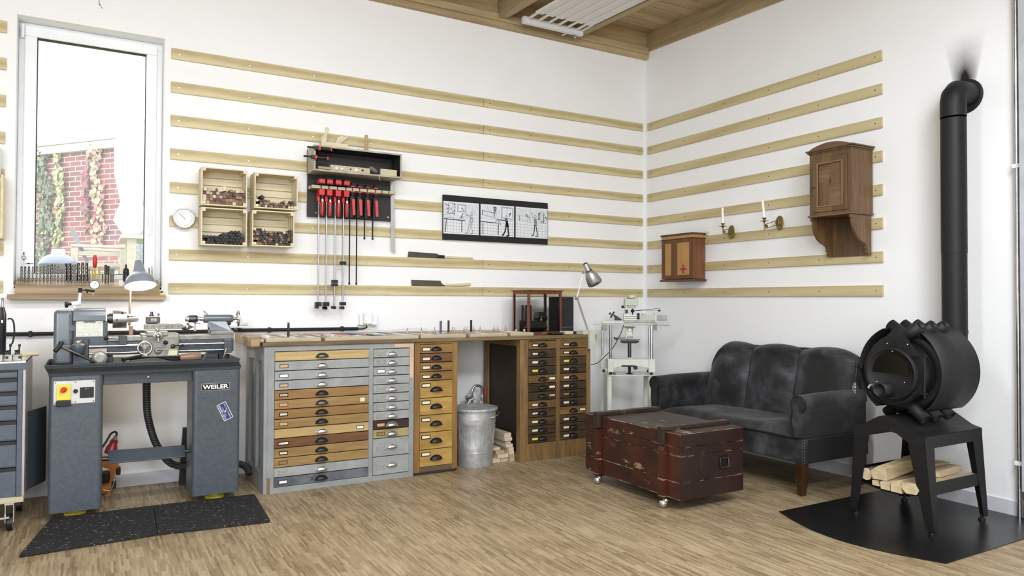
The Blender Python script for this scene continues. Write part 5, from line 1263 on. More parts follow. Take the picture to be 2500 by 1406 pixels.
# printed chart
q0, q1 = A(186, 785, DH), A(251, 821, DH)
ch = MB().box(q0[0], q1[0], y0-.001, y0+.002, q1[1], q0[1]).ob('gear_chart', paint('chart_card', (226, 226, 216), .5), lt)
b = MB(); r_ = random.Random(2); W_ = q1[0]-q0[0]; HH = q0[1]-q1[1]
for r in range(9):
    for c in range(22):
        if r_.random() < .85 and c % 8 != 7: b.box(q0[0]+W_*(.05+c*.041), q0[0]+W_*(.05+c*.041+.02+.01*r_.random()), y0-.0013, y0-.001, q0[1]-HH*(.20+r*.055)-.0009, q0[1]-HH*(.20+r*.055))
for c in (.33, .66): b.box(q0[0]+W_*c, q0[0]+W_*c+.0006, y0-.0013, y0-.001, q0[1]-HH*.7, q0[1]-HH*.16)
for v in (.15, .70, .97): b.box(q0[0]+W_*.03, q1[0]-W_*.03, y0-.0013, y0-.001, q0[1]-HH*v-.0003, q0[1]-HH*v+.0003)
for u, rr_ in ((.18, .010), (.27, .007), (.50, .006), (.77, .010), (.87, .007)): b.torus((q0[0]+W_*u, y0-.0012, q0[1]-HH*.84), (0, 1, 0), rr_, .0004, 20, 4)
b.ob('chart_print', paint('print_grey', (92, 92, 90), .7), ch)
text_mesh('lettering', 'WEILER   VORSCHUB  ·  GEWINDE   MATADOR', .0072, M['black'], ch, (q0[0]+W_*.5, y0-.0014, q0[1]-HH*.09), FRONT_A, .0001)
# change gears visible between the covers
x, z = A(176, 801, DH-.01); MB().box(A(168, 790, DH)[0], A(186, 790, DH)[0], -DH+.006, -DH+.02, A(170, 838, DH)[1], A(170, 786, DH)[1]).ob('gear_recess', M['black'], lt)
MB().lathe((x, -DH+.003, z), (0, -1, 0), [(0, .016), (.006, .016), (.006, .007), (.010, .006)], 14, smooth=False).ob('change_gear', M['steeldk'], lt)
# gearbox with its feed dial
LB(178, 828, 217, 889, DH+.025, .12, 'feed_gearbox', HD, .005)
LB(178, 880, 222, 889, DH+.04, .1, 'gearbox_foot', H_, .003)
x, z = A(191, 846, DH+.06)
dm = MB().lathe((x, -DH-.055, z-.034), (0, 0, 1), [(-.020, .008), (-.012, .020), (.0, .028), (.020, .033), (.036, .035), (.042, .034)], 28).ob('dial_housing', H_, lt)
MB().lathe((x, -DH-.055, z+.0082), (0, 0, 1), [(0, .034), (.010, .022), (.011, .018)], 28).ob('feed_dial', M['steel'], lt)
MB().lathe((x, -DH-.055, z+.0194), (0, 0, 1), [(0, .018), (.013, .019), (.015, .016)], 24).ob('dial_knob', M['cast'], lt)
# long start lever with black T handle
p0, p1 = PX(146, 846, DH+.13), PX(232, 884, DH+.09)
MB().cyl(p0, p1, .0058, .0058).ob('start_lever', M['steeldk'], lt)
MB().tube([p0+Vector((-.022, -.012, -.024)), p0, p0+Vector((.006, .012, .022))], [.012, .0105, .013], k=12).ob('lever_grip', M['black'], lt)
p = PX(243, 875, DH+.08); MB().lathe(p+Vector((0, .03, 0)), (0, -1, 0), [(0, .038), (.02, .040), (.026, .036), (.028, .020)], 28).ob('lever_hub', M['cast'], lt)
# spindle, chuck and collet
DS = .42; axz = A(300, 777, DS)[1]
X = lambda px, d=DS: A(px, 777, d)[0]
MB().cyl((x1+.008, -DS, axz), (X(276), -DS, axz), .026).cyl((X(266), -DS, axz), (X(275), -DS, axz), .030).ob('spindle_nose', M['steeldk'], lt)
def cylx(px0, px1, prof, nm, mt, d=DS, z=None, k=32): return MB().lathe((0, -d, z if z else axz), (1, 0, 0), [(X(px0, d)+(X(px1, d)-X(px0, d))*t, r) for t, r in prof], k).ob(nm, mt, lt)
xq = [X(275), X(286.5), X(298), X(309)]
b = MB().cyl((xq[0]+.001, -DS, axz), (xq[3]-.001, -DS, axz), .0545, k=48)
for i in range(3): b.cyl((xq[i]+.0006, -DS, axz), (xq[i+1]-.0006, -DS, axz), .056, k=48)
b.ob('chuck', M['steel'], lt)
b = MB()
for px, pz_ in ((286, 781), (299, 763), (313, 773)): q = PX(px, pz_, DS+.056 if px != 313 else DS+.03); b.cyl(q+Vector((0, .02, 0)), q+Vector((0, -.001, 0)), .005)
b.ob('chuck_key_hole', M['black'], lt)
cylx(309, 338, [(0, .026), (.25, .026), (.3, .0235), (.85, .0215), (1, .019)], 'collet', M['chrome'])
# bed: rails, lead screw, feed rod
def bar(px0, py0, px1, py1, d, dep, nm, mt, bev=.002): return LB(px0, py0, px1, py1, d, dep, nm, mt, bev)
zA = A(400, 819, .47)[1]; xa, xb = A(262, 825, .47)[0], A(571, 825, .47)[0]
MB().box(xa, xb, -.47, -.445, zA-.028, zA).box(xa, xb, -.37, -.345, zA-.028, zA).ob('bed_way', M['cast'], lt, bevel=.003)
MB().box(xa, xb, -.465, -.35, zA-.105, zA-.0285).ob('bed', H_, lt, bevel=.004)
MB().box(xa, A(266, 860, .47)[0]+.02, -.45, -.36, zt_l-.05, zA-.10).ob('bed_foot', HD, lt, bevel=.004)
MB().prism([(A(503, 870, .47)[0]+.02, zA-.10), (xb-.04, zA-.10), (xb-.055, zt_l-.048), (A(492, 880, .47)[0], zt_l-.048)], 'y', -.45, -.36).ob('bed_foot', HD, lt, bevel=.004)
for py, r, nm in ((846, .0075, 'lead_screw'), (863, .005, 'feed_rod')):
    zq0 = A(220, py, .50)[1]; MB().cyl((A(217, py, .50)[0], -.50, zq0), (xb-.02, -.50, zq0), r).ob(nm, M['chrome'], lt)
q0, q1 = A(548, 828, .52), A(566, 861, .52); MB().box(q0[0], q1[0], -.52, -.466, q1[1], q0[1]).ob('end_bracket', H_, lt, bevel=.004)
# carriage, apron, handwheels
q0, q1 = A(346, 820, .52), A(437, 870, .52)
ap = MB().box(q0[0], q1[0], -.52, -.471, q1[1], q0[1]).ob('apron', M['cast'], lt, bevel=.006)
b = MB().box(A(358, 809, .5)[0], A(409, 809, .5)[0], -.53, -.33, zA+.001, A(380, 808, .5)[1]); b.ob('cross_slide', M['cast'], lt, bevel=.003)
b = MB().box(q0[0], q1[0], -.515, -.33, zA+.0005, zA+.012); b.ob('saddle', M['cast'], lt, bevel=.002)
q0, q1 = A(353, 791, .47), A(444, 803, .47); ts = MB().box(q0[0], q1[0], -.47, -.38, q1[1], q0[1]).ob('top_slide', M['cast'], lt, bevel=.002)
b = MB()
for i in range(6): c = PX(360+i*15.3, 797, .4705); b.lathe(c, (0, -1, 0), [(0, .0035), (.001, .003)], 8)
b.ob('gib_screw', M['steeldk'], ts)
zq = A(470, 798, .43)[1]
MB().lathe((A(444, 798, .43)[0], -.43, zq), (1, 0, 0), [(0, .015), (.018, .018), (.02, .024), (.036, .024), (.038, .016), (.06, .004), (.075, .004)], 20).ob('slide_dial', M['steel'], lt)
q = PX(476, 798, .43); MB().cyl(q+Vector((0, 0, -.022)), q+Vector((0, 0, .022)), .004).sphere(q+Vector((0, 0, -.022)), .009, 10, 8).sphere(q+Vector((0, 0, .022)), .007, 10, 8).cyl(q+Vector((0, 0, .022)), q+Vector((.03, 0, .024)), .004, .005).ob('crank_handle', M['chrome'], lt)
q0, q1 = A(357, 773, .46), A(391, 789, .46)
tp = MB().box(q0[0], q1[0], -.46, -.39, q1[1], q0[1]).ob('tool_post', M['steeldk'], lt, bevel=.003)
MB().box(q0[0]+.002, q1[0]-.012, -.455, -.40, A(360, 791, .46)[1]-.004, q1[1]).ob('tool_post_base', M['black'], lt)
q = PX(370, 771, .43); MB().cyl(q, q+Vector((0, 0, .024)), .009, k=6, smooth=False).cyl(q+Vector((0, 0, -.002)), q+Vector((0, 0, .004)), .014).ob('clamp_nut', M['steeldk'], lt)
q = PX(387, 771, .43); MB().cyl(q, q+Vector((0, 0, .014)), .006, k=6, smooth=False).ob('bolt', M['steeldk'], lt)
q = PX(375.5, 781, .4605); MB().box(q.x-.013, q.x+.013, -.4608, -.4602, q.z-.007, q.z+.008).ob('maker_sticker', M['white'], tp)
MB().box(q.x-.009, q.x+.009, -.4611, -.4608, q.z+.001, q.z+.005).box(q.x-.011, q.x+.009, -.4611, -.4608, q.z-.005, q.z-.001).ob('maker_mark', paint('blue_ink', (50, 90, 170), .5), tp)
# cross slide ball handle and dial
c = PX(385.5, 820, .56)
MB().lathe(c+Vector((0, .03, 0)), (0, -1, 0), [(0, .024), (.020, .026), (.026, .026), (.028, .022), (.029, .008), (.04, .007)], 28).ob('cross_slide_dial', M['steel'], lt)
c2 = c+Vector((0, -.014, 0)); MB().cyl(c2+Vector((.002, 0, -.030)), c2+Vector((-.004, 0, .032)), .0045).sphere(c2+Vector((-.004, 0, .034)), .011, 12, 8).sphere(c2, .010, 12, 8).sphere(c2+Vector((.002, 0, -.030)), .0075, 12, 8).ob('ball_handle', M['chrome'], lt)
# big apron handwheel
c = PX(353.5, 850, .565); R = A(375, 850, .565)[0]-c.x-.004
wh = MB().torus(c, (0, 1, 0), R-.006, .0062, 40, 10).ob('handwheel', M['chrome'], lt)
b = MB().lathe(c+Vector((0, .035, 0)), (0, -1, 0), [(0, .012), (.022, .012), (.03, .016), (.038, .014), (.040, .006)], 20)
for a in (PI/2+.1, PI/2+2.2, PI/2-2.2): b.cyl(c+Vector((.010*math.cos(a), 0, -.010*math.sin(a))), c+Vector(((R-.006)*math.cos(a), 0, -(R-.006)*math.sin(a))), .006, .0045)
b.ob('handwheel_hub', M['cast'], lt)
c_ = c+Vector((.004, -.004, -R+.006)); MB().cyl(c_, c_+Vector((0, -.03, 0)), .007, .008).ob('wheel_grip', M['chrome'], lt)
MB().cyl(c+Vector((0, .010, 0)), c+Vector((0, .045, 0)), R-.012).ob('wheel_dish', M['cast'], lt) if False else None
def knob(px, py, r, mt, nm='control_knob', d=.52, h=.02): c = PX(px, py, d+.0005); return MB().lathe(c, (0, -1, 0), [(0, r), (h*.7, r), (h, r*.8), (h+.001, r*.3)], 20).ob(nm, mt, lt)
knob(404, 836, .0125, M['black']); knob(386, 856, .020, M['cast'], 'lever_boss', h=.014); knob(422, 845, .0125, M['steeldk'], 'lever_boss', h=.02)
c = PX(386, 853, .542); MB().cyl(c, c+Vector((.052, 0, .000)), .0035).sphere(c, .008, 10, 8).ob('engage_lever', M['chrome'], lt)
c = PX(423, 844, .545); MB().cyl(c, c+Vector((.045, 0, .001)), .004, .003).sphere(c+Vector((.048, 0, .001)), .0085, 10, 8).ob('half_nut_lever', M['black'], lt)
q0, q1 = A(409, 853, .5208), A(433, 867, .5208); MB().prism([(q0[0]+.008, q0[1]), (q1[0]-.004, q0[1]), (q1[0], q0[1]-.006), (q1[0]-.004, q1[1]), (q0[0], q1[1]), (q0[0]+.004, q1[1]+.012)], 'y', -.5212, -.5202).ob('paper_note', paint('note_yellow', (222, 222, 186), .7), lt)
# stop block and small lever left of the carriage
LB(290, 819, 310, 841, .50, .05, 'bed_stop', HD, .003)
c = PX(259, 826, .52); MB().sphere(c, .012, 12, 8).cyl(c, PX(268, 808, .50), .0035).ob('selector_lever', M['black'], lt)
MB().cyl(PX(262, 824, .49), PX(290, 826, .49), .004).ob('stop_rod', M['steel'], lt)
# brass tinted work lamp foot
LB(315, 795, 325, 820, .36, .03, 'lamp_socket', paint('worn_copper', (166, 132, 116), .4, .5), .003)
# tailstock
D_T = .42; zt_ = A(500, 778, D_T)[1]
XT = lambda px: A(px, 778, D_T)[0]
MB().lathe((0, -D_T, zt_), (1, 0, 0), [(XT(496), .020), (XT(497), .0235), (XT(500), .025), (XT(560), .025), (XT(567), .023), (XT(569), .018)], 28).ob('tailstock_barrel', M['gloss'], lt)
b = MB(); zs_ = A(520, 812, D_T)[1]
b.add([(XT(506), -D_T-.02, zt_-.012), (XT(552), -D_T-.02, zt_-.012), (XT(552), -D_T+.02, zt_-.012), (XT(506), -D_T+.02, zt_-.012), (XT(511), -.47, zs_+.012), (XT(566), -.47, zs_+.004), (XT(566), -.35, zs_+.004), (XT(511), -.35, zs_+.012)],
      [(3, 2, 1, 0), (4, 5, 6, 7), (0, 1, 5, 4), (1, 2, 6, 5), (2, 3, 7, 6), (3, 0, 4, 7)]); b.ob('tailstock_body', M['gloss'], lt, bevel=.006)
MB().box(XT(512), XT(567), -.475, -.345, zA+.0005, zs_+.010).ob('tailstock_base', M['cast'], lt, bevel=.003)
cylx(484, 497, [(0, .013), (1, .013)], 'quill', M['chrome'], D_T, zt_)
cylx(460, 481, [(0, .0215), (.45, .0215), (.48, .0225), (.9, .0225), (1, .018)], 'drill_chuck', M['steeldk'], D_T, zt_)
cylx(451, 460, [(0, .012), (.4, .018), (1, .019)], 'chuck_jaws', M['chrome'], D_T, zt_)
cylx(481, 484, [(0, .016), (.5, .022), (1, .010)], 'chuck_ring', M['steel'], D_T, zt_)
cylx(569, 578, [(0, .012), (.6, .011), (1, .008)], 'wheel_shaft', M['steel'], D_T, zt_)
c = Vector((XT(581), -D_T, zt_)); b = MB().torus(c, (1, 0, 0), .046, .0055, 36, 10)
for a in (.3, 2.4, 4.5): b.cyl(c, c+Vector((0, .046*math.cos(a), .046*math.sin(a))), .005, .004)
b.sphere(c, .012, 12, 8); b.ob('tailstock_wheel', M['chrome'], lt)
c = c+Vector((.003, -.02, -.040)); MB().cyl(c, c+Vector((.05, -.01, .002)), .0035, .006).ob('wheel_grip', M['chrome'], lt)
c = PX(507, 769, D_T-.01); MB().cyl(c, c+Vector((-.022, -.0, .026)), .0045).ob('quill_lock', M['steel'], lt)
c = PX(560, 790, D_T+.03); MB().sphere(c, .010, 12, 8).cyl(c, c+Vector((-.02, .02, -.008)), .004).ob('clamp_knob', M['black'], lt)
# -- loose things on and around the lathe
c = PX(180, 741, .42)
ds = thing('dial_indicator_stand', 'white jointed arm stand with a round dial indicator on top of the lathe headstock', 'dial indicator', (PX(184, 752, .40).x, -.40, A(184, 753, .40)[1]))
j0 = PX(190, 741, .40); j1 = PX(196, 706, .40); zz0 = A(184, 753, .40)[1]
MB().cyl((PX(181, 741, .4).x, -.40, zz0+.0005), (PX(181, 741, .4).x, -.40, j0.z), .009).ob('foot', M['upvc'], ds)
MB().cyl(PX(175, 742, .40), PX(186, 741, .40), .013).cyl(PX(186.5, 741, .40), PX(197, 739, .40), .014).ob('joint', M['upvc'], ds)
MB().cyl(PX(166, 743, .40), PX(175, 742, .40), .007).lathe(PX(163, 743, .40), (1, 0, 0), [(-.010, .014), (-.006, .019), (.004, .019), (.008, .012)], 8, smooth=False).ob('clamp_knob', M['black'], ds)
MB().cyl(PX(193, 737, .40), PX(196, 714, .40), .0078, .0068).ob('arm', M['upvc'], ds)
MB().cyl(PX(196, 714, .40), PX(196, 703, .40), .010).ob('elbow', M['blackmatt'], ds)
MB().cyl(PX(196, 707, .40), PX(212, 709, .40), .003).cyl(PX(207, 708, .40), PX(231, 711, .40), .0062).cyl(PX(213, 710, .40), PX(213, 716, .40), .004).ob('holder_rod', M['blackmatt'], ds)
MB().cyl(PX(227, 711, .40), PX(227, 721, .40), .0018, k=8).ob('stylus', M['steel'], ds)
c = PX(231, 695, .40); MB().cyl(c+Vector((0, .012, 0)), c+Vector((0, -.004, 0)), .026, k=32).ob('gauge_case', M['black'], ds)
MB().cyl(c+Vector((0, -.0041, 0)), c+Vector((0, -.0048, 0)), .0225, k=32).ob('gauge_face', paint('gauge_white', (232, 236, 240), .4), ds)
MB().box(c.x-.0008, c.x+.0008, c.y-.0052, c.y-.0049, c.z-.002, c.z+.017, T=Matrix.Translation(c) @ Matrix.Rotation(.5, 4, 'Y') @ Matrix.Translation(-c)).ob('pointer', M['black'], ds)
# work lamp with grey enamel shade, switched on
wl = thing('work_lamp', 'grey enamel work lamp, switched on, at the right end of the windowsill', 'lamp', (PX(317, 805, .36).x, -.36, A(317, 820, .36)[1]))
pa, pb_ = PX(316, 795, .345), PX(318, 712, .345)
MB().cyl(pa, pb_, .0062).ob('pole', paint('aged_metal_pole', (150, 136, 128), .4, .6), wl)
q0 = PX(337, 638, .325); q1 = PX(343, 698, .375); ax = (q1-q0); L = ax.length
shp = paint('lamp_enamel_out', (132, 139, 150), .18, .0, .03, 6, .8); shi = paint('lamp_enamel_in', (236, 236, 232), .4)
prof = [(0, .012), (.004, .020), (L*.05, .024), (L*.44, .035), (L*.47, .036), (L*.52, .044), (L*.60, .062), (L*.72, .076), (L*.88, .083), (L, .085)]
lsd = MB().lathe(q0, ax, prof, 36, cap=False).lathe(q0+ax.normalized()*.002, ax, [(L*.44, .033), (L*.52, .041), (L*.60, .059), (L*.72, .073), (L*.88, .080), (L-.003, .0835)], 36, m=1, cap=False)
lsd.ob('lamp_shade', [shp, shi], wl)
MB().cyl(q0+ax.normalized()*(-.001), q0+ax.normalized()*.003, .018).ob('shade_cap', M['black'], wl)
MB().tube(spline([pb_, pb_+Vector((.004, 0, .02)), q0+ax*.5+Vector((-.03, .0, -.0)), q0+ax*.5]), .005).ob('neck', M['steel'], wl)
bc_ = q0+ax*.72; MB().sphere(bc_, .030, 16, 10).cyl(bc_-ax.normalized()*.03, bc_-ax.normalized()*.055, .015).ob('bulb', emit('warm_bulb', (255, 236, 200), 22), wl)
pl_ = bpy.data.lights.new('bulb_light', 'POINT'); pl_.energy = 5.5; pl_.color = (1, .86, .68); pl_.shadow_soft_size = .03
plo = bpy.data.objects.new('bulb_light', pl_); COL.objects.link(plo); plo.location = bc_+ax.normalized()*.04; plo['kind'] = 'helper'
# glass jar with a brush in the tray
x, z = A(546, 872, .56); zz = zt_l-.0495
jr = thing('glass_jar', 'clear plastic cup with a thin brush in the right end of the lathe tray', 'cup', (x, -.56, zz))
MB().lathe((x, -.56, zz), (0, 0, 1), [(0, .026), (.07, .032)], 20, cap=False).ob('cup', M['vglass'], jr, solid=.0015)
MB().cyl((x-.012, -.56, zz+.006), (x+.012, -.575, zz+.105), .0025, k=8).ob('stick', M['crate'], jr)
o = MB().tube(spline([PX(300, 878, .60), PX(330, 873, .52), PX(380, 868, .5), PX(420, 876, .5), PX(462, 874, .48)]), .012)
co = o.xf(Matrix.Translation((0, 0, .0))); tag(co.ob('coolant_hose', M['blackmatt']), 'black hose lying in the lathe tray under the carriage', 'hose')
tag(MB().lathe(PX(440, 873, .55), (1, 0, .05), [(0, .018), (.05, .022), (.11, .022), (.112, .018)], 20).ob('oil_bottle', paint('brown_bottle', (150, 116, 96), .3)), 'brown bottle lying in the lathe tray under the bed', 'bottle')
b = MB().box(PX(300, 870, .58).x, PX(318, 870, .58).x, -.60, -.56, zz, zz+.055); tag(b.ob('blue_cloth', paint('dark_blue_plastic', (50, 60, 90), .5), bevel=.01), 'small dark blue bottle in the middle of the lathe tray', 'bottle')

# ------------------------------------------------------------------ wooden block with drill bits on the windowsill
bz0, bz1 = 1.2074, 1.245
bx0, bx1 = A(36, 700, .06)[0], A(390, 700, .06)[0]
bl = thing('drill_bit_block', 'long oak block with holes for drill bits on the windowsill board', 'tool block', ((bx0+bx1)/2, 0, bz0))
SL = .30
def zsl(y): return bz0+.050+(y+.058)*SL
b = MB().prism([(-.058, bz0), (-.058, bz0+.048), (-.0565, zsl(-.0565)), (REC-.024, zsl(REC-.024)), (REC-.024, 1.2618), (-.0004, 1.2618), (-.0004, bz0)], 'x', max(bx0, WX0+.004), min(bx1, WX1-.004))
b.ob('block', M['oak'], bl, bevel=.0015)
q0 = A(290, 700, -.03)[0]; q1 = A(318, 700, -.03)[0]
pb2 = MB().prism([(-.045, zsl(-.045)+.0004), (.085, zsl(.085)+.0004), (.085, zsl(.085)+.0024), (-.045, zsl(-.045)+.0024)], 'x', q0, q1).ob('drilled_plate', paint('pale_maple_plate', (222, 212, 190), .6), bl)
for px, d in ((301, .035), (302, -.055), (311, -.012)):
    x = A(px, 700, d)[0]; MB().cyl((x, -d, zsl(-d)+.0022), (x, -d+.0002, zsl(-d)+.0030), .006, k=14).ob('hole', M['oak'], bl)
zstep = zsl(.012)-.002
bits = [(52, 650, .0085), (61, 650, .0075), (70, 650, .0085), (79.5, 650, .0055), (89, 650, .0065), (98, 651, .006), (107, 649, .007), (116, 647, .0075), (125, 645, .0085), (133, 646, .007), (141.5, 649, .0065), (150, 657, .0055), (159, 647, .0065), (168, 646, .0075), (176, 648, .0075), (184, 645, .007), (192, 644, .008), (201, 643, .0085), (209.5, 644, .0085), (217.5, 656, .006)]
cols = {0: paint('bright_bit_steel', (118, 116, 112), .25, .9, .35, 110), 1: paint('dark_bit_steel', (62, 60, 58), .35, .8, .2, 90), 2: paint('golden_bit_coating', (190, 172, 90), .3, .7)}
pro = {}
yb = .012
for i, (px, pt, r) in enumerate(bits):
    r *= .74
    x = A(px, 700, -yb)[0]; ztop = A(px, pt, -yb)[1]; h = ztop-zstep
    kx = round(r, 4)
    if kx not in pro:
        b = MB(); twist(b, (0, 0, .012), 1.0-.03, r, 5, flute=.6, k=8); b.cyl((0, 0, 0), (0, 0, .02), r*.6, k=8).cyl((0, 0, .98), (0, 0, 1.0), r*.95, r*.8, k=8)
        o = b.ob('drill_bit', cols[0], local=True); pro[kx] = o
    else: o = pro[kx].copy(); COL.objects.link(o)
    o.location = (x, yb, zstep); o.scale = (1, 1, h)
    tag(o, 'twist drill bit standing in the sill block, %s from the left' % (NTH+['seventeenth', 'eighteenth', 'nineteenth', 'twentieth'])[i+1], 'drill bit', 'twist drill bits in the sill block')
for i, (px, d, pt, r, m_, l) in enumerate([(161, -.075, 643, .0075, 1, 'dark rear drill bit shank behind the thirteenth twist bit'), (170, -.075, 643, .0075, 1, 'dark rear drill bit shank behind the fourteenth twist bit'), (191, -.075, 642, .0085, 1, 'dark rear drill bit shank behind the seventeenth twist bit'), (201, -.075, 641, .0085, 1, 'dark rear drill bit shank behind the eighteenth twist bit'), (211, -.075, 642, .0085, 1, 'dark rear drill bit shank behind the nineteenth twist bit')]):
    x = A(px, 700, d)[0]; z1 = A(px, pt, d)[1]
    b = MB(); b.cyl((x, -d, zsl(-d)-.002), (x, -d, z1), r); tag(b.ob('drill_shank', cols[m_]), l, 'drill bit', 'rear drill shanks in the sill block')
for i, (px, pt, m_, r, l) in enumerate([(224, 657, 2, .006, 'gold coated tap, leftmost of three beside the screwdriver'), (231.5, 659, 2, .006, 'gold coated tap right below the red screwdriver'), (241.5, 652, 2, .006, 'gold coated tap right of the red screwdriver'), (250, 668, 1, .0035, 'thin short reamer between the gold taps and black shanks'), (257.5, 647, 1, .0075, 'black round shank right of the gold taps'), (264, 649, 1, .0065, 'thinner black shank left of the dark square holder')]):
    x = A(px, 700, -yb)[0]; z1 = A(px, pt, -yb)[1]; b = MB(); h = z1-zstep
    b.cyl((x, yb, zstep), (x, yb, zstep+h*.5), r*.6).cyl((x, yb, zstep+h*.5), (x, yb, z1), r); tag(b.ob('tap', cols[m_]), l, 'tap', 'taps and shanks in the sill block')
x = A(231, 700, -.055)[0]; z1 = A(231, 623, -.055)[1]; z0_ = A(231, 652, -.055)[1]
zstep = zsl(.055)-.001
sd = thing('screwdriver', 'screwdriver with a red handle standing in the sill block', 'screwdriver', (x, .055, zstep))
MB().lathe((x, .055, z0_), (0, 0, 1), [(-.004, .006), (.0, .009), (.02, .013), ((z1-z0_)*.7, .0135), (z1-z0_, .008)], 16).ob('handle', M['red'], sd)
MB().cyl((x, .055, zstep), (x, .055, z0_), .004).ob('shaft', M['steel'], sd)
x0 = A(267.5, 700, -.05)[0]; x1 = A(279, 700, -.05)[0]; z1 = A(273, 656, -.05)[1]
th_ = thing('tool_holder', 'dark square tool holder standing in the sill block', 'tool holder', ((x0+x1)/2, .05, zstep))
MB().box(x0, x1, .03, .065, zstep+.04, z1).ob('body', M['steeldk'], th_, bevel=.002)
MB().cyl(((x0+x1)/2-.006, .048, zstep), ((x0+x1)/2-.006, .048, zstep+.04), .004).cyl(((x0+x1)/2+.006, .048, zstep), ((x0+x1)/2+.006, .048, zstep+.04), .004).ob('shank', M['steeldk'], th_)
x = A(307, 700, -.05)[0]; z1 = A(306, 645, -.05)[1]
bo = thing('boring_head', 'black ribbed chuck standing beside the work lamp shade', 'chuck', (x, .05, zstep))
z2 = A(306, 655, -.05)[1]; z3 = A(306, 682, -.05)[1]
MB().lathe((x, .05, zstep), (0, 0, 1), [(0, .006), (z3-zstep-.01, .014), (z3-zstep, .017), ((z3+z2)/2-zstep, .0185), ((z3+z2)/2-zstep+.001, .0165), ((z3+z2)/2-zstep+.004, .0185), (z2-zstep-.004, .0165), (z2-zstep, .010), (z2-zstep+.004, .0065), (z1-zstep-.006, .0065), (z1-zstep, .003)], 18).ob('body', M['black'], bo)
for px, pt, w, mt, l in ((365, 653, .006, 'black', 'thin black file blade leaning at the right end of the window recess'), (372, 650, .008, 'cast', 'grey file blade leaning next to the thin black one')):
    x = A(px, 700, -.06)[0]; z1 = A(px, pt, -.06)[1]
    b = MB().prism([(x-w/2, zstep), (x+w/2, zstep), (x+w*.3-.004, z1), (x-w*.7-.003, z1)], 'y', .055, .061); tag(b.ob('file', M[mt]), l, 'file', 'files in the window recess')
zstep = zsl(.09)
x = A(57, 700, -.09)[0]; zc_ = A(57, 629, -.09)[1]
gh = thing('scriber_gauge', 'thin upright gauge with a small ring at the left end of the sill', 'gauge', (x, .09, zstep))
MB().cyl((x, .09, zstep), (x, .09, A(57, 616, -.09)[1]), .0018, k=8).ob('rod', M['steel'], gh)
MB().torus((x, .09, zc_), (0, 1, 0), .0105, .0015, 24, 6).cyl((x, .09, zc_-.014), (x, .09, zc_-.009), .006, .002).cyl((x, .09, A(57, 622, -.09)[1]), (x, .09, A(57, 615, -.09)[1]), .003).ob('ring', M['black'], gh)
p = PX(64, 643, -.09); MB().cyl(p, p+Vector((.035, 0, .001)), .0015, k=8).cyl(p+Vector((.006, 0, 0)), p+Vector((.018, 0, 0)), .004, .003).cyl(p+Vector((-.006, 0, 0)), p, .001).ob('pointer', M['black'], gh)
x, z = A(395, 716, .045)
tag(MB().box(x-.010, x+.008, -.055, -.035, 1.2075, 1.233).box(x-.008, x+.004, -.0556, -.055, 1.222, 1.2335, m=1).ob('brass_block', [brass, M['black']]), 'small brass block standing at the right end of the sill board', 'block')

# ------------------------------------------------------------------ under the lathe
hs = MB().tube(spline([(PX(358, 925, .40)), PX(358, 960, .36), PX(360, 1010, .30), PX(372, 1060, .25), PX(385, 1090, .23), PX(410, 1125, .20), PX(440, 1138, .185), PX(500, 1140, .18), PX(560, 1130, .19), PX(590, 1134, .21), PX(604, 1144, .24), PX(610, 1158, .27)], 12), .0215, k=14)
hm = NT('ribbed_hose'); sp = hm.n('ShaderNodeTexWave'); sp.inputs['Scale'].default_value = 28; sp.bands_direction = 'Z'; hm.l(hm.co.outputs['Object'], sp.inputs[0])
hm.bump(sp.outputs['Fac'], .8, .004); M['hose'] = hm.fin(hm.ramp(sp.outputs['Fac'], [(0, (28, 28, 29)), (1, (72, 72, 76))]), .4)
tag(hs.ob('vacuum_hose', M['hose']), 'ribbed dark hose curving down behind the lathe footbrake to the cabinet', 'hose')
b = MB().prism([(PX(450, 1050, .12).x-.03, 0.003), (PX(450, 1050, .12).x+.045, 0.003), (PX(454, 1050, .12).x+.018, A(452, 1044, .12)[1]), (PX(454, 1050, .12).x-.018, A(452, 1044, .12)[1])], 'y', -.135, -.10)
tag(b.ob('black_support', M['black'], bevel=.006), 'black tapered steel upright against the wall behind the lathe', 'support')
ow = paint('orange_enamel', (186, 112, 44), .4)
# orange wheeled cable unit leaning at the wall with a red plug
dq = lambda px, py, d=.16: PX(px, py, d)
du = thing('wheeled_extension_unit', 'orange wheeled socket unit leaning behind the left lathe pedestal', 'power unit', (dq(262, 1200).x, -.16, 0))
q = [dq(238, 1200), dq(262, 1203), dq(276, 1130), dq(294, 1128), dq(292, 1150), dq(268, 1206)]
b = MB().prism([(dq(225, 1195).x, dq(225, 1195).z), (dq(255, 1200).x, dq(255, 1200).z), (dq(268, 1190).x, dq(268, 1190).z), (dq(290, 1130).x, dq(290, 1130).z), (dq(282, 1112).x, dq(282, 1112).z), (dq(225, 1115).x, dq(225, 1115).z)], 'y', -.20, -.15)
b.ob('body', ow, du, bevel=.004)
b = MB().box(dq(225, 1160).x, dq(268, 1160).x, -.225, -.2005, dq(240, 1176).z, dq(240, 1148).z); b.ob('reel', M['black'], du, bevel=.01)
MB().cyl(dq(263, 1206)+Vector((0, .03, .004)), dq(263, 1206)+Vector((0, -.03, .004)), .017).cyl(dq(240, 1210)+Vector((0, .03, .004)), dq(240, 1210)+Vector((0, -.03, .004)), .017).ob('wheel', ow, du)
for py in (1148, 1180): b = MB().box(dq(283 if py < 1160 else 272, py).x, dq(294 if py < 1160 else 283, py).x, -.205, -.155, dq(280, py+9).z, dq(280, py-9).z).ob('socket_box', M['black'], du, bevel=.005)
MB().tube(spline([dq(252, 1195, .23), dq(270, 1197, .23), dq(280, 1170, .23), dq(279, 1167, .21)]), .003).ob('wire_handle', M['chrome'], du)
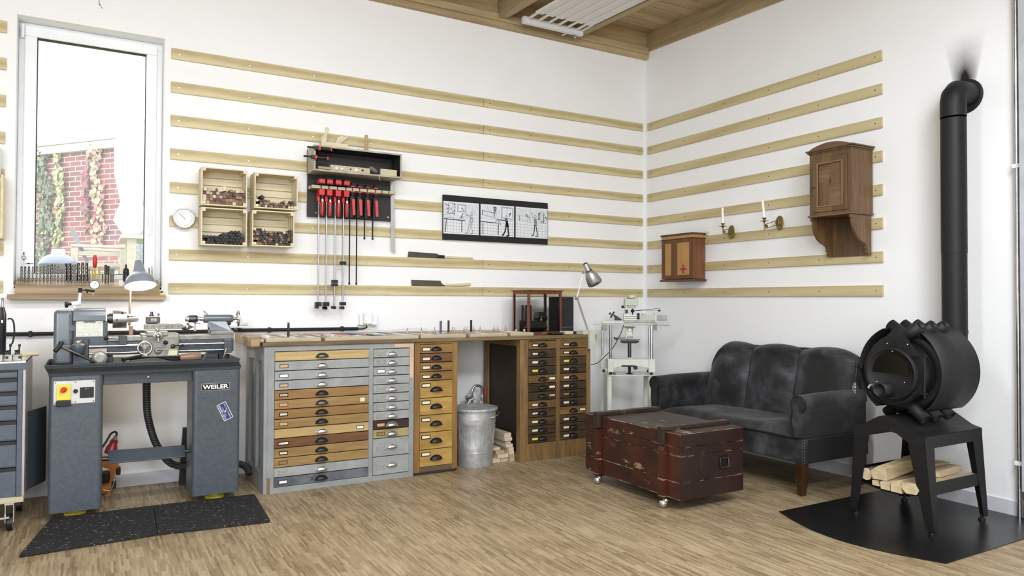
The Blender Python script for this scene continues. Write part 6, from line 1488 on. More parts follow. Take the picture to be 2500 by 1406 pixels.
b = MB().prism([(dq(250, 1136).x-.01, dq(250, 1136).z), (dq(268, 1142).x, dq(268, 1142).z), (dq(252, 1146).x, dq(252, 1146).z)], 'y', -.2025, -.2005); b.ob('paper_tag', M['white'], du)
pg = thing('red_plug', 'red industrial plug on a black cable behind the lathe footbrake', 'plug', (dq(280, 1100).x, -.2, dq(280, 1110).z))
a_, c_ = dq(268, 1108, .25), dq(284, 1062, .22); ax = c_-a_; L = ax.length
MB().lathe(a_, ax, [(0, .032), (L*.35, .030), (L*.5, .022), (L*.72, .022), (L*.74, .016)], 16).ob('plug_body', paint('dark_red_plastic', (150, 30, 40), .35), pg)
MB().lathe(a_+ax*.74, ax, [(0, .016), (L*.2, .009)], 14).ob('gland', M['steel'], pg)
MB().tube(spline([a_+ax*.94, a_+ax*1.08, dq(280, 1054, .22), dq(270, 1060, .22), dq(258, 1080, .24), dq(240, 1105, .26)]), .006).ob('cord', M['black'], pg)

# ------------------------------------------------------------------ speckled rubber mats
rm = NT('speckled_rubber'); v = rm.n('ShaderNodeTexVoronoi'); v.inputs['Scale'].default_value = 110; rm.l(rm.co.outputs['Object'], v.inputs['Vector'])
n1 = rm.noise(rm.map(), 50, 3); pk = rm.math('MULTIPLY', rm.math('LESS_THAN', v.outputs['Distance'], .30), rm.math('GREATER_THAN', rm.n('ShaderNodeSeparateColor').outputs[0] if False else n1, .615))
rm.bump(n1, .4, .002); M['rubber'] = rm.fin(rm.mix(pk, rm.ramp(n1, [(.35, (17, 17, 18)), (.65, (38, 38, 40))]), lin((196, 194, 186))), .85)
tag(MB().add([(-4.705, -1.186, 0.001), (-4.136, -1.150, 0.001), (-4.118, -.604, 0.001), (-4.607, -.610, 0.001), (-4.705, -1.186, .017), (-4.136, -1.150, .017), (-4.118, -.604, .017), (-4.607, -.610, .017)],
    [(3, 2, 1, 0), (4, 5, 6, 7), (0, 1, 5, 4), (1, 2, 6, 5), (2, 3, 7, 6), (3, 0, 4, 7)]).ob('rubber_mat', M['rubber'], bevel=.003), 'black speckled rubber mat, left half, on the floor before the lathe', 'mat', 'rubber mats before the lathe')
tag(MB().add([(-4.134, -1.150, 0.001), (-3.602, -1.206, 0.001), (-3.574, -.634, 0.001), (-4.116, -.604, 0.001), (-4.134, -1.150, .017), (-3.602, -1.206, .017), (-3.574, -.634, .017), (-4.116, -.604, .017)],
    [(3, 2, 1, 0), (4, 5, 6, 7), (0, 1, 5, 4), (1, 2, 6, 5), (2, 3, 7, 6), (3, 0, 4, 7)]).ob('rubber_mat', M['rubber'], bevel=.003), 'black speckled rubber mat, right half, reaching towards the grey cabinet', 'mat', 'rubber mats before the lathe')

# ------------------------------------------------------------------ tool trolley at the left edge
DC = .72; cz0 = .145
cx1 = A(60, 1100, DC)[0]; ctop = A(60, 880, DC)[1]
ct = thing('tool_trolley', 'blue grey steel drawer trolley on castors at the left edge', 'trolley', (cx1-.3, -.45, 0))
cx0 = cx1-.62; yb = -.22
gcm = paint('trolley_blue_grey', (84, 92, 104), .45, .1, .05, 40); gcs = paint('trolley_side_grey', (176, 172, 172), .35, .3, .05)
MB().box(cx1-.012, cx1, -DC+.004, yb, cz0+.03, ctop).ob('side_panel', gcs, ct, bevel=.001)
MB().box(cx0, cx1-.0125, -DC+.05, yb, cz0+.03, ctop-.05).ob('body', gcm, ct)
MB().box(cx1-.034, cx1-.0125, -DC, -DC+.05, cz0+.03, ctop-.04).ob('corner_post', gcm, ct, bevel=.001)
MB().box(cx0, cx1-.0, -DC-.002, -DC+.003, ctop-.046, ctop-.012).ob('top_rail', gcm, ct, bevel=.001)
MB().box(cx0, cx1, -DC-.002, yb, ctop-.012, ctop-.004).ob('top_plate', M['cream'], ct, bevel=.001)
zb0 = A(30, 1240, DC)[1]
MB().box(cx0, cx1-.002, -DC+.0, yb, cz0, cz0+.029).ob('wooden_base', M['ply'], ct, bevel=.002)
ys = [899, 923, 956, 990, 1027, 1076, 1141, 1224]
zz = [A(40, y, DC)[1] for y in ys]
for i in range(7):
    d = MB().box(cx0+.01, cx1-.036, -DC+.010, -DC+.20, zz[i+1]+.003, zz[i]-.020).ob('drawer', gcm, ct, bevel=.0015)
    MB().box(cx0+.01, cx1-.037, -DC+.008, -DC+.02, zz[i]-.019, zz[i]-.003).ob('handle_recess', M['black'], d)
    MB().box(cx0+.01, cx1-.037, -DC+.004, -DC+.012, zz[i+1]+.0032, zz[i+1]+.008).ob('handle_lip', M['hammerdk'], d)
wx = A(22, 1270, DC-.02)[0]
b = MB().cyl((wx+.015, -DC+.04, .042), (wx-.01, -DC+.04, .042), .042, k=24); b.ob('castor_wheel', M['black'], ct)
MB().cyl((wx+.0155, -DC+.04, .042), (wx+.017, -DC+.04, .042), .034, k=24).ob('castor_hub', paint('hub_grey', (160, 165, 172), .4), ct)
MB().prism([(-DC+.0, .05), (-DC+.02, .03), (-DC+.06, .04), (-DC+.075, .135), (-DC+.0, .135)], 'x', wx+.018, wx+.022).prism([(-DC+.0, .05), (-DC+.02, .03), (-DC+.06, .04), (-DC+.075, .135), (-DC+.0, .135)], 'x', wx-.017, wx-.013).box(wx-.02, wx+.022, -DC+.0, -DC+.07, .1355, .145).box(wx-.035, wx+.005, -DC-.03, -DC+.02, .075, .085).ob('castor_fork', M['steel'], ct, bevel=.001)
wx2 = cx1-.035
MB().cyl((wx2, -.30, .042), (wx2-.025, -.30, .042), .042, k=24).ob('castor_wheel', M['black'], ct)
MB().box(wx2-.03, wx2+.004, -.34, -.26, .06, .145).ob('castor_fork', M['steel'], ct)
# open dark panel between trolley and lathe
p0 = PX(66, 1190, .60); p1 = PX(112, 1150, .42); z0_ = A(68, 1196, .60)[1]; z1_ = A(68, 1004, .60)[1]
b = MB(); dv = Vector((p1.x-p0.x, p1.y-p0.y, 0)); nv = Vector((-dv.y, dv.x, 0)).normalized()*.012
b.add([Vector((p0.x, p0.y, z0_)), Vector((p1.x, p1.y, z0_)), Vector((p1.x, p1.y, z1_)), Vector((p0.x, p0.y, z1_))]+[Vector((p0.x, p0.y, z0_))+nv, Vector((p1.x, p1.y, z0_))+nv, Vector((p1.x, p1.y, z1_))+nv, Vector((p0.x, p0.y, z1_))+nv], [(0, 1, 2, 3), (7, 6, 5, 4), (0, 4, 5, 1), (1, 5, 6, 2), (2, 6, 7, 3), (3, 7, 4, 0)])
b.ob('side_door', M['hammerdk'], ct, bevel=.002)
# things on the trolley
zT = ctop-.0035
for i, (px0, px1) in enumerate(((-12, 6.5), (10.5, 30), (33, 52))):
    x0, x1 = A(px0, 870, DC-.03)[0], A(px1, 870, DC-.03)[0]
    th_ = thing('quick_change_holder', 'grey steel toolholder block on the trolley, %s' % ('cut by the left frame edge', 'middle one with a small dark window', 'rightmost with a square dark window')[i], 'tool holder', ((x0+x1)/2, -.66, zT), 'toolholder blocks on the trolley')
    MB().box(x0, x1, -.69, -.64, zT, zT+.033).ob('block', M['cast'], th_, bevel=.002)
    MB().box((x0+x1)/2+(.004 if i == 2 else -.012), (x0+x1)/2+(.017 if i == 2 else 0), -.6906, -.689, zT+.012, zT+.026).ob('slot', M['black'], th_)
    MB().lathe(((x0+x1)/2-.006, -.665, zT+.033), (0, 0, 1), [(0, .011), (.004, .011), (.004, .006), (.016, .006), (.016, .009), (.022, .009)], 12).ob('stud', M['steeldk'], th_)
    if i: MB().cyl(((x0+x1)/2+.004, -.66, zT+.033), ((x0+x1)/2+.006, -.66, zT+.078), .005, .003).cyl(((x0+x1)/2+.006, -.66, zT+.072), ((x0+x1)/2+.006, -.66, zT+.084), .006, k=6).ob('clamp_screw', M['black'], th_)
p = PX(60, 853, .45); x0 = A(52, 855, .42)[0]
tag(MB().cyl((x0-.04, -.36, zT+.014), (x0+.062, -.36, zT+.014), .0135).cyl((x0+.062, -.36, zT+.014), (x0+.066, -.36, zT+.014), .0142).cyl((x0+.066, -.36, zT+.014), (x0+.078, -.36, zT+.014), .0135, .009).ob('wood_handle_blank', M['crate']), 'short pale round wooden handle lying on the trolley top', 'tool handle')
fx, fz = A(-3, 860, .45)
fl = thing('vacuum_flask', 'black vacuum flask with a steel cup at the left frame edge', 'flask', (fx, -.45, zT))
zt1 = A(0, 763, .45)[1]; zt2 = A(0, 750, .45)[1]; zt3 = A(0, 727, .45)[1]
rf = A(15.5, 800, .45)[0]-fx
MB().lathe((fx, -.45, zT), (0, 0, 1), [(0, rf*.95), (.004, rf), (zt1-zT-.01, rf), (zt1-zT+.002, rf*.9), (zt2-zT, rf*.72)], 32).ob('body', paint('hammered_dark_navy', (28, 28, 36), .35, .1), fl)
MB().lathe((fx, -.45, zt2), (0, 0, 1), [(0, rf*.62), (zt3-zt2-.003, rf*.62), (zt3-zt2, rf*.56)], 32).ob('cup', M['steel'], fl)
MB().box(fx+rf*.1, fx+rf*.60, -.45-rf*.93, -.45-rf*.7, A(0, 788, .45)[1], A(0, 781, .45)[1]).ob('logo_plate', M['white'], fl)
hpts = [PX(18, 779, .45), PX(27, 778, .45), PX(33, 786, .45), PX(35, 805, .45), PX(34, 820, .45), PX(30, 838, .45), PX(23, 841, .45)]
MB().tube(spline(hpts), [.002]+[.0042]*35+[.002], k=8).ob('handle', M['black'], fl)
MB().cyl(PX(16, 779, .45), PX(30, 785, .45), .0012, k=6).cyl(PX(16, 838, .45), PX(30, 832, .45), .0012, k=6).ob('handle_wire', M['steel'], fl)
# edge of a crate at the far left of the wall
lc = thing('wooden_crate', 'corner of a tall wooden crate cut off by the left frame edge', 'crate', (-5.03, -.02, 1.53))
MB().box(-5.2, -4.874, -.19, -.0165, 1.525, 1.535).ob('bottom_panel', M['crate'], lc, bevel=.001)
for i in range(3): MB().box(-4.884, -4.874, -.19+i*.058, -.19+i*.058+.05, 1.536, 1.885).ob('side_slat', M['crate'], lc, bevel=.001)
MB().box(-5.2, -4.885, -.03, -.0166, 1.536, 1.885).ob('back_panel', M['crate'], lc)
MB().box(-5.2, -4.90, -.12, -.03, 1.90, 2.06).ob('x', M['white'], lc).name = 'card'
# ------------------------------------------------------------------ dark wall cabinet with open shelf on curved brackets
oakd = wood('dark_oak', (70, 50, 32), (124, 94, 62), 'z', 45, 6, .45, 12)
oakdy = wood('dark_oak_cross', (74, 53, 34), (128, 98, 66), 'y', 45, 6, .45, 12)
CY0, CY1, CD = -1.958, -2.272, -.235
cb = thing('wall_cabinet', 'dark oak wall cabinet with panelled door and curved brackets below', 'wall cabinet', (-.12, (CY0+CY1)/2, 1.49))
zt, zs, zbt = 2.165, 1.745, 1.485
W0, W1 = CY1, CY0   # y from W0 (right in the picture) to W1
bk = -.0162
MB().box(CD+.018, bk, W0, W0+.016, zs+.012, zt).ob('side_panel', oakd, cb, bevel=.001)
MB().box(CD+.018, bk, W1-.016, W1, zs+.012, zt).ob('side_panel', oakd, cb, bevel=.001)
MB().box(bk-.010, bk, W0+.016, W1-.016, zbt, zt).ob('back_panel', oakd, cb)
b = MB().box(CD, CD+.018, W0, W0+.028, zs+.012, zt).box(CD, CD+.018, W1-.028, W1, zs+.012, zt).box(CD, CD+.018, W0+.028, W1-.028, zt-.030, zt).box(CD, CD+.018, W0+.028, W1-.028, zs+.012, zs+.03)
b.ob('face_frame', oakd, cb, bevel=.001)
y0, y1, z0, z1 = W0+.029, W1-.029, zs+.031, zt-.031
b = MB().box(CD-.006, CD+.014, y0, y0+.036, z0, z1).box(CD-.006, CD+.014, y1-.036, y1, z0, z1).box(CD-.006, CD+.014, y0+.036, y1-.036, z0, z0+.036).box(CD-.006, CD+.014, y0+.036, y1-.036, z1-.036, z1)
dr_ = b.ob('door', oakd, cb, bevel=.002)
b = MB(); t = .012
for q in ((y0+.030, y0+.030+t, z0+.03, z1-.03), (y1-.030-t, y1-.030, z0+.03, z1-.03), (y0+.042, y1-.042, z0+.03, z0+.03+t), (y0+.042, y1-.042, z1-.03-t, z1-.03)): b.box(CD-.011, CD-.002, *q)
b.ob('moulding', wood('moulding_oak', (104, 80, 56), (140, 112, 82), 'z', 40, 5, .45), dr_, bevel=.003)
# four matched veneer quarters
vc = ((y0+y1)/2, (z0+z1)/2+.02)
for i, (ya, yb, za, zb) in enumerate(((y0+.042, vc[0], z0+.042, vc[1]), (vc[0], y1-.042, z0+.042, vc[1]), (y0+.042, vc[0], vc[1], z1-.042), (vc[0], y1-.042, vc[1], z1-.042))):
    mt = wood('veneer_%d' % i, [(88, 66, 44), (80, 60, 40), (92, 69, 46), (84, 62, 42)][i], [(132, 104, 74), (120, 94, 66), (126, 99, 70), (134, 106, 76)][i], 'yzzy'[i], 50, 5, .45, 8)
    MB().box(CD+.001, CD+.006, ya, yb, za, zb).ob('veneer_panel', mt, dr_)
b = MB().prism([(vc[0], vc[1]+.03), (vc[0]+.004, vc[1]+.006), (vc[0]+.014, vc[1]), (vc[0]+.004, vc[1]-.006), (vc[0], vc[1]-.03), (vc[0]-.004, vc[1]-.006), (vc[0]-.014, vc[1]), (vc[0]-.004, vc[1]+.006)], 'x', CD-.0005, CD+.001)
b.ob('inlay', M['darkbrown'], dr_)
MB().cyl((CD-.006, y1-.018, 1.945), (CD-.020, y1-.010, 1.945), .003).box(CD-.022, CD-.018, y1-.018, y1+.012, 1.943, 1.947).ob('key', M['steeldk'], dr_)
# cornice with arched top
b = MB()
for k, (z, e) in enumerate(((zt, .004), (zt+.010, .012), (zt+.020, .020))): b.box(CD-e, bk, W0-e, W1+e, z, z+.0102)
b.ob('cornice', oakdy, cb, bevel=.003)
ap_ = [(W0-.0, zt+.030)]+[(W0+(W1-W0)*u, zt+.030+.036*math.sin(PI*u)**.8) for u in [i/14 for i in range(1, 14)]]+[(W1, zt+.030)]
MB().prism(ap_, 'x', CD-.012, CD+.006).ob('arched_pediment', oakdy, cb, bevel=.001)
MB().box(CD-.012, bk, W0-.010, W1+.010, zs, zs+.0118).ob('shelf_board', oakdy, cb, bevel=.003)
for ya in (W0+.004, W1-.020):
    pr = [(bk-.011, zbt), (bk-.011, zs), (CD-.002, zs), (CD-.002, zs-.022)]+[(CD+.012+.135*(1-math.cos(a*PI/2/8)), zs-.024-.155*math.sin(a*PI/2/8)) for a in range(0, 8)]+[(CD+.150, zs-.19), (CD+.160, zs-.205), (CD+.154, zs-.215), (CD+.168, zs-.228), (CD+.165, zs-.24), (CD+.18, zbt)]
    MB().prism(pr, 'y', ya, ya+.016).ob('bracket', oakd, cb, bevel=.001)
# ------------------------------------------------------------------ first aid cabinet
fa = thing('first_aid_cabinet', 'small brown wooden wall cabinet with a red cross on its right door', 'cabinet', (-.09, -.60, 1.34))
F0, F1, FD, fz0, fz1 = -.772, -.405, -.165, 1.345, 1.748
wd = wood('walnut_frame', (70, 40, 22), (116, 72, 42), 'z', 45, 6, .4, 12); wl_ = wood('light_panel_wood', (150, 108, 56), (196, 152, 92), 'z', 45, 6, .4, 12); wy = wood('walnut_cross', (66, 38, 22), (104, 64, 38), 'y', 45, 6, .4)
ws = wood('knotty_side', (90, 52, 28), (138, 88, 52), 'z', 40, 4, .4, 8, knots=7, kcol=(30, 16, 10))
MB().box(FD+.012, bk, F0, F1, fz0+.02, fz1-.03).ob('body', ws, fa, bevel=.001)
MB().box(FD-.006, bk, F0-.010, F1+.010, fz1-.016, fz1).ob('top_board', wy, fa, bevel=.003)
MB().box(FD+.002, bk, F0-.002, F1+.002, fz1-.040, fz1-.0162).ob('frieze', wl_, fa, bevel=.001)
MB().box(FD-.003, bk, F0-.012, F1+.012, fz1-.046, fz1-.0402).ob('top_moulding', wy, fa, bevel=.002)
MB().prism([(FD-.010, fz0), (FD+.002, fz0+.018), (bk, fz0+.018), (bk, fz0)], 'y', F0-.016, F1+.016).ob('base_moulding', wy, fa, bevel=.001)
ym = F1-.150
for i, (ya, yb) in enumerate(((F0+.002, ym-.001), (ym+.001, F1-.002))):
    z0, z1 = fz0+.024, fz1-.047
    st_ = .030 if i == 0 else .030
    b = MB()
    for q in ((ya, ya+st_, z0, z1), (yb-st_-.008, yb, z0, z1), (ya+st_, yb-st_-.008, z0, z0+.030), (ya+st_, yb-st_-.008, z1-.030, z1)): b.box(FD, FD+.012, *q)
    d = b.ob('door', wd, fa, bevel=.002)
    MB().box(FD+.004, FD+.010, ya+st_-.001, yb-st_-.007, z0+.029, z1-.029).ob('door_panel', wl_, d)
    if i == 0:
        cy, cz = (ya+yb)/2-.004, z0+.078; r_, t_ = .033, .0085
        MB().box(FD+.0030, FD+.0038, cy-r_, cy+r_, cz-t_, cz+t_).box(FD+.0030, FD+.0038, cy-t_, cy+t_, cz+t_, cz+r_+.004).box(FD+.0030, FD+.0038, cy-t_, cy+t_, cz-r_-.004, cz-t_).ob('red_cross', paint('cross_red', (170, 28, 66), .6), d)
        MB().cyl((FD-.001, yb-.010, (z0+z1)/2), (FD-.0002, yb-.010, (z0+z1)/2), .004).ob('keyhole', M['black'], d)
    else: MB().cyl((FD-.001, ya+.018, (z0+z1)/2), (FD-.0002, ya+.018, (z0+z1)/2), .003).ob('keyhole', M['black'], d)
# small wooden wedges above the rail
zr5 = RZ[5]
for y, nm, l in ((-.79, 'wedge_block', 'small pale wood wedge on the rail beside the first aid cabinet'),):
    tag(MB().box(-.020, -.001, y-.016, y+.006, zr5+.0006, zr5+.033).ob(nm, M['crate'], bevel=.001), l, 'wedge')
# ------------------------------------------------------------------ brass candle arms
br = paint('aged_brass', (128, 112, 66), .32, .8, .2, 40)
def sconce(yw, zc, px, pz, px1, ptop, lab, clab):
    s_ = thing('wall_candle_holder', lab, 'sconce', (-.02, yw, zc), 'brass candle arms on the right wall')
    MB().box(-.0335, -.016, yw-.018, yw+.012, zc-.022, zc+.026).ob('mounting_block', M['crate'], s_, bevel=.002)
    c = Vector((-.034, yw, zc)); n = 32
    b = MB(); 
    for t, r in ((0, 1),): pass
    vs = []
    for (x, k_) in ((0, 1.0), (-.004, 1.0), (-.007, .85), (-.004, .7), (-.010, .45), (-.013, .2)):
        vs.append([(c.x+x, c.y+.034*k_*math.cos(2*PI*i/n), c.z-.006+.052*k_*math.sin(2*PI*i/n)) for i in range(n)])
    V = [p for r in vs for p in r]; b.add(V, [(j*n+i, j*n+(i+1) % n, (j+1)*n+(i+1) % n, (j+1)*n+i) for j in range(5) for i in range(n)], True); b.add(V[:n], [tuple(range(n))]); b.add(V[-n:], [tuple(range(n))])
    b.ob('wall_plate', br, s_)
    y, z = B(px, pz, .17); e = Vector((-.17, y, z))
    a0 = c+Vector((-.012, 0, 0))
    b = MB()
    for dz in (.016, -.016): b.cyl(a0+Vector((0, 0, dz)), e+Vector((0, 0, dz)), .0026, k=8)
    for t in (.12, .86):
        m = a0.lerp(e, t); b.box(m.x-.014, m.x+.014, m.y-.003, m.y+.003, m.z-.011, m.z+.011)
    b.cyl(a0+Vector((0, 0, -.018)), a0+Vector((0, 0, .018)), .005).cyl(e+Vector((0, 0, -.026)), e+Vector((0, 0, .03)), .004)
    b.ob('arm', br, s_)
    MB().lathe(e+Vector((0, 0, .03)), (0, 0, 1), [(-.004, .003), (0, .006), (.010, .008), (.013, .030), (.0145, .031), (.016, .010), (.020, .009), (.032, .012), (.034, .017), (.036, .017), (.036, .011)], 28).ob('drip_pan', br, s_)
    yt, ztp = B(ptop[0], ptop[1], .17)
    tag(MB().cyl((e.x, e.y, e.z+.0665), (-.17, yt, ztp), .0115, .0085).cyl((-.17, yt, ztp-.0005), (-.17, yt, ztp+.004), .001, .0005, k=6).ob('candle', paint('white_wax', (244, 242, 234), .4, var=.01)), clab, 'candle', 'candles in the brass arms')
sconce(-1.078, 1.738, 1765, 566, 1787, (1764, 507), 'brass candle arm on the right wall nearer the first aid cabinet', 'upright white candle in the left brass arm')
sconce(-1.545, 1.768, 1866, 554, 1907, (1862, 490), 'brass candle arm on the right wall nearer the dark wall cabinet', 'leaning white candle in the right brass arm')

# ------------------------------------------------------------------ pantograph router on a small table in the corner
S3 = .003388
RO = Matrix.Translation(Vector((-.571, -.490, 0))) @ Matrix.Rotation(-.55, 4, 'Z')
def m3(px, py, y=0.0):      # machine-local x,z of a picture position at local depth y
    k = 1+y/6.0
    return ((px-1250)*S3*k-(1541-1250)*S3, CAM[2]-(py-733)*S3*k)
def MBm(): return MB()
lg, cr_ = M['lightgrey'], M['cream']
tb = thing('small_white_table', 'small white metal table in the corner carrying the router', 'table', (-.571, -.490, 0))
X0, zt_ = m3(1483, 914); X1, _ = m3(1602, 914)
def rr(x0, x1, y0, y1, r, n=4):
    out = []
    for cx, cy, a in ((x0+r, y0+r, 180), (x1-r, y0+r, 270), (x1-r, y1-r, 0), (x0+r, y1-r, 90)): out += arc(cx, cy, r, a, a+90, n)
    return out
MB().prism(rr(X0-.012, X1+.004, -.01, .30, .03), 'z', zt_-.006, zt_).xf(RO).ob('tabletop', cr_, tb, bevel=.002)
MB().box(X0, X0+.004, .01, .29, .10, zt_-.0062).xf(RO).ob('side_panel', cr_, tb)
lxs = []
for px, y in ((1488.5, .02), (1588.5, .02)): x, _ = m3(px, 950, y); lxs.append(x)
for x in lxs:
    for y in (.02, .28): MB().box(x-.018, x+.018, y-.018, y+.018, 0, zt_-.0065).xf(RO).ob('leg', cr_, tb, bevel=.008)
MB().box(X0+.01, X1-.02, .26, .30, .20, .23).xf(RO).ob('stretcher', cr_, tb)
mc = thing('pantograph_router', 'light grey pantograph routing machine on chrome columns in the corner', 'router', (-.571, -.490, zt_))
yF, yB = .03, .25
xl, xr = m3(1491, 800, yF)[0], m3(1590, 800, yF)[0]
zf = m3(1490, 903, yF)[1]
ztab = zt_
for x, y in ((xl, yF), (xr, yF), (xl-.035, yB), (xr+.01, yB)):
    MB().cyl((x, y, ztab+.0004), (x, y, ztab+.020), .011).xf(RO).ob('foot', M['black'], mc)
b0z, b1z = ztab+.0205, m3(1490, 875, yF)[1]
MB().box(xl-.025, xl+.022, yF-.02, yF+.03, b0z, b1z).xf(RO).ob('base_block', cr_, mc, bevel=.003)
MB().box(xr-.022, xr+.028, yF-.02, yF+.03, b0z, b1z).xf(RO).ob('base_block', cr_, mc, bevel=.003)
zb0, zb1 = m3(1540, 896, yF)[1], m3(1540, 876, yF)[1]
MB().prism([(xl+.022, zb0-.004), (xl+.08, zb0+.012), (xr-.08, zb0+.012), (xr-.022, zb0-.004), (xr-.022, zb1), (xl+.022, zb1)], 'y', yF, yF+.02).xf(RO).ob('front_beam', cr_, mc, bevel=.003)
MB().box(xl-.065, xl-.0, yB-.03, yB+.02, ztab+.035, m3(1475, 869, yB)[1]).box(xr-.01, xr+.04, yB-.03, yB+.02, ztab+.035, m3(1600, 872, yB)[1]).xf(RO).ob('rear_beam', cr_, mc, bevel=.003)
MB().box(xl-.02, xl+.02, yF+.031, yB-.031, b0z+.03, b1z-.005).box(xr-.02, xr+.02, yF+.031, yB-.031, b0z+.03, b1z-.005).xf(RO).ob('side_beam', cr_, mc, bevel=.003)
ztop = m3(1540, 790, yF)[1]
for x, y, r in ((xl, yF, .012), (xr+.0, yF, .014)): MB().cyl((x, y, b1z), (x, y, ztop-.004), r, k=20).xf(RO).ob('column', M['chrome'], mc)
for x, y in ((xl-.045, yB), (xr+.02, yB)): MB().cyl((x, y, ztab+.06), (x, y, ztop-.03), .010, k=20).xf(RO).ob('column', M['chrome'], mc)
for px0, px1 in ((1469, 1480), (1592, 1601)):
    xa, xb = m3(px0, 800, yB)[0], m3(px1, 800, yB)[0]; MB().box(xa, xb, yB-.02, yB+.02, ztop-.06, ztop+.004).xf(RO).ob('bracket', lg, mc, bevel=.002)
xa, xb = m3(1448, 788)[0], m3(1634, 788)[0]
MB().cyl((xa, .0, ztop), (xb, .0, ztop-.006), .0045, k=12).xf(RO).ob('guide_rod', M['steel'], mc)
xa, xb = m3(1470, 784, .03)[0], m3(1525, 784, .03)[0]; MB().box(xa, m3(1600, 784, .03)[0], .01, .06, ztop+.005, ztop+.022).xf(RO).ob('top_rail', cr_, mc, bevel=.002)
def bx(px0, py0, px1, py1, y, dep, nm, mt, bev=.002):
    xa, z1 = m3(px0, py0, y); xb, z0 = m3(px1, py1, y); return MB().box(xa, xb, y, y+dep, z0, z1).xf(RO).ob(nm, mt, mc, bevel=bev)
bx(1524, 765, 1559, 781, .0, .07, 'slide_block', cr_); bx(1558, 768, 1600, 782, .01, .06, 'slide_block', lg); bx(1599, 764, 1603, 786, .005, .07, 'end_plate', cr_); bx(1602, 769, 1628, 782, .015, .05, 'slide_arm', M['cast'])
bx(1524, 781, 1600, 786, .0, .06, 'carriage', M['cast']); bx(1568, 764, 1576, 770, .01, .04, 'stop', lg)
for dy in (771, 775.5): bx(1526, dy, 1556, dy+1, -.001, .002, 'groove', M['steeldk'], 0)
bx(1526, 728, 1558, 745, .0, .09, 'motor_housing', lg, .003); bx(1530, 745, 1553, 751, .01, .07, 'motor_base', M['cast']); bx(1526, 745, 1534, 764, .01, .03, 'column_bracket', cr_); bx(1527, 755, 1533, 764, .0, .03, 'black_knob', M['black'])
x, z = m3(1543, 727, .045); MB().cyl((x, .045, z-.002), (x, .045, z+.026), .036, .034, k=28).xf(RO).ob('pulley_cover', paint('pale_yellow_wood', (216, 214, 178), .6), mc)
MB().tube(spline([(x-.055, .02, z-.004), (x-.035, .01, z+.003), (x-.015, .0, z-.004), (x+.010, .0, z+.004), (x+.014, .0, z-.001)]), .0028).xf(RO).ob('drive_belt', M['black'], mc)
x, z = m3(1520.5, 748, .0); b = MB().sphere((x, .0, z), .0125, 14, 10).cyl((x, 0, z), (x+.025, .01, z-.005), .003); b.xf(RO).ob('ball_knob', M['black'], mc)
x, z = m3(1543.5, 758, .02); b = MB().sphere((x, .0, z), .016, 12, 8, sc=(1, 1, .9)).cyl((x, .0, z-.03), (x, .0, z+.02), .005); b.xf(RO).ob('hub', M['black'], mc)
x1, z1 = m3(1610, 751.5, -.02); b = MB().cyl((x, 0, z), (x1, -.02, z1), .0028, .0016, k=8); b.xf(RO).ob('stylus_arm', M['black'], mc)
x2, z2 = m3(1609.5, 757, -.02); b = MB().cyl((x, 0, z+.002), (x2, -.02, z2), .001, k=6).sphere((x2, -.02, z2), .011, 12, 8, sc=(1, 1, .75)); b.xf(RO).ob('stylus', M['black'], mc)
x, z = m3(1558.5, 766, -.01); x2, z2 = m3(1558.5, 775, -.01); b = MB().sphere((x, -.012, z), .0115, 12, 8).sphere((x2, -.012, z2), .0115, 12, 8).box(x-.009, x+.009, -.02, -.002, z2, z); b.xf(RO).ob('double_knob', M['black'], mc)
# angled black clamp on the left
q = [m3(1501, 781, .0), m3(1519, 781, .0), m3(1518.5, 779, 0), m3(1501, 767, 0), m3(1497, 769, 0), m3(1500.5, 773, 0)]
b = MB().prism(q, 'y', -.005, .02); b.xf(RO).ob('angle_clamp', M['black'], mc, bevel=.002)
q0, q1 = m3(1491, 775, 0), m3(1500, 760, 0); b = MB().cyl((q0[0], .005, q0[1]), (q1[0], .005, q1[1]), .0065); q0, q1 = m3(1488, 767, 0), m3(1491, 762, 0); q2 = m3(1496, 768, 0)
b.cyl(((q0[0]+q1[0])/2, .005, (q0[1]+q1[1])/2), (q2[0], .005, q2[1]), .003).cyl((q0[0], .005, q0[1]), (q1[0], .005, q1[1]), .007, .005); b.xf(RO).ob('clamp_grip', M['black'], mc)
# hanging tool head and its table on a post
zq = lambda py, y=.08: m3(1540, py, y)[1]
hx0, hx1 = m3(1528, 810, .08)[0], m3(1547, 810, .08)[0]; hy = .08
b = MB().box(hx0, hx0+.008, hy, hy+.04, zq(826), zq(799)).box(hx1-.008, hx1, hy, hy+.04, zq(826), zq(799)).box(hx0+.008, hx1-.008, hy+.03, hy+.04, zq(818), zq(799)).box(hx0+.008, hx1-.008, hy+.005, hy+.04, zq(820), zq(816)); b.xf(RO).ob('vice_body', cr_, mc, bevel=.002)
MB().cyl(((hx0+hx1)/2, hy+.02, zq(804)), ((hx0+hx1)/2, hy+.03, zq(804)), .008, k=16).xf(RO).ob('vice_bore', M['chrome'], mc)
MB().box(hx0-.010, hx1+.010, hy-.01, hy+.05, zq(798.6), zq(796)).xf(RO).ob('vice_top', M['steeldk'], mc)
b = MB(); 
for a in (0, 1): b.cyl((hx0+.010+a*.025, hy, zq(828)), (hx0+.022+a*.020, hy+.01, zq(821)), .007)
b.xf(RO).ob('jaw_screw', M['chrome'], mc)
xa, xb = m3(1512, 833, .06)[0], m3(1561, 833, .06)[0]
b = MB().prism([(xa+.01, zq(834)), (xa+.02, zq(830)), (xb-.01, zq(830)), (xb, zq(832)), (xb-.025, zq(836.5)), (xa+.025, zq(836.5))], 'y', .05, .11).box(xa-.004, xb+.004, .045, .055, zq(828.5), zq(826.8)); b.xf(RO).ob('work_table', M['black'], mc, bevel=.002)
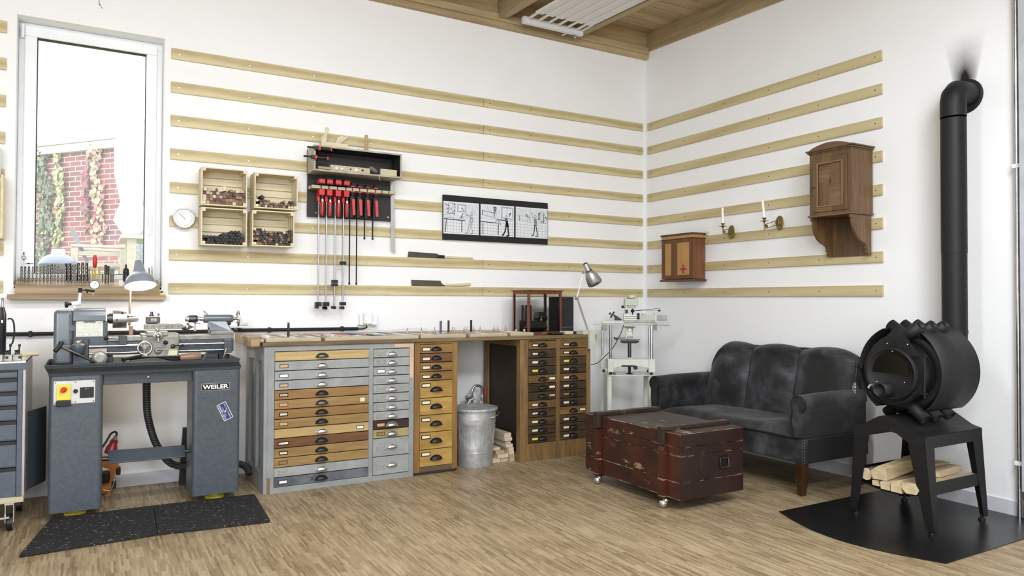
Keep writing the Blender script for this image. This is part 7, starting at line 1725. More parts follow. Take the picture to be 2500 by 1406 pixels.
x, z = m3(1503, 826, .06); x2 = m3(1526, 824, .06)[0]; b = MB().cyl((x-.014, .06, z+.006), (x-.004, .06, z+.006), .011, .006).cyl((x-.014, .06, z+.006), (x2, .06, z+.006), .0035).box(x-.002, x+.018, .05, .07, z-.012, z+.006); b.xf(RO).ob('table_screw', M['black'], mc)
pxm = m3(1536.5, 850, .08)[0]
MB().cyl((pxm, .08, zq(873)), (pxm, .08, zq(836)), .015, k=20).xf(RO).ob('centre_post', M['steeldk'], mc)
MB().lathe((pxm, .08, zq(874.5)), (0, 0, 1), [(0, .03), (.006, .018), (.010, .017)], 24).xf(RO).ob('post_collar', cr_, mc)
MB().box(xl, xr, .05, .11, zq(880), zq(875)).xf(RO).ob('cross_plate', cr_, mc, bevel=.002)
b = MB().cyl((pxm, .08, ztab+.012), (pxm, .08, zq(880)), .012).lathe((pxm, .08, ztab+.0005), (0, 0, 1), [(0, .035), (.010, .016)], 20).box(m3(1519, 893, .0)[0], pxm+.03, .02, .06, zq(895, .0), zq(891, .0)); b.xf(RO).ob('screw_jack', M['black'], mc)
x, z = m3(1552, 896, -.01)
sp_ = [(x+(.019 if i % 2 else .015)*math.cos(2*PI*i/14), z+(.019 if i % 2 else .015)*math.sin(2*PI*i/14)) for i in range(14)]
MB().prism(sp_, 'y', -.015, .012).xf(RO).ob('star_knob', M['black'], mc, bevel=.003)
o = MB().tube(spline([(m3(1522, 793, .05)[0], .05, m3(0, 793, .05)[1]), (m3(1517, 808, .12)[0], .12, m3(0, 808, .12)[1]), (m3(1505, 832, .2)[0], .2, m3(0, 832, .2)[1]), (m3(1491, 853, .22)[0], .20, m3(0, 853, .2)[1]), (m3(1475, 871, .0)[0], .0, m3(0, 871, 0)[1]), (m3(1460, 884, -.03)[0], -.03, m3(0, 884, 0)[1]), (m3(1443, 890, .1)[0], .1, m3(0, 890, .1)[1])], 8), .0034).xf(RO)
tag(o.ob('power_cord', M['black']), 'black power cord drooping from the router to the dark cabinet', 'cord')
x, z = m3(1502, 905, .0); x2, _ = m3(1510, 915, -.01)
tag(MB().box(x-.006, x+.006, .005, .12, ztab+.0004, ztab+.012).xf(RO).ob('marking_pencil', paint('brown_red_pencil', (120, 78, 74), .5)), 'short brown red stick lying at the front of the white table', 'pencil')

# ------------------------------------------------------------------ old wooden chest on castors
chm = worn('chest_side_paint', (72, 34, 23), (146, 122, 102), 'y', .598, 13, .36, dark=(42, 21, 16), fine=60, seams=(.072, .1665, .314, .362, .436))
chd = worn('chest_end_paint', (44, 24, 21), (110, 86, 72), 'z', .63, 9, .42, dark=(28, 17, 15), seams=(.1665, .314, .363))
cht = worn('chest_top_paint', (62, 46, 38), (134, 118, 98), 'y', .58, 9, .45, dark=(42, 31, 27))
CX0, CX1, CYa, CYb, CZ0, CZ1 = -1.592, -1.097, -2.155, -1.262, .068, .440
zl = .362
ck = thing('wooden_chest', 'old dark red brown wooden chest on castors before the sofa', 'chest', ((CX0+CX1)/2, (CYa+CYb)/2, 0))
b = MB(); hb = (zl-.001-CZ0)
for za, zb in ((CZ0, CZ0+.098), (CZ0+.0995, CZ0+.245), (CZ0+.2465, zl-.001)): b.box(CX0, CX1, CYa, CYb, za, zb)
b.ob('body', [chm], ck, bevel=.003)
for (xa, xb, ya, yb) in ((CX0+.001, CX1-.001, CYa-.0022, CYa-.0002),):
    b = MB()
    for za, zb in ((CZ0+.003, CZ0+.096), (CZ0+.101, CZ0+.243), (CZ0+.248, zl-.003)): b.box(xa, xb, ya, yb, za, zb)
    b.ob('end_panel', chd, ck)
lid = MB().box(CX0-.002, CX1+.002, CYa-.003, CYb+.002, zl+.001, CZ1-.0012).ob('lid', chm, ck, bevel=.004)
MB().box(CX0+.001, CX1-.001, CYa, CYb-.002, CZ1-.001, CZ1).ob('lid_top', cht, ck)
MB().box(CX0+.001, CX1-.001, CYa-.0052, CYa-.0031, zl+.004, CZ1-.004).ob('lid_end', chd, ck)
s1, s2 = (-1.435, -1.385), (-2.045, -1.995)
for ya, yb in (s1, s2):
    MB().box(CX0-.028, CX1+.005, ya, yb, CZ1+.0004, CZ1+.024).box(CX0-.028, CX0-.0025, ya, yb, zl+.004, CZ1+.0003).ob('lid_batten', cht, ck, bevel=.004)
    MB().prism([(CX0-.026, CZ0-.012), (CX0-.026, zl-.03), (CX0-.012, zl-.006), (CX0-.0005, zl-.006), (CX0-.0005, CZ0-.012)], 'y', ya, yb).ob('side_batten', chm, ck, bevel=.004)
    MB().box(CX0-.02, CX1, ya+.005, yb-.005, CZ0-.012, CZ0-.0005).ob('bottom_batten', chd, ck)
hy = -(0)  # handle on the end
hx = (CX0+CX1)/2+.0
hc = Vector((hx+.085, CYa-.006, .245))
pl_ = MB().box(hc.x-.035, hc.x+.035, CYa-.006, CYa-.0023, hc.z-.010, hc.z+.045).ob('handle_plate', M['black'], ck, bevel=.001)
b = MB().tube([(hc.x-.033, CYa-.009, hc.z+.030), (hc.x-.033, CYa-.014, hc.z-.022), (hc.x+.033, CYa-.014, hc.z-.022), (hc.x+.033, CYa-.009, hc.z+.030)], .0042).cyl((hc.x-.036, CYa-.009, hc.z+.030), (hc.x+.036, CYa-.009, hc.z+.030), .0045); b.ob('handle', M['steeldk'], ck)
for x, y in ((CX0-.004, -1.40), (CX0-.004, -2.02), (-1.13, -1.93), (-1.13, -1.40)):
    MB().sphere((x, y, .026), .026, 18, 12).ob('castor_ball', M['chrome'], ck)
    MB().sphere((x+.006, y-.012, .045), .018, 14, 8).cyl((x+.006, y, .04), (x+.006, y, CZ0-.011), .007).ob('castor_hood', M['chrome'], ck)

# ------------------------------------------------------------------ sofa
sf = NT('charcoal_suede'); n1 = sf.noise(sf.map((1, 1, 1.2)), 4.2, 5, .6, .4); n2 = sf.noise(sf.map(), 300, 2)
f = sf.math('MULTIPLY_ADD', n1, .8, sf.math('MULTIPLY', n2, .22))
sf.bump(n2, .15, .001)
lw = sf.n('ShaderNodeLayerWeight'); lw.inputs[0].default_value = .35
M['suede'] = sf.fin(sf.ramp(f, [(.40, (21, 21, 22)), (.50, (31, 31, 33)), (.60, (60, 60, 65)), (.68, (84, 84, 90))]), .6, 0, .35)
sf.p.inputs['Sheen Weight'].default_value = .12; sf.p.inputs['Sheen Roughness'].default_value = .5
sfd = paint('black_fabric_side', (17, 18, 19), .85, var=.08, scale=60); pip = paint('piping_black', (16, 16, 17), .6)
so = thing('sofa', 'charcoal three channel sofa with rolled arms against the right wall', 'sofa', (-.42, -1.58, 0))
SY0, SY1, SX0, SX1 = -2.272, -.905, -.715, -.07
su = M['suede']
MB().box(SX0+.006, SX1, SY0+.004, SY1-.004, .195, .345).ob('base', su, so, bevel=.012, seg=3)
MB().box(SX0+.05, SX1-.01, SY0-.0, SY0+.0038, .197, .34).ob('side_cover', sfd, so)
def seat(u, v):
    y = SY0+.09+(SY1-SY0-.18)*u; x = SX0+.0+(.50)*v
    e = min(1, 6*u, 6*(1-u))**.5; f_ = min(1, 9*v)**.5
    return (x+.006*(1-e), y, .352+.050*e*f_*(.85+.15*math.sin(PI*v))+.004*math.sin(9*u+4*v))
MB().grid(seat, 40, 18).box(SX0+.004, SX1-.1, SY0+.088, SY1-.088, .346, .356).ob('seat', su, so)
b = MB().tube([(SX0, SY0+.03, .349), (SX0, SY1-.05, .349)], .0055); b.ob('piping', pip, so)
# backrest: three padded channels with arched tops
def back(i):
    ya = SY0+.040+(SY1-.085-SY0-.040)*i/3; yb = SY0+.040+(SY1-.085-SY0-.040)*(i+1)/3
    # i counts from the right end (near the stove)
    n = 20; m = 26
    def fn(u, v):
        y = ya+(yb-ya)*u; c = 1-abs(2*u-1)**3.2; c2 = 1-abs(2*u-1)**2
        H = .842+.030*c2
        if i == 2 and u > .45: H -= .16*((u-.45)/.55)**2.6
        if i == 0 and u < .40: H -= .022*((.40-u)/.40)**2
        puff = .050*max(c, 0)**.55
        if v < .62:
            t = v/.62; z = .37+(H-.06-.37)*t; x = -.255+.085*t-puff*(.45+.55*math.sin(PI*min(1, t*.85+.1)))
        else:
            t = (v-.62)/.38; a = t*PI; R = .055
            xc = -.170+R-.0; x = xc-(R+puff*.8*math.cos(a/2)**2)*math.cos(a); z = H-.06+(.062)*math.sin(a)
            if t > .5: z = H-.06+.062*math.sin(a)
        return (x, y, z)
    b = MB().grid(fn, n, m)
    for uu in (0, 1):
        cap = [fn(uu, j/m) for j in range(m+1)]; lastp = cap[-1]; cap += [(lastp[0], lastp[1], .37)]
        b.add(cap, [tuple(range(len(cap)))])
    b.ob('back_channel', su, so)
    # stitched gathers along the seam
for i in range(3): back(i)
ya_, yb_ = SY0+.040, SY1-.085
b = MB()
def yy(k): return ya_+(yb_-ya_)*k/3
for k in (1, 2):
    b.tube([(-.256+.085*t, yy(k), .37+(.842-.06-.37)*t) for t in [j/8 for j in range(9)]]+[(-.17+.055-.055*math.cos(a), yy(k), .782+.062*math.sin(a)) for a in (.4, .8, 1.2, 1.6)], .0045)
b.ob('seam', pip, so)
MB().prism([(SY0+.02, .30), (SY0+.02, .66), (SY0+.05, .80), (-2.1, .86), (-1.2, .85), (-1.06, .80), (SY1-.08, .66), (SY1-.03, .30)], 'x', SX1-.045, SX1).ob('back_board', su, so, bevel=.01)
# rolled arms: cross-section across y, length along x
def armprof(sgn, yo):
    # yo: outer side; sgn: +1 outer towards +y
    r = .057; zc = .552; yc = yo-sgn*.034
    pts = []
    for k in range(17):
        a = -40+k*(260/16); pts.append((yc+sgn*r*math.cos(math.radians(a)), zc+r*math.sin(math.radians(a))))
    pts.append((yo-sgn*.105, .46)); pts.append((yo-sgn*.095, .352)); pts.append((yo-sgn*.005, .352)); pts.append((yo-sgn*.005, .50))
    return pts
for sgn, yo in ((-1, SY0+.0), (1, SY1)):
    pr = armprof(sgn, yo); b = MB(); xs = [SX0+.006, SX0+.03, -.5, -.35, -.2, -.12]; vs = []
    cy = sum(p[0] for p in pr)/len(pr); cz = sum(p[1] for p in pr)/len(pr)
    for x in xs: vs += [(x, p[0], p[1]+(.008 if x > -.6 else 0)*(p[1] > .5)) for p in pr]
    k = len(pr); b.add(vs, [(j*k+i, j*k+(i+1) % k, (j+1)*k+(i+1) % k, (j+1)*k+i) for j in range(len(xs)-1) for i in range(k)], True)
    b.add(vs[:k], [tuple(range(k))]); b.add(vs[-k:], [tuple(range(k))])
    b.ob('arm', su, so)
    # front facing of the arm with piping
    zc = .552; yc = yo-sgn*.034; r = .047; fp = []
    for q in range(13): a = -50+q*(280/12); fp.append((yc+sgn*r*math.cos(math.radians(a)), zc+r*math.sin(math.radians(a))))
    fp += [(yo-sgn*.072, .45), (yo-sgn*.052, .356), (yo-sgn*.012, .356), (yo-sgn*.004, .45)]
    MB().prism(fp, 'x', SX0-.008, SX0+.0055).ob('arm_front', su, so, bevel=.005, seg=3)
    o = [(SX0-.001, yc+sgn*(r+.004)*math.cos(math.radians(-50+q*(280/16))), zc+(r+.004)*math.sin(math.radians(-50+q*(280/16)))) for q in range(17)]+[(SX0-.001, yo-sgn*.080, .45), (SX0-.001, yo-sgn*.058, .356)]
    MB().tube(o, .0045, k=6).ob('piping', pip, so)
b = MB()
for k in range(9): b.sphere((SX0+.012, SY0-.002, .205+k*.017), .0032, 6, 4)
b.ob('nail_head', M['steel'], so)
sleg = wood('sofa_leg_wood', (34, 20, 11), (66, 40, 22), 'z', 40, 5, .3)
for x, y in ((SX0+.035, SY0+.035), (SX0+.035, SY1-.035), (SX1-.04, SY0+.035), (SX1-.04, SY1-.035)):
    c = [(x-.028, y-.028), (x+.028, y-.028), (x+.028, y+.028), (x-.028, y+.028)]; d_ = [(x-.018, y-.018), (x+.018, y-.018), (x+.018, y+.018), (x-.018, y+.018)]
    b = MB().add([(p[0], p[1], .0) for p in d_]+[(p[0], p[1], .1) for p in c]+[(p[0], p[1], .196) for p in c], [(3, 2, 1, 0), (8, 9, 10, 11)]+[(j*4+i, j*4+(i+1) % 4, (j+1)*4+(i+1) % 4, (j+1)*4+i) for j in range(2) for i in range(4)])
    b.ob('leg', sleg, so, bevel=.004)

# ------------------------------------------------------------------ wood stove
ir, idk = M['iron'], M['irondk']
AY, AZ = -2.862, .806
sv = thing('wood_stove', 'black barrel wood stove with slanting air tubes', 'stove', (-.50, AY, .50))
def shell_arc(R, a0, a1, n=28): return [(AY+R*math.cos(math.radians(a0+(a1-a0)*i/n)), AZ+R*math.sin(math.radians(a0+(a1-a0)*i/n))) for i in range(n+1)]
# inner firebox
MB().lathe((-.735, AY, AZ-.002), (1, 0, 0), [(0, .155), (.01, .160), (.42, .160), (.43, .150)], 40).ob('firebox', idk, sv)
# outer heat shields, left and right (angles measured from the side towards the sofa)
for nm, a0, a1 in (('heat_shield', 66, -54), ('heat_shield', 105, 240)):
    b = MB(); xa, xb = (-.665, -.300)
    if a0 == 66: pts = shell_arc(.250, a0, a1)
    else: pts = [(AY+r_*math.cos(math.radians(a)), AZ+r_*math.sin(math.radians(a))) for a, r_ in [(a0+(a1-a0)*i/28, .210+.035*(abs(a0+(a1-a0)*i/28-180)/75)**2) for i in range(29)]]
    n = len(pts); V = [(xa, y, z) for y, z in pts]+[(xb, y, z) for y, z in pts]
    b.add(V, [(i, i+1, n+i+1, n+i) for i in range(n-1)], True); b.ob(nm, ir, sv, solid=.003)
# bent tubes: from lower one side round the firebox to the top of the other side
for i in range(3):
    for sgn in (-1, 1):
        x = -.66+i*.118+(.055 if sgn > 0 else 0); r = .030; R = .178
        pts = []
        # upper mouth slants outwards over the other side
        a_top = 118; 
        for k in range(15):
            a = math.radians(-120+k*(225/14)); pts.append((x, AY+sgn*(-1)*(R*math.cos(a)), AZ+R*math.sin(a)))
        t0 = Vector(pts[-1])-Vector(pts[-2]); t0.normalize(); end = Vector(pts[-1])+Vector((0, sgn*.0, 0))
        d = Vector((0, sgn*.80, .55)).normalized(); d2 = Vector((0, sgn*.72, -.62)).normalized()
        P = [Vector(pts[1])+d2*.105, Vector(pts[1])]+[Vector(p) for p in pts[2:-1]]+[Vector(pts[-2])+d*.04, Vector(pts[-2])+d*.128]
        b = MB().tube(P, r, k=18, cap=False)
        b.tube([P[-1], P[-1]-d*.05], r-.004, k=18, cap=False); b.tube([P[0], P[0]-d2*(-.0)-(P[0]-P[1]).normalized()*.05], r-.004, k=18, cap=False)
        b.ob('air_tube', ir, sv, solid=.003)
# front plate: rounded with a pointed top
FXp = -.742
pr = [(AY+.168*math.cos(math.radians(a)), AZ+.168*math.sin(math.radians(a))) for a in range(150, 391, 8)]
pr += [(AY-.020+.012, 1.045), (AY-.020-.012, 1.045)] if False else [(AY+.012-.020, 1.042), (AY-.032, 1.042)]
MB().prism(pr, 'x', FXp, FXp+.008).ob('front_plate', ir, sv, bevel=.002)
# name plate (arched) with rivets
n = 12; out = [(AY-.022+.070*(1-2*i/n), .978+.020*(1-(1-2*i/n)**2)) for i in range(n+1)]
inn = [(AY-.022-.064*(1-2*i/n), .930+.018*(1-(1-2*i/n)**2)) for i in range(n+1)]
np_ = MB().prism(out+inn, 'x', FXp-.004, FXp-.0002).ob('name_plate', idk, sv, bevel=.001)
text_mesh('lettering', 'Bullerjan', .026, ir, np_, (FXp-.0045, AY-.022, .968), FRONT_B, .0008)
for dy in (.052, -.060): MB().sphere((FXp-.005, AY-.022+dy, .958), .0045, 8, 6).ob('rivet', M['chrome'], np_)
# door: ring, window, air tube
DXf = FXp-.030
c = (FXp-.001, -2.865, .800)
MB().lathe(c, (-1, 0, 0), [(0, .138), (.030, .138), (.034, .134), (.034, .130), (.026, .126), (.026, 0)], 48).ob('door_ring', ir, sv)
dx_ = c[0]-.0265
gl = paint('dark_stove_glass', (24, 21, 16), .12, 0, .1)
arcp = [(c[1]+.102*math.cos(math.radians(a)), c[2]+.102*math.sin(math.radians(a))) for a in range(-2, 183, 8)]
arcp = [(y, z+.006) for y, z in arcp]
dn = MB().prism(arcp, 'x', dx_-.002, dx_-.0003).ob('door_window', gl, sv)
for a, r in ((95, .120), (207, .085), (-33, .092)):
    MB().sphere((dx_-.002, c[1]+r*math.cos(math.radians(a)), c[2]+r*math.sin(math.radians(a))), .0045, 8, 6).ob('rivet', M['chrome'], dn)
MB().lathe((dx_, c[1]+.010, c[2]-.082), (-1, 0, 0), [(0, .036), (.085, .036), (.086, .032), (.060, .031), (.058, 0)], 28).ob('air_inlet', ir, sv)
for dz in (.105, -.088): MB().box(FXp-.020, FXp-.008, c[1]-.185, c[1]-.105, c[2]+dz-.004, c[2]+dz+.004).ob('hinge_arm', idk, sv, bevel=.001)
MB().cyl((FXp-.014, c[1]-.172, c[2]-.11), (FXp-.014, c[1]-.172, c[2]+.115), .005).ob('hinge_rod', idk, sv)
MB().tube(spline([(FXp-.05, c[1]+.085, c[2]-.065), (FXp-.055, c[1]+.10, c[2]-.07), (FXp-.055, c[1]+.108, c[2]-.085)]), [.003]*5+[.006]*5+[.0075]*3, k=10).ob('damper_handle', M['chrome'], sv)
# ash lip: curved rail under the door
MB().tube([(FXp-.030-.012*math.sin(math.radians(a-200)*1.6), AY+.165*math.cos(math.radians(a)), AZ+.165*math.sin(math.radians(a))) for a in range(208, 322, 6)], .004, k=8).ob('ash_lip', idk, sv)
# latch with spiral chrome grip hanging on the left
ly = AY+.240; lz = AZ+.012
MB().box(-.70, -.66, ly-.035, ly+.0, lz-.008, lz+.008).cyl((-.70, ly-.0, lz-.014), (-.70, ly, lz+.02), .009).tube([(-.70, ly, lz), (-.705, ly+.002, lz-.045), (-.71, ly+.004, lz-.09)], [.010, .009, .005]).torus((-.70, ly, lz), (0, 0, 1), .014, .004, 18, 6).ob('latch', M['black'], sv)
hel = []
for k in range(100):
    t = k/99; r = .004+.012*math.sin(PI*t); hel.append((-.71+r*math.cos(k*.48), ly+.004+r*math.sin(k*.48), lz-.09-.062*t))
MB().tube(hel, .0016, k=6).ob('spring_grip', M['chrome'], sv)
# flue
fy, fxp, rp = -2.868, -.165, .0645
fl = thing('flue_pipe', 'black flue pipe rising from the stove and bending into the wall', 'flue', (fxp, fy, 1.0))
MB().tube([(-.31, fy, .86), (-.22, fy, .87), (-.17, fy, .93), (fxp, fy, .99), (fxp, fy, 1.02)], [.06, .062, rp, rp, rp], k=32, cap=False).ob('lower_elbow', ir, fl)
MB().lathe((fxp, fy, 1.0), (0, 0, 1), [(0, rp+.002), (.022, rp+.002), (.023, rp)], 40, cap=False).ob('collar', ir, fl)
MB().lathe((fxp, fy, 1.02), (0, 0, 1), [(0, rp), (.440, rp)], 40, cap=False).ob('lower_section', ir, fl)
MB().lathe((fxp, fy, 1.46), (0, 0, 1), [(0, rp+.0015), (.770, rp+.0015)], 40, cap=False).ob('upper_section', ir, fl)
zE = 2.24
MB().tube([(fxp, fy, zE), (fxp, fy, zE+.06), (fxp, fy, zE+.09), (fxp+.012, fy, zE+.125), (fxp+.040, fy, zE+.150), (fxp+.075, fy, zE+.155), (-.004, fy, zE+.155)], [rp+.003, rp+.003, rp+.003, rp+.004, rp+.004, rp+.002, rp+.002], k=32, cap=False).ob('elbow', ir, fl)
MB().lathe((-.0, -2.848, zE+.148), (-1, 0, 0), [(0.0005, .101), (.005, .101), (.008, .097), (.008, .066)], 44).ob('wall_rosette', ir, fl)
MB().box(fxp-rp-.004, fxp-rp+.006, fy+.022, fy+.030, 1.262, 1.325).ob('damper_lever', ir, fl, bevel=.004) if False else None
an = math.radians(205); cxp, cyp = fxp+rp*math.cos(an), fy+rp*math.sin(an)
MB().box(-.006, .006, -.008, .008, 1.262, 1.328).xf(Matrix.Translation((cxp, cyp+.028, 0))).ob('damper_lever', ir, fl, bevel=.006)
# stand
sd_ = thing('stove_stand', 'black steel four legged stand carrying the stove and the firewood', 'stand', (-.50, -2.85, 0))
sx0, sx1, sya, syb = -.775, -.235, -3.045, -2.655     # top corners
zT = .500
def rooffn(y): return .500+.078*max(0, 1-abs((y-(sya+syb)/2)/((syb-sya)/2)))
# tent-like top plate
ym_ = (sya+syb)/2
roof = [(sya, .495), (sya+.05, .508), (ym_-.05, .566), (ym_, .574), (ym_+.05, .566), (syb-.05, .508), (syb, .495)]
b = MB(); n = len(roof); V = [(sx0, y, z) for y, z in roof]+[(sx1, y, z) for y, z in roof]
b.add(V, [(i, i+1, n+i+1, n+i) for i in range(n-1)]); b.ob('top_plate', idk, sd_, solid=.004)
for xa, xb in ((sx0-.003, sx0+.003), (sx1-.003, sx1+.003)):
    lo = [(y, z-.075 if 0 < i < n-1 else z-.065) for i, (y, z) in enumerate(roof)]
    MB().prism([(y, z-.002) for y, z in roof]+list(reversed(lo)), 'x', xa, xb).ob('apron', idk, sd_, bevel=.001)
for ya in (sya, syb): MB().box(sx0+.004, sx1-.004, ya-.003, ya+.003, .432, .494).ob('side_rail', idk, sd_, bevel=.001)
feet = [(-.765, -3.085, sx0, sya), (-.765, -2.620, sx0, syb), (-.235, -3.075, sx1, sya), (-.235, -2.600, sx1, syb)]
for fx, fy_, tx_, ty_ in feet:
    sx_ = 1 if tx_ == sx0 else -1; sy_ = 1 if ty_ == sya else -1; b = MB()
    for wx, wy in ((.075, 0), (0, .075)):   # angle section: two tapered flanges
        tw, bw = (.085, .042)
        if wx: top = [(tx_, ty_), (tx_+sx_*tw, ty_)]; bot = [(fx, fy_), (fx+sx_*bw, fy_)]
        else: top = [(tx_, ty_), (tx_, ty_+sy_*tw)]; bot = [(fx, fy_), (fx, fy_+sy_*bw)]
        t = .005; off = (0, sy_*t) if wx else (sx_*t, 0)
        V = [(bot[0][0], bot[0][1], .028), (bot[1][0], bot[1][1], .028), (top[1][0], top[1][1], .44), (top[1][0], top[1][1], .494), (top[0][0], top[0][1], .494)]
        V2 = [(x+off[0], y+off[1], z) for x, y, z in V]; b.add(V+V2, [(0, 1, 2, 3, 4), (9, 8, 7, 6, 5)]+[(i, (i+1) % 5, 5+(i+1) % 5, 5+i) for i in range(5)])
    b.ob('leg', idk, sd_, bevel=.001)
    MB().cyl((fx+sx_*.022, fy_+sy_*.022, .0042), (fx+sx_*.022, fy_+sy_*.022, .016), .018).cyl((fx+sx_*.022, fy_+sy_*.022, .016), (fx+sx_*.022, fy_+sy_*.022, .04), .007).ob('levelling_foot', M['black'], sd_)
# log tray
zl0 = .195
for ya in (-3.058, -2.634): MB().box(-.745, -.245, ya, ya+.004, zl0, zl0+.065).ob('tray_side', idk, sd_, bevel=.001)
def sag(u, v):
    y = -3.054+.42*u; return (-.75+.505*v, y, zl0+.004-.030*math.sin(PI*u))
MB().grid(sag, 12, 2).ob('log_tray', idk, sd_, solid=.004)
text_mesh('lettering', 'Bullerjan', .040, M['black'], sd_, (sx0-.0035, ym_+.02, .535), (PI/2, 0, -PI/2), .0005)
# firewood
bark = worn('bark', (92, 78, 62), (140, 124, 100), 'x', .6, 20, .8); cut = wood('cut_wood', (176, 152, 116), (226, 210, 176), 'y', 60, 6, .7, 3); split = wood('split_wood', (152, 130, 98), (206, 188, 150), 'x', 50, 6, .8, 10)
def log(y, z, r, x0, x1, lab, wedge=None, rz=0, tilt=0):
    b = MB()
    if wedge is None:
        b.lathe((x0, 0, 0), (1, 0, 0), [(0, r*.96), (.004, r), (x1-x0-.004, r*.97), (x1-x0, r*.93)], 20, cap=False)
        for k_, xx in ((0, x0), (1, x1)): b.add(b.v[:20] if k_ == 0 else b.v[60:80], [tuple(range(20))], False, 1)
        mats = [bark, cut]
    else:
        poly = wedge; n = len(poly)
        b.add([(x0, p[0], p[1]) for p in poly]+[(x1, p[0]*.95, p[1]*.95) for p in poly], [(i, (i+1) % n, n+(i+1) % n, n+i) for i in range(n)]); b.add([(x0, p[0], p[1]) for p in poly], [tuple(range(n))], False, 1); b.add([(x1, p[0]*.95, p[1]*.95) for p in poly], [tuple(range(n))], False, 1)
        mats = [split, cut]
    b.xf(Matrix.Translation(((x0+x1)/2, y, z)) @ Matrix.Rotation(rz, 4, 'Z') @ Matrix.Rotation(tilt, 4, 'Y') @ Matrix.Translation((-(x0+x1)/2, 0, 0)))
    tag(b.ob('firewood_log', mats, bevel=.002), lab, 'log', 'firewood under the stove')
log(-2.716, .240, .034, -.761, -.40, 'round firewood log with pale cut end, outermost on the sofa side')
log(-2.80, .288, 0, -.775, -.40, 'large pale split log lying across the top of the firewood', [(-.045, -.038), (.04, -.045), (.05, .0), (.0, .035), (-.04, .03)], 0, -.10)
log(-2.775, .204, 0, -.765, -.40, 'small split piece under the large pale log', [(-.02, -.014), (.02, -.014), (.022, .012), (-.01, .018)])
log(-2.825, .202, 0, -.765, -.40, 'split log with bright end beside the small piece', [(-.03, -.022), (.022, -.022), (.026, .014), (0, .032), (-.026, .018)])
log(-2.888, .203, 0, -.765, -.40, 'split log with a rounded bright end in the tray middle', [(-.032, -.024), (.028, -.024), (.030, .020), (0, .038), (-.028, .02)])
log(-2.965, .222, 0, -.77, -.40, 'thick half round log nearest the front leg of the stand', [(-.05, -.005), (-.035, -.030), (.02, -.034), (.045, -.01), (.042, .018), (-.03, .026)])
log(-3.015, .238, 0, -.55, -.26, 'long split board like log at the front right of the tray', [(-.034, -.014), (.03, -.014), (.03, .010), (-.034, .014)])
log(-2.93, .262, 0, -.53, -.255, 'flat split log with a pale edge lying on the right pile', [(-.040, -.014), (.040, -.016), (.038, .012), (-.03, .016)], .1)
log(-2.84, .270, 0, -.52, -.255, 'flat brown split log in the middle of the right pile', [(-.040, -.016), (.040, -.016), (.04, .012), (-.04, .014)], -.05)
log(-2.72, .262, 0, -.38, -.255, 'short brown split log at the rear of the tray', [(-.035, -.04), (.035, -.04), (.03, .03), (-.04, .02)], 0)
# floor plate with one bowed edge
pts = [(-.015, -2.405)]
e0, e1 = Vector((-1.088, -2.405, 0)), Vector((-1.090, -3.325, 0))
pts.append((e0.x, e0.y))
for k in range(1, 12): t = k/12; pts.append((e0.x+(e1.x-e0.x)*t-.135*math.sin(PI*t), e0.y+(e1.y-e0.y)*t))
pts.append((e1.x, e1.y)); pts.append((-.02, -3.325)); 
fp = NT('floor_plate_black'); n1 = fp.noise(fp.map(), 3, 4); n2 = fp.noise(fp.map(), 60, 3)
M['plate'] = fp.fin(fp.ramp(n2, [(.3, (15, 15, 16)), (.7, (24, 24, 25))]), fp.math('MULTIPLY_ADD', n1, .15, .22), 0, .5)
tag(MB().prism(pts, 'z', .0006, .0040).ob('floor_plate', M['plate'], origin=(-.5, -2.85, .0006)), 'black steel floor plate with a bowed edge under the stove', 'floor plate')
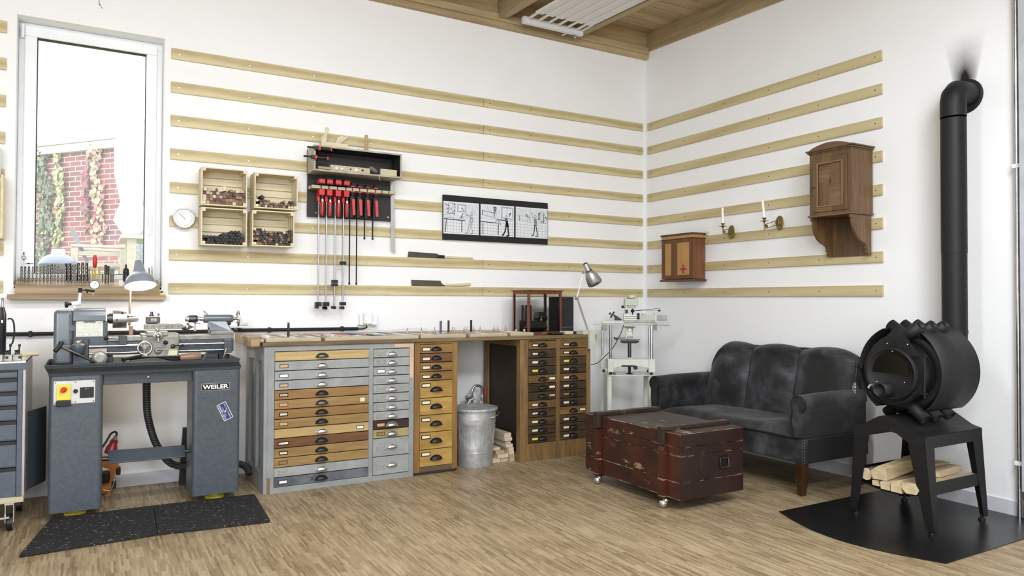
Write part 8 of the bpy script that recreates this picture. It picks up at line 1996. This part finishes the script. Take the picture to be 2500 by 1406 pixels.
# chrome pipe and pale profile at the right frame edge
vp = thing('steel_pipe', 'tall vertical steel pipe on the right wall at the picture edge', 'pipe', (-.03, -3.15, .0))
yp = B(2484, 600, .035)[0]
MB().cyl((-.035, yp, .003), (-.035, yp, 3.3), .011, k=20).ob('tube', M['chrome'], vp)
for z in (.30, 1.93, 3.0): MB().box(-.05, -.0002, yp-.02, yp+.02, z-.012, z+.012).ob('pipe_clip', M['upvc'], vp, bevel=.003)
yp2 = B(2497, 600, .05)[0]
tag(MB().box(-.08, -.0005, yp2-.5, yp2+.0, .16, 3.3).ob('sliding_door_edge', paint('grey_door_edge', (180, 184, 190), .4)), 'grey door edge standing beside the steel pipe, cut by the frame', 'door edge')
tag(MB().box(-.06, -.0005, yp2-.3, yp2-.002, .003, .155).ob('door_guide', M['upvc']), 'white guide piece on the floor below the grey door edge', 'guide')
# ------------------------------------------------------------------ radiant heating panel between the rafters
rp_ = thing('ceiling_radiator', 'white ribbed heating panel hung between the roof rafters', 'radiator', (-1.15, -.8, 3.42))
wm = paint('radiator_white', (226, 226, 226), .4, var=.01)
zr = lambda y: 3.475+.04*y
b = MB(); RX0, RX1 = -1.435, -.868; n = 6; w = (RX1-RX0)/n; ys = [-.36, -4.4]
pr = []
for i in range(n):
    a = RX0+i*w; pr += [(a+.004, .0), (a+.018, -.012), (a+w-.018, -.012), (a+w-.004, .0)]
top = [(x, .012) for x in (RX1, RX0)]
V0 = [(x, ys[0], zr(ys[0])+z) for x, z in pr]; V1 = [(x, ys[1], zr(ys[1])+z) for x, z in pr]; k = len(pr)
b.add(V0+V1, [(i, i+1, k+i+1, k+i) for i in range(k-1)]); b.ob('ribbed_panel', wm, rp_, solid=.003)
MB().box(RX0-.02, RX1+.0, -.225, -.185, zr(-.2)-.052, zr(-.2)+.002).ob('header', wm, rp_, bevel=.004)
for i in range(n): MB().box(RX0+i*w+.012, RX0+i*w+.034, -.38, -.226, zr(-.3)-.018, zr(-.3)-.004).ob('connecting_tube', wm, rp_, bevel=.003)
MB().box(RX1-.028, RX1-.01, -.38, -.226, zr(-.3)-.018, zr(-.3)-.004).ob('connecting_tube', wm, rp_, bevel=.003)
MB().cyl((RX1-.07, -.20, zr(-.2)-.052), (RX1-.07, -.20, zr(-.2)-.075), .010).cyl((RX1-.13, -.184, zr(-.2)-.03), (RX1-.13, -.10, zr(-.2)-.03), .010).ob('valve', M['chrome'], rp_)
# small ceiling cable end at the top left
x, z = A(242, 2, 0); x2, z2 = A(250, 22, 0)
tag(MB().tube(spline([(x-.01, -.004, z+.35), (x, -.005, z), (x+.004, -.006, z-.02), (x2, -.004, z2)]), .0016).ob('thin_wire', paint('grey_wire', (150, 150, 150), .6)), 'thin grey wire end on the wall above the window', 'wire')
